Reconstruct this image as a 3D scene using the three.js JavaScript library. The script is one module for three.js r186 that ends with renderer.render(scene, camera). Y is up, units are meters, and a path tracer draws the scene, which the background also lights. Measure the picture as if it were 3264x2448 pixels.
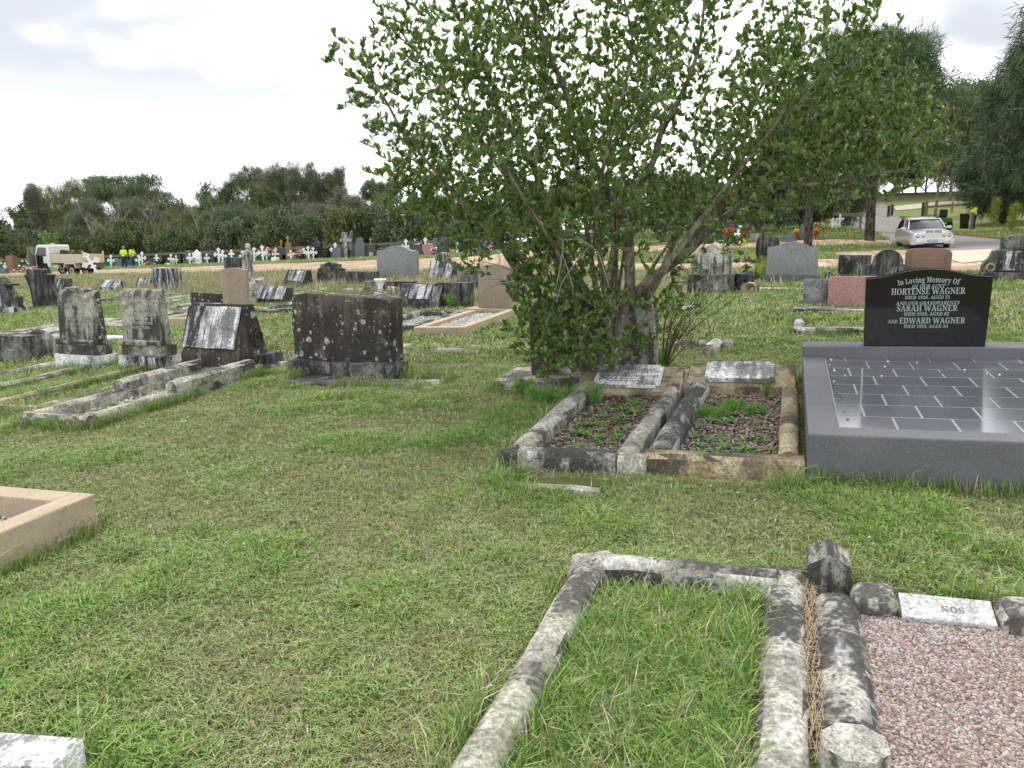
import * as THREE from 'three';
import { mergeGeometries, mergeVertices, toCreasedNormals } from 'three/addons/utils/BufferGeometryUtils.js';
import { RoundedBoxGeometry } from 'three/addons/geometries/RoundedBoxGeometry.js';
import { FontLoader } from 'three/addons/loaders/FontLoader.js';

// ---------------------------------------------------------------- camera, sky, sun, exposure
const scene = new THREE.Scene();
const camera = new THREE.PerspectiveCamera(51.07, 4 / 3, 0.1, 1500);
camera.position.set(0, 1.65, 0);
camera.rotation.x = -THREE.MathUtils.degToRad(10.05);
const renderer = new THREE.WebGLRenderer({ antialias: true });
renderer.toneMapping = THREE.LinearToneMapping;
renderer.toneMappingExposure = 1.62;
renderer.shadowMap.enabled = true;

const SUN = new THREE.Vector3(-0.18, 0.86, -0.5).normalize();
const sun = new THREE.DirectionalLight(0xfff4e4, 1.4);
sun.position.copy(SUN).multiplyScalar(120);
sun.castShadow = true; sun.shadow.radius = 26;
sun.shadow.mapSize.set(4096, 4096);
Object.assign(sun.shadow.camera, { left: -70, right: 70, top: 70, bottom: -70, near: 1, far: 320 });
scene.add(sun);

// ---------------------------------------------------------------- numbers
THREE.BufferGeometry.prototype.flatIndex = function () { return this.index ? this.toNonIndexed() : this; };
function rng(seed) { let s = seed >>> 0; return () => { s = (s + 0x6D2B79F5) | 0; let t = Math.imul(s ^ (s >>> 15), 1 | s); t = (t + Math.imul(t ^ (t >>> 7), 61 | t)) ^ t; return ((t ^ (t >>> 14)) >>> 0) / 4294967296; }; }
const clamp = (x, a = 0, b = 1) => Math.min(b, Math.max(a, x));
const smooth = (a, b, x) => { const t = clamp((x - a) / (b - a)); return t * t * (3 - 2 * t); };
const mix = (a, b, t) => a + (b - a) * t;
const LAT = (() => { const r = rng(77), a = new Float32Array(65536); for (let i = 0; i < 65536; i++) a[i] = r(); return a; })();
function vnoise(x, y, per, seed) {             // value noise, periodic with whole period per
  let xi = Math.floor(x), yi = Math.floor(y); let fx = x - xi, fy = y - yi;
  fx = fx * fx * (3 - 2 * fx); fy = fy * fy * (3 - 2 * fy);
  const m = (v) => ((v % per) + per) % per;
  const x0 = m(xi), x1 = m(xi + 1), y0 = m(yi), y1 = m(yi + 1);
  const h = (a, b) => LAT[(Math.imul(a, 374761393) + Math.imul(b, 668265263) + Math.imul(seed, 1442695041) >>> 11) & 65535];
  const a = h(x0, y0), b = h(x1, y0), c = h(x0, y1), d = h(x1, y1);
  return a + (b - a) * fx + (c - a) * fy + (a - b - c + d) * fx * fy;
}
function fbm(u, v, fu, fv, oct, seed) { let s = 0, a = .5, n = 0; for (let o = 0; o < oct; o++) { s += a * vnoise2(u * fu, v * fv, fu, fv, seed + o * 17); n += a; a *= .5; fu *= 2; fv *= 2; } return s / n; }
function vnoise2(x, y, px, py, seed) {
  let xi = Math.floor(x), yi = Math.floor(y); let fx = x - xi, fy = y - yi;
  fx = fx * fx * (3 - 2 * fx); fy = fy * fy * (3 - 2 * fy);
  const x0 = ((xi % px) + px) % px, x1 = (x0 + 1) % px, y0 = ((yi % py) + py) % py, y1 = (y0 + 1) % py;
  const h = (a, b) => LAT[((Math.imul(a, 374761393) + Math.imul(b, 668265263) + Math.imul(seed, 1442695041)) >>> 9) & 65535];
  const a = h(x0, y0), b = h(x1, y0), c = h(x0, y1), d = h(x1, y1);
  return a + (b - a) * fx + (c - a) * fy + (a - b - c + d) * fx * fy;
}
function noise3(x, y, z, seed = 0) {           // 3-D value noise, 0..1
  const xi = Math.floor(x), yi = Math.floor(y), zi = Math.floor(z); let fx = x - xi, fy = y - yi, fz = z - zi;
  fx = fx * fx * (3 - 2 * fx); fy = fy * fy * (3 - 2 * fy); fz = fz * fz * (3 - 2 * fz);
  const h = (a, b, c) => LAT[((Math.imul(a, 374761393) + Math.imul(b, 668265263) + Math.imul(c, 1274126177) + Math.imul(seed, 1442695041)) >>> 9) & 65535];
  const L = (a, b, t) => a + (b - a) * t;
  return L(L(L(h(xi, yi, zi), h(xi + 1, yi, zi), fx), L(h(xi, yi + 1, zi), h(xi + 1, yi + 1, zi), fx), fy), L(L(h(xi, yi, zi + 1), h(xi + 1, yi, zi + 1), fx), L(h(xi, yi + 1, zi + 1), h(xi + 1, yi + 1, zi + 1), fx), fy), fz);
}

// the overcast sky: bright broken cloud all round, brighter round the veiled sun
{
  const W = 1024, H = 512, a = new Float32Array(W * H * 4), dir = new THREE.Vector3();
  for (let j = 0; j < H; j++) for (let i = 0; i < W; i++) {
    const u = (i + .5) / W, v = (j + .5) / H, el = (v - .5) * Math.PI, az = (u - .5) * 2 * Math.PI;
    dir.set(Math.cos(el) * Math.cos(az), Math.sin(el), Math.cos(el) * Math.sin(az));
    const k = 1 / (Math.max(dir.y, 0) + .22), cx = dir.x * k, cz = dir.z * k;
    let n = 0, am = .5, fr = 1.1, tot = 0;
    for (let o = 0; o < 6; o++) { n += am * noise3(cx * fr + 7.3, o * 3.1, cz * fr * 1.5 + 2.7, 5 + o); tot += am; am *= .55; fr *= 2.1; }
    n /= tot;
    const cloud = smooth(.4, .62, n);
    const glow = Math.pow(Math.max(0, dir.dot(SUN)), 6);
    const low = smooth(.2, .01, dir.y);
    const L = mix(mix(1.5, .5, cloud), 1.3, low * .85) * (1 + .45 * glow);
    const p = (j * W + i) * 4, b = cloud * (1 - low * .6);
    a[p] = L * (0.985 - .05 * b); a[p + 1] = L * (1 - .015 * b); a[p + 2] = L * (1.03 + .04 * b); a[p + 3] = 1;
  }
  const t = new THREE.DataTexture(a, W, H, THREE.RGBAFormat, THREE.FloatType);
  t.mapping = THREE.EquirectangularReflectionMapping; t.magFilter = t.minFilter = THREE.LinearFilter; t.needsUpdate = true;
  scene.background = t; scene.environment = t;
}

// ---------------------------------------------------------------- lie of the land (metres)
const YAW = -0.33;                              // the rows of graves run at this angle
const UX = Math.sin(.33), UZ = -Math.cos(.33), VX = Math.cos(.33), VZ = Math.sin(.33);
function T(x, z) {
  const d = -z, xx = 80 * Math.tanh(x / 80), dd = Math.min(d, 71);
  let t = dd > 0 ? .047 * xx + .027 * dd - .00019 * dd * dd : .047 * xx + .027 * dd;
  const s = clamp((d - 45) / 60), r = clamp((x - 14) / 30);
  const U = x * UX + z * UZ, V = x * VX + z * VZ;
  return t + 4.6 * s * s * (3 - 2 * s) * r * r * (3 - 2 * r) + .75 * smooth(34, 49, U) * smooth(-20, -8, V) * (1 - smooth(1, 7, V));
}
const rowPoint = (V, U) => [V * VX + U * UX, V * VZ + U * UZ];   // along the rows, across the rows -> x, z
const UofXZ = (x, z) => x * UX + z * UZ, VofXZ = (x, z) => x * VX + z * VZ;

// ---------------------------------------------------------------- names and labels
const taken = new Map();
function numbered(name) { const k = taken.get(name) || 0; taken.set(name, k + 1); return k ? `${name}_${String(k).padStart(3, '0')}` : name; }
function tag(o, label, category, group, kind) { o.userData.label = label; if (category) o.userData.category = category; if (group) o.userData.group = group; if (kind) o.userData.kind = kind; return o; }
function shade(o) { o.castShadow = true; o.receiveShadow = true; return o; }
function part(name, geo, mat, parent) { const m = shade(new THREE.Mesh(geo, mat)); m.name = name; parent.add(m); return m; }
function thing(name, label, category, [x, z] = [0, 0], turn = 0, group, dy = 0) {
  const g = new THREE.Group(); g.name = numbered(name); g.position.set(x, T(x, z) + dy, z); g.rotation.y = turn; tag(g, label, category, group, 'thing'); scene.add(g); return g;
}
function single(name, geo, mat, label, category, [x, z] = [0, 0], turn = 0, group, dy = 0) {
  const m = shade(new THREE.Mesh(geo, mat)); m.name = numbered(name); m.position.set(x, T(x, z) + dy, z); m.rotation.y = turn; tag(m, label, category, group, 'thing'); scene.add(m); return m;
}
function struct(name, geo, mat, label) { const m = shade(new THREE.Mesh(geo, mat)); m.name = numbered(name); m.userData = { kind: 'structure', label }; scene.add(m); return m; }

// ---------------------------------------------------------------- textures
const srgb8 = (c) => clamp(c, 0, 255);
function makeTex(size, fn, wantBump = true, ratio = 1) {
  const w = size, h = Math.round(size * ratio), a = new Uint8Array(w * h * 4), b = wantBump ? new Uint8Array(w * h * 4) : null;
  for (let j = 0; j < h; j++) for (let i = 0; i < w; i++) {
    const c = fn((i + .5) / w, (j + .5) / h), p = (j * w + i) * 4;
    a[p] = srgb8(c[0]); a[p + 1] = srgb8(c[1]); a[p + 2] = srgb8(c[2]); a[p + 3] = 255;
    if (b) { b[p] = b[p + 1] = b[p + 2] = srgb8(c[3] * 255); b[p + 3] = 255; }
  }
  const mk = (d, col) => { const t = new THREE.DataTexture(d, w, h); t.wrapS = t.wrapT = THREE.RepeatWrapping; t.magFilter = THREE.LinearFilter; t.minFilter = THREE.LinearMipmapLinearFilter; t.generateMipmaps = true; if (col) t.colorSpace = THREE.SRGBColorSpace; t.needsUpdate = true; return t; };
  return { map: mk(a, true), bump: b ? mk(b, false) : null };
}
function stdMat(tex, rough = .9, bump = .004, extra = {}) {
  const m = new THREE.MeshStandardMaterial({ map: tex.map, roughness: rough, side: THREE.DoubleSide, ...extra });
  if (tex.bump && bump) { m.bumpMap = tex.bump; m.bumpScale = bump; }
  return m;
}
const flat = (hex, rough = .7, extra = {}) => new THREE.MeshStandardMaterial({ color: hex, roughness: rough, side: THREE.DoubleSide, ...extra });
const L3 = (a, b, t) => [mix(a[0], b[0], t), mix(a[1], b[1], t), mix(a[2], b[2], t)];
const spots = (u, v, f, seed, r0, r1) => {      // round spots: lichen. returns 0..1
  const x = u * f, y = v * f, xi = Math.floor(x), yi = Math.floor(y); let best = 0;
  for (let dj = -1; dj <= 1; dj++) for (let di = -1; di <= 1; di++) {
    const cx = xi + di, cy = yi + dj, mx = ((cx % f) + f) % f, my = ((cy % f) + f) % f;
    const h = (k) => LAT[((Math.imul(mx, 374761393) + Math.imul(my, 668265263) + Math.imul(seed + k, 1442695041)) >>> 9) & 65535];
    const r = mix(r0, r1, h(3)); if (h(4) < .45) continue;
    const dx = x - cx - .2 - .6 * h(1), dy = y - cy - .2 - .6 * h(2);
    const d = Math.hypot(dx, dy) + .09 * (fbm(u, v, f * 4, f * 4, 2, seed + 9) - .5) * 2;
    best = Math.max(best, smooth(r, r * .82, d));
  }
  return best;
};
const TX = {};
// weathered stones, all 1.4 m across the tile
function weathered(seed, base, pale, dark, o = {}) {
  const { darkLow = .42, darkHigh = .58, streak = .35, white = 0, lich = 0, lichCol = [150, 160, 140], k = 1 } = o;
  return makeTex(512 * k, (u, v) => {
    const big = fbm(u, v, 4 * k, 4 * k, 6, seed), fine = fbm(u, v, 60 * k, 60 * k, 3, seed + 40), st = fbm(u, v, 26 * k, 3 * k, 4, seed + 80), mid = fbm(u, v, 11 * k, 9 * k, 4, seed + 120);
    let c = L3(base, pale, smooth(.35, .7, mid));
    const dk = smooth(darkLow, darkHigh, big * (1 - streak) + st * streak + .34 * (fine - .5));
    c = L3(c, dark, dk * .93);
    if (white) { const w = smooth(.6, .68, fbm(u, v, 9 * k, 5 * k, 5, seed + 200) * .7 + st * .3) * white; c = L3(c, [214, 216, 214], w); }
    if (lich) { const uw = u + .03 * (fbm(u, v, 14 * k, 14 * k, 3, seed + 7) - .5), vw = v + .03 * (fbm(u, v, 14 * k, 14 * k, 3, seed + 8) - .5), cl = smooth(.34, .52, fbm(u, v, 5 * k, 5 * k, 3, seed + 9)); const l = spots(uw, vw, 12 * k, seed + 300, .03, .42) * lich * cl * (.7 + .5 * fine); c = L3(c, lichCol, Math.min(1, l)); const l2 = spots(uw, vw, 27 * k, seed + 330, .05, .3) * lich * .7 * smooth(.46, .6, mid); c = L3(c, lichCol, l2); }
    const grit = fbm(u, v, 150 * k, 150 * k, 2, seed + 400); const g = (.7 + .6 * fine) * (.72 + .56 * grit); return [c[0] * g, c[1] * g, c[2] * g, .5 * mid + .35 * fine + .15 * big];
  });
}
TX.grey = weathered(11, [132, 130, 118], [166, 164, 152], [58, 56, 53], { streak: .5, darkLow: .46, darkHigh: .62 });
TX.greyPale = weathered(12, [150, 148, 138], [186, 184, 174], [70, 68, 64], { streak: .45, darkLow: .48, darkHigh: .66 });
TX.dark = weathered(13, [88, 86, 80], [122, 120, 112], [42, 41, 40], { darkLow: .38, darkHigh: .58, white: .4, lich: .5, lichCol: [128, 132, 124] });
TX.streak = weathered(14, [150, 152, 152], [206, 208, 208], [46, 46, 47], { streak: .9, darkLow: .44, darkHigh: .6 });
TX.black = weathered(15, [74, 74, 72], [108, 108, 104], [34, 34, 35], { streak: .85, darkLow: .38, darkHigh: .66 });
TX.brown = weathered(16, [96, 83, 75], [118, 105, 95], [50, 45, 42], { streak: .35, darkLow: .36, darkHigh: .62, lich: 1, lichCol: [150, 160, 146] });
TX.kerb = weathered(17, [146, 143, 130], [178, 175, 162], [70, 68, 64], { k: 2, streak: .1, darkLow: .52, darkHigh: .66, white: .3 });
TX.kerbDark = weathered(18, [136, 134, 124], [182, 180, 170], [60, 59, 56], { k: 2, streak: .1, darkLow: .45, darkHigh: .6, white: .55 });
TX.sand = weathered(19, [148, 132, 104], [172, 158, 130], [84, 77, 66], { k: 2, streak: .15, darkLow: .47, darkHigh: .64 });
TX.marble = weathered(20, [206, 207, 205], [228, 228, 226], [112, 112, 110], { streak: .3, darkLow: .52, darkHigh: .6 });
TX.marbleClean = weathered(21, [214, 215, 216], [234, 234, 234], [140, 142, 144], { streak: .3, darkLow: .6, darkHigh: .72 });
function speckle(seed, a, b, c, f = 150) {
  return makeTex(512, (u, v) => {
    const n = fbm(u, v, f, f, 2, seed), m = fbm(u, v, f, f, 1, seed + 9), big = fbm(u, v, 5, 5, 4, seed + 30);
    let k = n < .42 ? a : n > .58 ? c : b; k = L3(k, b, .35); const g = .93 + .14 * big + .1 * (m - .5); return [k[0] * g, k[1] * g, k[2] * g, n];
  });
}
TX.granite = speckle(31, [92, 98, 98], [122, 128, 126], [152, 156, 152]);
TX.graniteDark = speckle(32, [70, 78, 84], [86, 94, 100], [104, 112, 116]);
TX.pink = speckle(33, [140, 100, 98], [168, 122, 118], [186, 146, 140]);
TX.redBrown = speckle(34, [104, 76, 62], [124, 92, 76], [140, 110, 94]);
TX.buff = speckle(35, [132, 118, 102], [144, 130, 114], [154, 140, 124]);
TX.charcoal = speckle(36, [88, 90, 94], [99, 101, 105], [110, 112, 116], 200);
TX.concrete = makeTex(512, (u, v) => {          // tan kerb, smooth with small pits
  const n = fbm(u, v, 5, 5, 5, 41), f = fbm(u, v, 120, 120, 2, 42), pit = spots(u, v, 34, 43, .06, .26) * smooth(.48, .6, fbm(u, v, 6, 6, 3, 44));
  const k = .9 + .16 * n + .12 * (f - .5); const c = L3([180, 163, 138], [132, 118, 98], pit * .8); return [c[0] * k, c[1] * k, c[2] * k, .7 - .6 * pit + .2 * f];
});
TX.rough = weathered(45, [120, 124, 124], [146, 150, 150], [76, 80, 82], { streak: 0, darkLow: .4, darkHigh: .7 });
TX.bark = makeTex(512, (u, v) => { const n = fbm(u, v, 22, 5, 4, 51), f = fbm(u, v, 60, 24, 3, 52), l = smooth(.55, .68, fbm(u, v, 9, 9, 4, 53)); let c = L3([132, 126, 112], [92, 85, 74], smooth(.35, .65, n)); c = L3(c, [158, 156, 142], l * .6); const g = .75 + .5 * f; return [c[0] * g, c[1] * g, c[2] * g, n * .6 + f * .4]; });
TX.barkDark = makeTex(256, (u, v) => { const n = fbm(u, v, 18, 6, 4, 54), f = fbm(u, v, 60, 24, 3, 55); const c = L3([86, 76, 68], [40, 35, 31], smooth(.35, .62, n)); const g = .75 + .5 * f; return [c[0] * g, c[1] * g, c[2] * g, n]; });
TX.timber = makeTex(256, (u, v) => { const n = fbm(u, v, 3, 40, 4, 56); const c = L3([128, 122, 110], [86, 80, 70], n); return [...c, n]; });

// ---------------------------------------------------------------- geometry helpers
let uvSeed = rng(909);
function boxUV(geo, size = 1.4, ou = uvSeed(), ov = uvSeed()) {   // uv in metres on the dominant side of each face
  const g = geo.flatIndex(), p = g.attributes.position, uv = new Float32Array(p.count * 2), n = new THREE.Vector3(), a = new THREE.Vector3(), b = new THREE.Vector3(), c = new THREE.Vector3();
  for (let i = 0; i < p.count; i += 3) {
    a.fromBufferAttribute(p, i); b.fromBufferAttribute(p, i + 1); c.fromBufferAttribute(p, i + 2);
    n.copy(b).sub(a).cross(c.clone().sub(a)); const ax = Math.abs(n.x), ay = Math.abs(n.y), az = Math.abs(n.z);
    [a, b, c].forEach((q, k) => { const [s, t] = ay >= ax && ay >= az ? [q.x, q.z] : ax >= az ? [q.z, q.y] : [q.x, q.y]; uv[(i + k) * 2] = s / size + ou; uv[(i + k) * 2 + 1] = t / size + ov; });
  }
  g.setAttribute('uv', new THREE.BufferAttribute(uv, 2)); return g;
}
const creased = (g, ang = .6) => { const s = g.index ? g : g; return toCreasedNormals(s, ang); };
function rbox(w, h, d, r = .012, seg = 2) { const g = new RoundedBoxGeometry(w, h, d, seg, Math.min(r, w / 2.2, h / 2.2, d / 2.2)); g.translate(0, h / 2, 0); return g; }
const move = (g, x, y, z) => { g.translate(x, y, z); return g; };
function lumpy(geo, amp, freq, seed = 1) {      // weathered outline: every vertex shifted by coherent noise
  let g = geo; g.deleteAttribute('uv'); g.deleteAttribute('normal'); g = mergeVertices(g, 1e-4);
  const p = g.attributes.position;
  for (let i = 0; i < p.count; i++) { const x = p.getX(i), y = p.getY(i), z = p.getZ(i), f = freq;
    const s = (k) => (noise3(x * f + 9.1 * k, y * f, z * f, seed + k) - .5) * 2 * amp + (noise3(x * f * 3, y * f * 3 + k, z * f * 3, seed + 7 + k) - .5) * amp;
    p.setXYZ(i, x + s(1), y + s(2), z + s(3)); }
  g.computeVertexNormals(); return creased(g, .7);
}
function roughBlock(w, h, d, amp = .012, seed = 1, seg = [10, 8, 5], round = .02) {
  const g = new THREE.BoxGeometry(w, h, d, ...seg), p = g.attributes.position;
  for (let i = 0; i < p.count; i++) {            // soften the corners
    const x = p.getX(i), y = p.getY(i), z = p.getZ(i), ex = Math.max(0, Math.abs(x) - (w / 2 - round)), ey = Math.max(0, Math.abs(y) - (h / 2 - round)), ez = Math.max(0, Math.abs(z) - (d / 2 - round));
    const l = Math.hypot(ex, ey, ez); if (l > round) { const k = round / l; p.setXYZ(i, Math.sign(x) * (Math.abs(x) - ex + ex * k), Math.sign(y) * (Math.abs(y) - ey + ey * k), Math.sign(z) * (Math.abs(z) - ez + ez * k)); }
  }
  g.translate(0, h / 2, 0); return lumpy(g, amp, 5, seed);
}
function extrudeFront(pts, depth, bevel = .008, seg = 1) { // outline in x,y; front face at z = 0, back at -depth
  const s = pts instanceof THREE.Shape ? pts : new THREE.Shape(pts.map(([x, y]) => new THREE.Vector2(x, y)));
  const g = new THREE.ExtrudeGeometry(s, { depth: depth - 2 * bevel, bevelEnabled: bevel > 0, bevelThickness: bevel, bevelSize: bevel, bevelOffset: -bevel, bevelSegments: seg, curveSegments: 14 });
  g.translate(0, 0, -depth + bevel); return g;
}
function extrudeSide(pts, width, bevel = .006) { // profile in (z back = negative, y); extruded along x, centred
  const s = new THREE.Shape(pts.map(([z, y]) => new THREE.Vector2(-z, y)));
  const g = new THREE.ExtrudeGeometry(s, { depth: width - 2 * bevel, bevelEnabled: bevel > 0, bevelThickness: bevel, bevelSize: bevel, bevelOffset: -bevel, bevelSegments: 1, curveSegments: 12 });
  g.translate(0, 0, -(width - 2 * bevel) / 2); g.rotateY(Math.PI / 2); return g;   // local x -> -z... profile x axis becomes -z
}
function beam(len, prof, n = 10, amp = .004, seed = 1) { // kerb: profile (x across, y up) swept along -z from 0 to -len
  const m = prof.length, pos = [], idx = [];
  for (let i = 0; i <= n; i++) for (let k = 0; k < m; k++) { const z = -len * i / n; const [x, y] = prof[k]; const s = (q) => (noise3(x * 7 + q * 3.3, y * 9, z * 5, seed + q) - .5) * 2 * amp; pos.push(x + s(1), y + s(2), z + (i === 0 || i === n ? s(3) : 0)); }
  for (let i = 0; i < n; i++) for (let k = 0; k < m; k++) { const a = i * m + k, b = i * m + (k + 1) % m, c = a + m, d = b + m; idx.push(a, b, c, b, d, c); }
  const c0 = pos.length / 3; let cx = 0, cy = 0; prof.forEach(([x, y]) => { cx += x / m; cy += y / m; }); pos.push(cx, cy, .004, cx, cy, -len - .004);
  for (let k = 0; k < m; k++) { idx.push(c0, (k + 1) % m, k); idx.push(c0 + 1, n * m + k, n * m + (k + 1) % m); }
  const g = new THREE.BufferGeometry(); g.setAttribute('position', new THREE.Float32BufferAttribute(pos, 3)); g.setIndex(idx); g.computeVertexNormals(); return creased(g, .75);
}
const profRound = (w, h, dn = .08) => { const o = [[-w / 2, -dn]]; for (let k = 0; k <= 8; k++) { const a = Math.PI * (1 - k / 8); o.push([Math.cos(a) * w / 2, h - w * .32 + Math.sin(a) * w * .32]); } o.push([w / 2, -dn]); return o.reverse(); };
const profCham = (w, h, c = .03, dn = .08) => [[w / 2, -dn], [w / 2, h - c], [w / 2 - c, h], [-w / 2 + c, h], [-w / 2, h - c], [-w / 2, -dn]];
const tubeAlong = (pts, r0, r1, rad = 6, seg) => {            // tapered tube through points
  const curve = pts.length > 2 ? new THREE.CatmullRomCurve3(pts) : new THREE.LineCurve3(pts[0], pts[1]); const n = seg || Math.max(2, pts.length * 2);
  const g = new THREE.TubeGeometry(curve, n, 1, rad, false), p = g.attributes.position, c = new THREE.Vector3();
  for (let i = 0; i <= n; i++) { curve.getPointAt(i / n, c); const r = mix(r0, r1, i / n); for (let k = 0; k <= rad; k++) { const q = i * (rad + 1) + k; p.setXYZ(q, c.x + (p.getX(q) - c.x) * r, c.y + (p.getY(q) - c.y) * r, c.z + (p.getZ(q) - c.z) * r); } }
  return g;
};
const M = {
  grey: stdMat(TX.grey), greyPale: stdMat(TX.greyPale), dark: stdMat(TX.dark), streak: stdMat(TX.streak, .85), black: stdMat(TX.black), brown: stdMat(TX.brown, .92, .008),
  kerb: stdMat(TX.kerb, .92, .006), kerbDark: stdMat(TX.kerbDark, .92, .006), sand: stdMat(TX.sand, .92, .006), marble: stdMat(TX.marble, .6, .001), marbleClean: stdMat(TX.marbleClean, .55, .001),
  granite: stdMat(TX.granite, .6, .0006), graniteDark: stdMat(TX.graniteDark, .35, 0), pink: stdMat(TX.pink, .55, .0006), redBrown: stdMat(TX.redBrown, .5, 0), buff: stdMat(TX.buff, .75, .0004),
  charcoal: stdMat(TX.charcoal, .55, 0), concrete: stdMat(TX.concrete, .88, .004), rough: stdMat(TX.rough, .95, .02), bark: stdMat(TX.bark, .9, .006), barkDark: stdMat(TX.barkDark, .92, .015), timber: stdMat(TX.timber, .9, .003),
  blackGloss: flat(0x0b0c0e, .08), white: flat(0xe9eaea, .45), gold: flat(0xb08a3a, .4, { metalness: .4 }), lead: flat(0x4a4d4c, .6), silverLetter: flat(0x9aa8a4, .6), goldLetter: flat(0xa89a6a, .6), paleLetter: flat(0xb4b2a8, .7),
};
const fontSerif = await new FontLoader().loadAsync('fonts/droid/droid_serif_bold.typeface.json');
const fontSans = await new FontLoader().loadAsync('fonts/droid/droid_sans_bold.typeface.json');
// a line of cut lettering in the x,y plane, centred on x = 0, cap height about 0.72 * size
function line(text, size, y, { font = fontSerif, italic = 0, x = 0, width = 0, arc = 0 } = {}) {
  const gs = []; let pen = 0; const sc = size / font.data.resolution;
  const glyphs = [...text].map((ch) => { const a = (font.data.glyphs[ch] || font.data.glyphs['n']).ha * sc; const q = { ch, x: pen, a }; pen += a; return q; });
  const k = width ? width / pen : 1;
  for (const q of glyphs) { if (q.ch === ' ') continue; const g = new THREE.ShapeGeometry(font.generateShapes(q.ch, size), 2); const p = g.attributes.position;
    const mid = (q.x + q.a / 2 - pen / 2) * k; const ang = arc ? mid / arc : 0;
    for (let i = 0; i < p.count; i++) { let lx = (p.getX(i) - q.a / 2) * k + italic * p.getY(i), ly = p.getY(i); if (arc) { const X = Math.sin(ang) * (arc + ly) + Math.cos(ang) * lx, Y = Math.cos(ang) * (arc + ly) - Math.sin(ang) * lx - arc; p.setXYZ(i, x + X, y + Y, 0); } else p.setXYZ(i, x + mid + lx, y + ly, 0); }
    g.deleteAttribute('uv'); gs.push(g.flatIndex()); }
  return mergeGeometries(gs);
}
// rows of small worn letters that cannot be read in the photograph: short cut strokes
function wornLines(w, rows, size, seed) { const r = rng(seed), gs = []; rows.forEach(([y, len, s = size]) => { let x = -w * len / 2; while (x < w * len / 2) { const n = 2 + Math.floor(r() * 6); for (let k = 0; k < n && x < w * len / 2; k++) { if (r() < .75) { const g = new THREE.PlaneGeometry(s * .13, s * (.6 + .3 * r())); g.translate(x, y, 0); gs.push(g); } if (r() < .7) { const g = new THREE.PlaneGeometry(s * .4, s * .13); g.translate(x + s * .22, y + (Math.floor(r() * 3) - 1) * s * .33, 0); gs.push(g); } x += s * .66; } x += s * .55; } }); return mergeGeometries(gs); }

// ---------------------------------------------------------------- ground, track, road
TX.lawn = makeTex(1024, (u, v) => {
  const n = fbm(u, v, 5, 5, 4, 61), f = fbm(u, v, 90, 90, 3, 62), b = fbm(u, v, 200, 60, 2, 63), s = fbm(u, v, 60, 190, 2, 64);
  let c = L3([104, 122, 54], [140, 152, 80], f); c = L3(c, [150, 136, 96], smooth(.5, .66, n * .5 + b * .5) * .8); c = L3(c, [60, 52, 38], smooth(.6, .7, s) * .7); const g = .8 + .4 * f; return [c[0] * g, c[1] * g, c[2] * g, f];
});
TX.dirt = makeTex(1024, (u, v) => { const n = fbm(u, v, 5, 5, 5, 65), f = fbm(u, v, 110, 110, 3, 66), r = fbm(u, v, 40, 3, 4, 67); let c = L3([158, 134, 110], [192, 170, 146], smooth(.3, .7, n)); c = L3(c, [120, 98, 78], smooth(.52, .7, r) * .6); const g = .8 + .4 * f; return [c[0] * g, c[1] * g, c[2] * g, f * .5 + n * .5]; });
TX.asphalt = makeTex(512, (u, v) => { const n = fbm(u, v, 4, 4, 5, 68), f = fbm(u, v, 120, 120, 2, 69); const k = .82 + .2 * n + .3 * (f - .5); return [142 * k, 138 * k, 134 * k, f]; });
TX.slab = makeTex(512, (u, v) => { const n = fbm(u, v, 4, 4, 5, 70), f = fbm(u, v, 100, 100, 2, 71); const k = .86 + .2 * n + .2 * (f - .5); return [198 * k, 188 * k, 168 * k, f]; });
TX.mulch = makeTex(512, (u, v) => { const n = fbm(u, v, 40, 40, 4, 72), b = fbm(u, v, 9, 9, 4, 73), s = smooth(.66, .72, fbm(u, v, 70, 70, 2, 74)); let c = L3([72, 58, 48], [122, 106, 90], n); c = L3(c, [62, 64, 40], smooth(.5, .62, b) * .6); c = L3(c, [170, 166, 156], s * .6); const g = .7 + .6 * n; return [c[0] * g, c[1] * g, c[2] * g, n]; });
M.lawn = stdMat(TX.lawn, 1, .02); M.dirt = stdMat(TX.dirt, 1, .03); M.asphalt = stdMat(TX.asphalt, .95, .004); M.slab = stdMat(TX.slab, .9, .003); M.mulch = stdMat(TX.mulch, 1, .02);

function gridMesh(xs, zs, yOf, uvSize) {
  const pos = [], uv = [], idx = [], n = xs.length;
  zs.forEach((z) => xs.forEach((x) => { pos.push(x, yOf(x, z), z); uv.push(x / uvSize, z / uvSize); }));
  for (let j = 0; j < zs.length - 1; j++) for (let i = 0; i < n - 1; i++) { const a = j * n + i; idx.push(a, a + n, a + 1, a + 1, a + n, a + n + 1); }
  const g = new THREE.BufferGeometry(); g.setAttribute('position', new THREE.Float32BufferAttribute(pos, 3)); g.setAttribute('uv', new THREE.Float32BufferAttribute(uv, 2)); g.setIndex(idx); g.computeVertexNormals(); return g;
}
{
  const xs = [], zs = []; let s = .3, x = 0; const half = []; while (x < 600) { half.push(x); x += s; if (x > 9) s = Math.min(30, s * 1.06); }
  for (let i = half.length - 1; i > 0; i--) xs.push(-half[i]); xs.push(...half);
  let d = -600; s = 30; const back = []; let q = 1; while (q < 500) { back.push(q); q *= 1.5; } back.reverse().forEach((b) => zs.push(b));
  d = 0; s = .3; while (d < 700) { zs.push(-d); d += s; if (d > 14) s = Math.min(25, s * 1.05); }
  zs.sort((a, b) => b - a);
  struct('ground', gridMesh(xs, zs.slice().reverse().reverse(), T, 2.6), M.lawn, 'mown cemetery lawn sloping up to the right');
}
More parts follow.
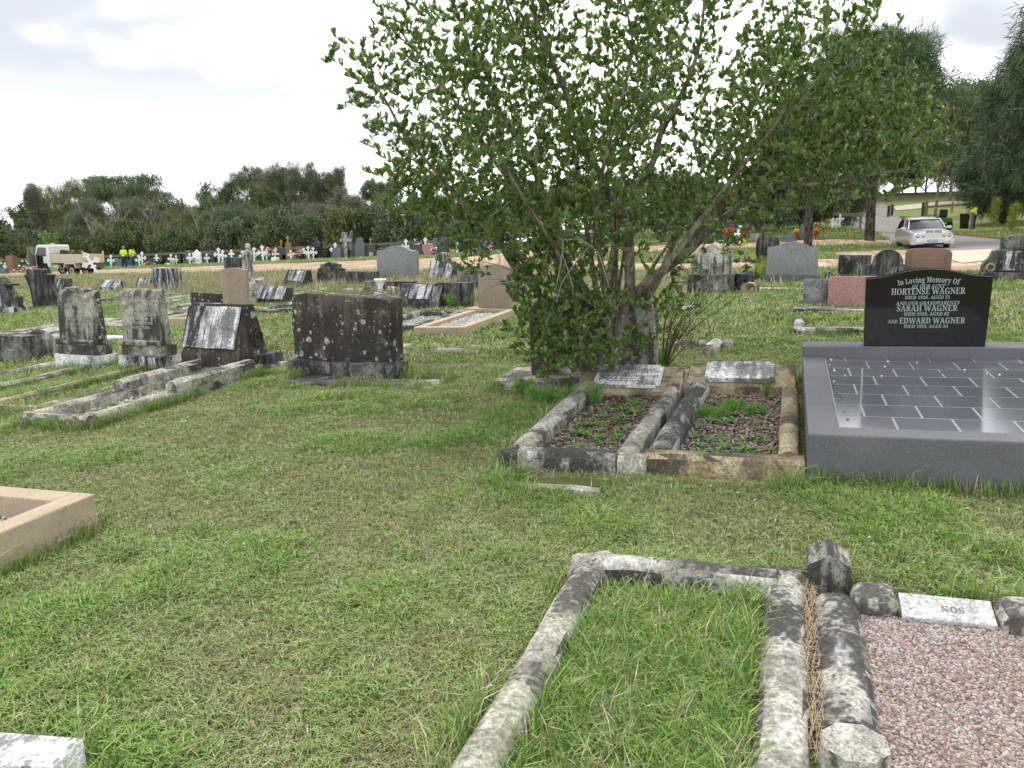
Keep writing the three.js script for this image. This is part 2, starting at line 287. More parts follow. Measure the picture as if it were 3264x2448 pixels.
// a band of ground laid along the rows: V from v0 to v1, U between two edges
function band(name, v0, v1, near, far, mat, lift, label, uvSize, nv = 60, nu = 8) {
  const pos = [], uv = [], idx = [];
  for (let i = 0; i <= nv; i++) for (let j = 0; j <= nu; j++) { const V = mix(v0, v1, i / nv), U = mix(near(V), far(V), j / nu), [x, z] = rowPoint(V, U); pos.push(x, T(x, z) + lift, z); uv.push(V / uvSize, U / uvSize); }
  for (let i = 0; i < nv; i++) for (let j = 0; j < nu; j++) { const a = i * (nu + 1) + j; idx.push(a, a + nu + 1, a + 1, a + 1, a + nu + 1, a + nu + 2); }
  const g = new THREE.BufferGeometry(); g.setAttribute('position', new THREE.Float32BufferAttribute(pos, 3)); g.setAttribute('uv', new THREE.Float32BufferAttribute(uv, 2)); g.setIndex(idx); g.computeVertexNormals();
  return struct(name, g, mat, label);
}
const pw = (pts) => (v) => { if (v <= pts[0][0]) return pts[0][1]; for (let i = 1; i < pts.length; i++) if (v <= pts[i][0]) { const [a, b] = pts[i - 1], [c, d] = pts[i]; return mix(b, d, (v - a) / (c - a)); } return pts[pts.length - 1][1]; };
const wob = (v, s) => (noise3(v * .7, s, 0, 3) - .5) * 1.6 + (noise3(v * 2.3, s, 4, 3) - .5) * .7;
const dirtNear = pw([[-80, 40], [-60, 38], [-40, 35], [-27, 33], [-18, 29.5], [-11, 28], [-4, 25.5], [4, 24]]), dirtFar = pw([[-80, 46.6], [-40, 46.6], [-28, 46], [-19, 44], [-12, 40], [-8, 34], [-4, 29], [4, 27.5]]);
band('dirt_track', -85, 4, (v) => dirtNear(v) + wob(v, 1), (v) => dirtFar(v) + wob(v, 2), M.dirt, .02, 'bare pale dirt track across the cemetery behind the old graves', 4, 120, 14);
band('dirt_track', -13, 4.5, (v) => 37.5 + wob(v, 5) * .6, (v) => 40.5 + wob(v, 6) * .6, M.dirt, .02, 'narrow worn dirt track running past the pine trunks', 4, 40, 5);
band('dirt_apron', 1.5, 9, (v) => 21.5 + wob(v, 8) * .5, (v) => 33.5 + wob(v, 9) * .6, M.dirt, .028, 'gravelly dirt in front of the parked car', 4, 30, 12);
band('road', 4.2, 8.6, () => 30, () => 92, M.asphalt, .04, 'grey asphalt lane leading past the parked car', 3, 8, 60);
band('road', 9, 60, (v) => 82 + v * .1, (v) => 86 + v * .1, M.slab, .05, 'pale gravel parking area beyond the rail fence', 3, 20, 8);
band('path', 4.3, 6.4, (v) => 24.2 + (v - 4.3) * 1.2, (v) => 31 + (v - 4.3) * .3, M.slab, .045, 'pale concrete crossing strip between dirt and asphalt', 3, 5, 6);
band('path', -85, -27, () => 47.1, () => 47.55, M.slab, .05, 'thin pale concrete edging strip along the far lawn', 3, 60, 1);
band('path', -22, 4, () => 46.8, () => 47.15, M.slab, .05, 'thin pale concrete edging strip by the pine trunks', 3, 30, 1);
{
  const kerb = thing('brick_kerb', 'low red brick kerb edging the asphalt lane beside the wheelie bin', 'kerb', rowPoint(8.75, 30));
  for (let k = 0; k < 60; k++) { const [x, z] = rowPoint(8.75, 30 + k * .8), g = rbox(.2, .16, .78, .01, 1); const m = part('brick', g, flat(0x8a5f4c, .9), kerb); m.position.set(x - kerb.position.x, T(x, z) - kerb.position.y - .04, z - kerb.position.z); m.rotation.y = YAW; if (k) { m.geometry = kerb.children[0].geometry; m.material = kerb.children[0].material; } }
}

// ---------------------------------------------------------------- leaves
function leafGeo(L, W, fold = .25, curl = .12) {   // obovate leaf along +y, upper side +z
  const rows = [[0, .08], [.35, .62], [.68, 1], [.88, .78], [1, .12]], pos = [], idx = [];
  rows.forEach(([t, w]) => { const y = t * L, z = -curl * L * t * t, x = w * W / 2; pos.push(-x, y, z + fold * x, 0, y, z, x, y, z + fold * x); });
  for (let i = 0; i < rows.length - 1; i++) { const a = i * 3; idx.push(a, a + 1, a + 3, a + 1, a + 4, a + 3, a + 1, a + 2, a + 4, a + 2, a + 5, a + 4); }
  const g = new THREE.BufferGeometry(); g.setAttribute('position', new THREE.Float32BufferAttribute(pos, 3)); g.setIndex(idx); g.computeVertexNormals(); return g;
}
M.leaf = new THREE.MeshPhysicalMaterial({ color: 0xffffff, roughness: .42, side: THREE.DoubleSide, transmission: .42, thickness: 0, ior: 1.4 });
M.leafOpaque = new THREE.MeshStandardMaterial({ color: 0xffffff, roughness: .6, side: THREE.DoubleSide });
const tmpM = new THREE.Matrix4(), tmpQ = new THREE.Quaternion(), tmpS = new THREE.Vector3(), YUP = new THREE.Vector3(0, 1, 0), tmpC = new THREE.Color();
const v3 = (x, y, z) => new THREE.Vector3(x, y, z);
function instanced(name, geo, mat, list, parent, kind) {     // list of {m, c:[r,g,b] linear}
  const im = new THREE.InstancedMesh(geo, mat, list.length); im.name = name; shade(im);
  list.forEach((q, i) => { im.setMatrixAt(i, q.m); if (q.c) im.setColorAt(i, tmpC.setRGB(q.c[0], q.c[1], q.c[2])); });
  if (kind) im.userData.kind = kind; parent.add(im); return im;
}
const aim = (dir, roll) => { const q = new THREE.Quaternion().setFromUnitVectors(YUP, dir); return q.multiply(new THREE.Quaternion().setFromAxisAngle(YUP, roll)); };

// ---------------------------------------------------------------- the multi-stemmed shrub in the middle
const bushLimbs = [   // points on each limb (x, y, z), then radius at foot and tip
  { r: [.085, .014], p: [[0.969, 0.489, -7.7], [1.018, 0.727, -7.65], [1.052, 1.011, -7.6], [1.319, 1.317, -7.45], [1.514, 1.51, -7.35], [1.641, 1.653, -7.3], [1.833, 1.985, -7.2], [2.118, 2.258, -7.1], [2.5, 2.429, -7], [2.925, 2.518, -6.9], [3.277, 2.642, -6.9]] },
  { r: [.07, .012], p: [[1.053, 0.993, -7.6], [1.069, 1.24, -7.55], [1.067, 1.419, -7.5], [1.039, 1.653, -7.45], [1.042, 1.826, -7.4], [0.928, 1.994, -7.4], [0.74, 2.281, -7.3], [0.615, 2.527, -7.2], [0.444, 2.874, -7.1], [0.305, 3.227, -7], [0.171, 3.609, -6.9], [0.12, 3.959, -6.9]] },
  { r: [.05, .01], p: [[1.043, 1.789, -7.4], [1.089, 1.994, -7.4], [1.222, 2.357, -7.4], [1.298, 2.539, -7.3], [1.47, 2.891, -7.2], [1.545, 3.227, -7], [1.575, 3.733, -7]] },
  { r: [.045, .009], p: [[0.85, 0.481, -7.75], [0.832, 0.915, -7.8], [0.822, 1.221, -7.9], [0.764, 1.559, -8], [0.671, 2.165, -8.1], [0.517, 2.77, -8.2], [0.206, 3.354, -8.2], [-0.036, 3.866, -8.2], [-0.155, 4.228, -8.2]] },
  { r: [.055, .01], p: [[0.763, 0.499, -7.8], [0.689, 0.915, -7.8], [0.638, 1.149, -7.7], [0.486, 1.479, -7.5], [0.33, 1.788, -7.3], [0.156, 2.206, -7.1], [-0.057, 2.593, -6.9], [-0.232, 2.943, -6.8], [-0.405, 3.3, -6.8], [-0.501, 3.627, -6.8]] },
  { r: [.05, .01], p: [[0.803, 0.516, -7.9], [0.529, 1.154, -8.1], [0.359, 1.622, -8.2], [0.089, 2.055, -8.3], [-0.228, 2.554, -8.4], [-0.602, 3.008, -8.4], [-0.908, 3.395, -8.4], [-1.118, 3.717, -8.4]] },
  { r: [.05, .009], p: [[0.753, 0.514, -7.7], [0.256, 1.191, -7.5], [0.051, 1.425, -7.4], [-0.118, 1.65, -7.3], [-0.39, 1.921, -7.2], [-0.624, 2.206, -7.1], [-0.873, 2.53, -7], [-1.051, 2.782, -7], [-1.174, 3.006, -7]] },
  { r: [.04, .008], p: [[0.27, 1.166, -7.9], [-0.037, 1.742, -8.1], [-0.48, 2.116, -8.3], [-0.907, 2.41, -8.5], [-1.174, 2.576, -8.6]] },
  { r: [.06, .01], p: [[0.944, 0.484, -7.9], [1.023, 1.238, -8.3], [1.092, 1.879, -8.7], [1.216, 2.553, -9], [1.399, 3.236, -9.2], [1.464, 3.906, -9.3], [1.517, 4.417, -9.3]] },
  { r: [.055, .01], p: [[1.05, 0.715, -7.8], [1.407, 1.248, -8.1], [1.763, 1.808, -8.4], [2.172, 2.45, -8.6], [2.498, 2.995, -8.7], [2.634, 3.457, -8.7], [2.781, 3.7, -8.7]] },
  { r: [.05, .01], p: [[1.545, 1.479, -7.5], [1.966, 1.882, -7.7], [2.457, 2.123, -7.9], [2.992, 2.336, -8], [3.51, 2.463, -8.1], [4.002, 2.652, -8.2]] },
  { r: [.04, .009], p: [[2.014, 2.18, -7.1], [2.248, 2.568, -6.9], [2.471, 2.919, -6.8], [2.651, 3.229, -6.8], [2.688, 3.417, -6.8]] },
  { r: [.045, .009], p: [[0.994, 0.605, -7.7], [0.858, 1.288, -7.3], [0.707, 1.832, -6.9], [0.742, 2.312, -6.6], [0.831, 2.685, -6.4], [0.855, 3.069, -6.3], [0.824, 3.396, -6.3]] },
  { r: [.04, .009], p: [[0.802, 0.589, -7.6], [0.433, 1.434, -7.1], [0.046, 2.026, -6.7], [-0.176, 2.35, -6.5], [-0.315, 2.685, -6.4], [-0.36, 2.98, -6.4]] },
  { r: [.04, .009], p: [[1.323, 1.344, -7.3], [1.577, 1.858, -6.9], [1.864, 2.312, -6.6], [2.062, 2.631, -6.5], [2.142, 2.909, -6.5]] },
  { r: [.035, .009], p: [[1.91, 1.988, -7.5], [2.256, 2.095, -7], [2.601, 2.133, -6.8], [2.915, 2.175, -6.7], [3.165, 2.224, -6.7]] },
  { r: [.04, .008], p: [[0.26, 1.185, -7.6], [-0.148, 1.65, -7.4], [-0.536, 1.87, -7.3], [-0.828, 2.001, -7.2], [-0.963, 2.108, -7.2]] },
  { r: [.035, .009], p: [[2.207, 2.284, -7.4], [2.68, 2.702, -7.7], [3.102, 3.023, -7.8], [3.379, 3.188, -7.8]] },
];
{
  const R = rng(4242), bush = thing('shrub_tree', 'broad many-stemmed leafy shrub growing over the grave in front of the marble desk', 'tree', [1.058, -8.692]);
  const base = bush.position.clone(), rel = (p) => v3(...p).sub(base);
  const nodes = [], segs = [];                        // nodes: {p, dir}
  const limbGeos = [], twigGeos = [];
  bushLimbs.forEach((l, li) => {
    const pts = l.p.map(rel); if (l.p[0][1] < .62) { pts[0].y = Math.min(pts[0].y, .05); }
    for (let i = 1; i < pts.length - 1; i++) pts[i].add(v3((R() - .5) * .09, (R() - .5) * .06, (R() - .5) * .12));
    const c = new THREE.CatmullRomCurve3(pts), len = c.getLength(), n = Math.ceil(len / .1);
    limbGeos.push(tubeAlong(pts, l.r[0] * .78, l.r[1] * .85, 8, n));
    for (let i = 0; i <= n; i++) { const t = i / n, p = c.getPointAt(t), d = c.getTangentAt(t); if (p.y > .45) nodes.push({ p, dir: d, r: mix(l.r[0], l.r[1], t) }); }
    // points the crown grows to, round the outer part of each limb
    const count = Math.round(len * ([4, 5, 6, 7, 13].includes(li) ? 105 : 150));
    for (let k = 0; k < count; k++) {
      const t = Math.min(1, .34 + .7 * Math.pow(R(), .8)), p = c.getPointAt(t), q = v3(R() - .5, R() - .5, R() - .5).normalize().multiplyScalar(Math.pow(R(), .55) * mix(.84, .42, t));
      q.y = q.y * .8 + .1; p.add(q); if (p.y < 1.05) continue; segs.push({ p, d: q.length() });
    }
  });
  // the skirt of leaves round the foot
  const skirt = [[0.311, 1.111, -7.4, .36, 80], [0.195, 0.833, -7.3, .34, 80], [0.446, 0.787, -7.2, .34, 90], [0.672, 0.816, -7.2, .3, 60], [0.386, 0.602, -7.1, .22, 36], [1.393, 1.191, -7.5, .28, 34], [0.891, 1.125, -7.2, .24, 30], [0.166, 1.34, -7.4, .3, 50], [0.844, 0.702, -7.2, .22, 30], [1.27, 0.978, -7.6, .26, 30], [0.581, 1.293, -7.2, .34, 60], [1.157, 0.734, -7.4, .2, 18], [0.411, 1.458, -7.2, .34, 60]];
  skirt.forEach(([x, y, z, r, n]) => { for (let k = 0; k < n; k++) { const p = rel([x, y, z]).add(v3(R() - .5, R() - .5, R() - .5).normalize().multiplyScalar(r * Math.cbrt(R()))); segs.push({ p, d: .3 }); } });
  for (let k = 0; k < 8; k++) nodes.push({ p: v3((R() - .6) * .5, .25 + k * .09, (R() - .4) * .3), dir: v3(-.5, .6, .4).normalize(), r: .01 });
  for (let k = 0; k < 16; k++) { const q = nodes[Math.floor(R() * nodes.length)]; let e = null; for (let t = 0; t < 40 && !e; t++) { const c = nodes[Math.floor(R() * nodes.length)]; if (c.p.y > 1.0 && c.p.y < 2.2 && Math.abs(c.p.x) < 1.1) e = c.p; } if (!e) continue; const b0 = v3((R() - .5) * .34 - .04, -.03, (R() - .5) * .24), mid = b0.clone().lerp(e, .5); mid.x *= .75; mid.y += .08; limbGeos.push(tubeAlong([b0, b0.clone().lerp(mid, .5).add(v3((R() - .5) * .06, .06, (R() - .5) * .06)), mid, e], .026 + R() * .014, .01, 6, 12)); }
  segs.sort((a, b) => a.d - b.d);
  const leaves = [];
  const G = [[.14, .235, .045], [.17, .27, .055], [.115, .2, .042], [.2, .3, .08], [.24, .33, .11]];
  for (const s of segs) {
    let best = null, bd = 1e9;
    for (const nd of nodes) { const dx = nd.p.x - s.p.x, dy = nd.p.y - s.p.y, dz = nd.p.z - s.p.z, d = dx * dx + dy * dy + dz * dz + (dy > -.05 ? .12 * (dy + .05) : 0); if (d < bd) { bd = d; best = nd; } }
    const dist = best.p.distanceTo(s.p); if (dist < .03) continue;
    const m1 = best.p.clone().addScaledVector(best.dir, dist * .33).lerp(best.p.clone().lerp(s.p, .4), .5), m2 = best.p.clone().lerp(s.p, .72).add(v3((R() - .5) * .05, -dist * .06 + (R() - .5) * .05, (R() - .5) * .05));
    const pts = [best.p.clone(), m1, m2, s.p], r0 = Math.min(best.r * .7, .0035 + dist * .009);
    twigGeos.push(tubeAlong(pts, r0, .0018, 4, 5));
    const cv = new THREE.CatmullRomCurve3(pts);
    for (const t of [.4, .7, 1]) nodes.push({ p: cv.getPoint(t), dir: cv.getTangent(t), r: mix(r0, .002, t) });
    const nl = 10 + Math.floor(R() * 10);
    for (let k = 0; k < nl; k++) {
      const t = 1 - .62 * Math.pow(R(), 1.5) * Math.min(1, .28 / dist), p = cv.getPoint(t), td = cv.getTangent(t);
      const dir = td.multiplyScalar(.7).add(v3((R() - .5) * 1.3, .6 + (R() - .35) * .7, (R() - .5) * 1.3)).normalize();
      const sc = .62 + R() * .6, m = new THREE.Matrix4().compose(p, aim(dir, R() * 6.283), v3(sc, sc, sc));
      let c = G[Math.floor(R() * 5)]; const g = .8 + R() * .45; c = [c[0] * g, c[1] * g, c[2] * g]; const rr = R(); if (rr < .004) c = [.32, .07, .03]; else if (rr < .012) c = [.22, .17, .03];
      leaves.push({ m, c, near: p.z });
    }
  }
  part('trunk', boxUV(mergeGeometries(limbGeos.map((g) => g.flatIndex())), .5), M.bark, bush);
  part('branches', boxUV(mergeGeometries(twigGeos.map((g) => g.flatIndex())), .5), M.bark, bush);
  // bare grey dead twigs hanging in front of the stems
  const dead = [];
  const dr = (...p) => p.map(rel);
  dead.push(tubeAlong(dr([0.333, 1.716, -7], [0.427, 1.663, -6.95], [0.429, 1.544, -6.95], [0.383, 1.294, -6.9]), .012, .004, 5, 10), tubeAlong(dr([0.427, 1.663, -6.95], [0.578, 1.663, -6.9], [0.72, 1.559, -6.85], [0.77, 1.417, -6.8], [0.818, 1.273, -6.8]), .01, .003, 5, 10), tubeAlong(dr([0.429, 1.544, -6.95], [0.475, 1.413, -6.9], [0.52, 1.268, -6.9]), .007, .003, 5, 6), tubeAlong(dr([0.658, 1.624, -6.9], [0.528, 1.453, -6.9], [0.423, 1.294, -6.9], [0.384, 1.134, -6.9]), .007, .003, 5, 8), tubeAlong(dr([0.193, 1.273, -7.3], [0.022, 1.293, -7.2], [-0.116, 1.284, -7.1], [-0.277, 1.208, -7]), .012, .003, 5, 8), tubeAlong(dr([0.164, 1.316, -7.3], [-0.089, 1.431, -7.2], [-0.238, 1.474, -7.1]), .009, .003, 5, 8), tubeAlong(dr([0.022, 1.293, -7.2], [-0.143, 1.325, -7.1], [-0.304, 1.321, -7]), .006, .002, 5, 6), tubeAlong(dr([0.181, 2.064, -7], [0.021, 2.007, -6.9], [-0.084, 1.922, -6.9], [-0.19, 1.858, -6.9]), .01, .004, 5, 8));
  const deadMat = flat(0x8c8a84, .95); dead.forEach((g) => part('dead_twig', boxUV(g.flatIndex(), .5), deadMat, bush));
  const stump = part('stump', boxUV(roughBlock(.55, .34, .4, .07, 9, [8, 6, 6], .15), .5), M.bark, bush); stump.position.set(0, -.08, 0);
  leaves.sort((a, b) => b.near - a.near);
  const lg = leafGeo(.053, .0225), mats = G.map((c) => { const m = M.leaf.clone(); m.color.setRGB(...c); return m; });
  instanced('crown', lg, M.leaf, leaves.slice(300), bush, 'stuff');
  leaves.slice(0, 300).forEach((q, i) => { const m = part('leaf', lg, mats[i % 5], bush); q.m.decompose(m.position, m.quaternion, m.scale); });
  console.log('bush leaves', leaves.length, 'twigs', twigGeos.length);
}

// ---------------------------------------------------------------- near graves
const keepOut = [];                               // rectangles without lawn grass: {x, z, w, l, yaw}: front-left corner, along rows, back
function slopeQuat(x, z, yaw) {
  const e = .6, n = v3(-(T(x + e, z) - T(x - e, z)) / (2 * e), 1, -(T(x, z + e) - T(x, z - e)) / (2 * e)).normalize();
  return new THREE.Quaternion().setFromUnitVectors(YUP, n).multiply(new THREE.Quaternion().setFromAxisAngle(YUP, yaw));
}
function plot(name, label, category, [x, z], yaw = YAW, group) { const g = thing(name, label, category, [x, z], 0, group); g.quaternion.copy(slopeQuat(x, z, yaw)); return g; }
const noGrass = ([x, z], v0, v1, u0, u1, yaw = YAW) => keepOut.push({ x, z, v0, v1, u0, u1, c: Math.cos(yaw), s: Math.sin(yaw) });
const blocked = (x, z, pad = 0) => { for (const k of keepOut) { const dx = x - k.x, dz = z - k.z, V = dx * k.c - dz * k.s, U = -(dx * k.s + dz * k.c); if (V > k.v0 - pad && V < k.v1 + pad && U > k.u0 - pad && U < k.u1 + pad) return true; } return false; };
const at = (m, x, y, z, ry = 0, rx = 0, rz = 0) => { m.position.set(x, y, z); m.rotation.set(rx, ry, rz); return m; };
const gravelGeo = (() => { const g = new THREE.IcosahedronGeometry(1, 0); const p = g.attributes.position; for (let i = 0; i < p.count; i++) { const x = p.getX(i), y = p.getY(i), z = p.getZ(i); p.setXYZ(i, x * (1 + .3 * noise3(x * 2, y * 2, z * 2, 3)), y * .7, z * (.9 + .3 * noise3(x * 3, y, z, 8))); } g.computeVertexNormals(); return g; })();
function gravel(parent, v0, v1, u0, u1, y, n, r, cols, seed, bedMat, name = 'gravel') {
  const R = rng(seed), list = []; for (let i = 0; i < n; i++) { const s = r * (.6 + R() * .8), c = cols[Math.floor(R() * cols.length)], g = .85 + R() * .3; list.push({ m: new THREE.Matrix4().compose(v3(mix(v0, v1, R()), y + (R() - .3) * r * .8, -mix(u0, u1, R())), new THREE.Quaternion().setFromEuler(new THREE.Euler(R() * .7, R() * 6.3, R() * .7)), v3(s, s, s)), c: [c[0] * g, c[1] * g, c[2] * g] }); }
  const bed = part('gravel_bed', boxUV(move(new THREE.BoxGeometry(v1 - v0, .12, u1 - u0), (v0 + v1) / 2, y - .06, -(u0 + u1) / 2), 1), bedMat, parent);
  return instanced(name, gravelGeo, flat(0xffffff, .9), list, parent, 'stuff');
}
const PINK = [[.32, .21, .18], [.37, .28, .24], [.44, .41, .38], [.25, .19, .17], [.48, .46, .44], [.19, .16, .15], [.38, .31, .27]], PALE = [[.5, .49, .46], [.62, .61, .58], [.36, .35, .33], [.45, .42, .38], [.25, .24, .23]];
M.gravelPink = flat(0x75594c, 1); M.gravelPale = flat(0x75726a, 1);
M.tile = new THREE.MeshStandardMaterial({ color: 0x2c2f33, roughness: .1, side: THREE.DoubleSide });
M.grout = flat(0x9c9e9a, .8);

// --- polished family grave on the right: slab frame, tiles, black stone
{
  const o = [1.776, -4.669], W = 1.96, L = 3.02;
  const g = plot('grave_slab', 'large grey concrete grave surround with polished dark tiles below the black headstone', 'grave', o);
  const K = (name, w, h, d, x, z, y = 0) => part(name, boxUV(move(rbox(w, h, d, .016, 3), x, y, z), .9), M.charcoal, g);
  K('front_kerb', W, .52, .19, W / 2, -.095, -.2); K('side_kerb', .185, .516, L - .19 - .3, .0925, -(.19 + (L - .49) / 2), -.2); K('side_kerb', .185, .516, L - .19 - .3, W - .0925, -(.19 + (L - .49) / 2), -.2); K('back_kerb', W, .605, .3, W / 2, -(L - .15), -.2);
  const x0 = .185, x1 = W - .185, u0 = .19, u1 = L - .3;
  part('grout_bed', boxUV(move(new THREE.BoxGeometry(x1 - x0 + .02, .1, u1 - u0 + .02), (x0 + x1) / 2, .2555, -(u0 + u1) / 2), 1), M.grout, g);
  const R = rng(61), tw = .335, gap = .0075; let row = 0;
  const tm = [0x686c72, 0x6c7076, 0x63676d].map((c) => new THREE.MeshPhysicalMaterial({ color: c, roughness: .1, ior: 1.7, side: THREE.DoubleSide }));
  for (let u = u0; u < u1 - .05; u += tw, row++) for (let x = x0 - (row % 2 ? tw * .5 : tw * .02); x < x1; x += tw) {
    const a = Math.max(x, x0) + gap, b = Math.min(x + tw, x1) - gap, e = Math.min(u + tw, u1) - gap; if (b - a < .03) continue;
    const t = part('tile', new THREE.BoxGeometry(b - a, .016, e - u - gap), tm[Math.floor(R() * 3)], g); at(t, (a + b) / 2, .2985 + R() * .0012, -(u + gap + e) / 2, 0, (R() - .5) * .004, (R() - .5) * .004);
  }
  noGrass(o, -.06, W + .05, -.005, L + .02);
  const [hx, hz, hw] = [3.578, -6.945, 0.949, 0.627];
  const hs = plot('headstone', 'polished black granite headstone with white lettering and curved top on the tiled grave', 'headstone', [hx, hz]); hs.position.addScaledVector(YUP, .407); hs.rotateX(.03);
  const H = .6, s = new THREE.Shape(); s.moveTo(-hw / 2, 0); s.lineTo(hw / 2, 0); s.lineTo(hw / 2 + .022, H - .005); s.lineTo(hw / 2 - .05, H); s.bezierCurveTo(hw / 2 - .2, H + .01, hw / 2 - .27, H + .068, 0, H + .07); s.bezierCurveTo(-hw / 2 + .27, H + .068, -hw / 2 + .2, H + .01, -hw / 2 + .05, H); s.lineTo(-hw / 2 - .006, H - .005);
  part('tablet', extrudeFront(s, .1, .006, 2), M.blackGloss, hs);
  const k = .00125, y = (q) => (632 - q) * k;
  const lines = [line('In Loving Memory Of', .046, y(188), { width: .47, arc: 1.1 }), line('OF OUR AUNT', .031, y(227), { italic: .25, width: .255 }), line('HORTENSE WAGNER', .054, y(270), { width: .57 }), line('DIED 1926. AGED 21', .029, y(302), { width: .35 }), line('AND OUR GRANDPARENTS', .03, y(342), { italic: .25, width: .49 }), line('SARAH WAGNER', .051, y(386), { width: .47 }), line('DIED 1958, AGED 82', .029, y(417), { width: .35 }), line('AND', .03, y(470), { italic: .25, width: .078, x: -.265 }), line('EDWARD WAGNER', .051, y(472), { width: .51, x: .045 }), line('DIED 1959, AGED 84', .029, y(503), { width: .345 })];
  const ins = part('inscription', mergeGeometries(lines), M.silverLetter, hs); ins.position.set(.01, 0, .0015); ins.userData.label = 'pale silver lettering cut into the black stone';
  const peb = [], Rp = rng(5); for (let i = 0; i < 46; i++) { const edge = Rp() < .5; peb.push([edge ? x0 + .02 + Rp() * .04 : mix(x0, x1, Rp()), edge ? mix(u0 + .2, u1, Rp()) : mix(u0 + 1.6, u1, Rp())]); }
  peb.forEach(([x, u], i) => { const q = new THREE.Mesh(gravelGeo, [M.white, M.gravelPale, flat(0x6a5a4a, 1)][i % 3]); shade(q); q.name = 'pebble'; q.scale.setScalar(.005 + Rp() * .006); q.position.set(x, .311, -u); g.add(q); });
}

// --- the two low sandstone graves with marble desk tablets
function deskTablet(parent, w, h, d, mat, plaque) {          // sloping desk: low front, high back
  const body = part('desk', boxUV(creased(extrudeSide([[0, -.15], [0, h * .4], [-.03, h * .45], [-d + .05, h], [-d, h], [-d, -.15]], w, .01)), 1.2), mat, parent);
  const a = Math.atan2(h * .55, d - .08), len = Math.hypot(h * .55, d - .08);
  const pl = part('plaque', plaque.geo, plaque.mat, parent); pl.position.set(plaque.x || 0, h * .45 + Math.sin(a) * len * .47 + .012, -.03 - Math.cos(a) * len * .47); pl.rotation.x = -Math.PI / 2 + a;
  return { body, pl };
}
function notched(w, h, t, n = .035) { const s = new THREE.Shape([[-w / 2 + n, -h / 2], [w / 2 - n, -h / 2], [w / 2 - n, -h / 2 + n], [w / 2, -h / 2 + n], [w / 2, h / 2 - n], [w / 2 - n, h / 2 - n], [w / 2 - n, h / 2], [-w / 2 + n, h / 2], [-w / 2 + n, h / 2 - n], [-w / 2, h / 2 - n], [-w / 2, -h / 2 + n], [-w / 2 + n, -h / 2 + n]].map(([x, y]) => new THREE.Vector2(x, y))); const g = new THREE.ExtrudeGeometry(s, { depth: t, bevelEnabled: true, bevelSize: .003, bevelThickness: .003, bevelSegments: 1 }); return g; }
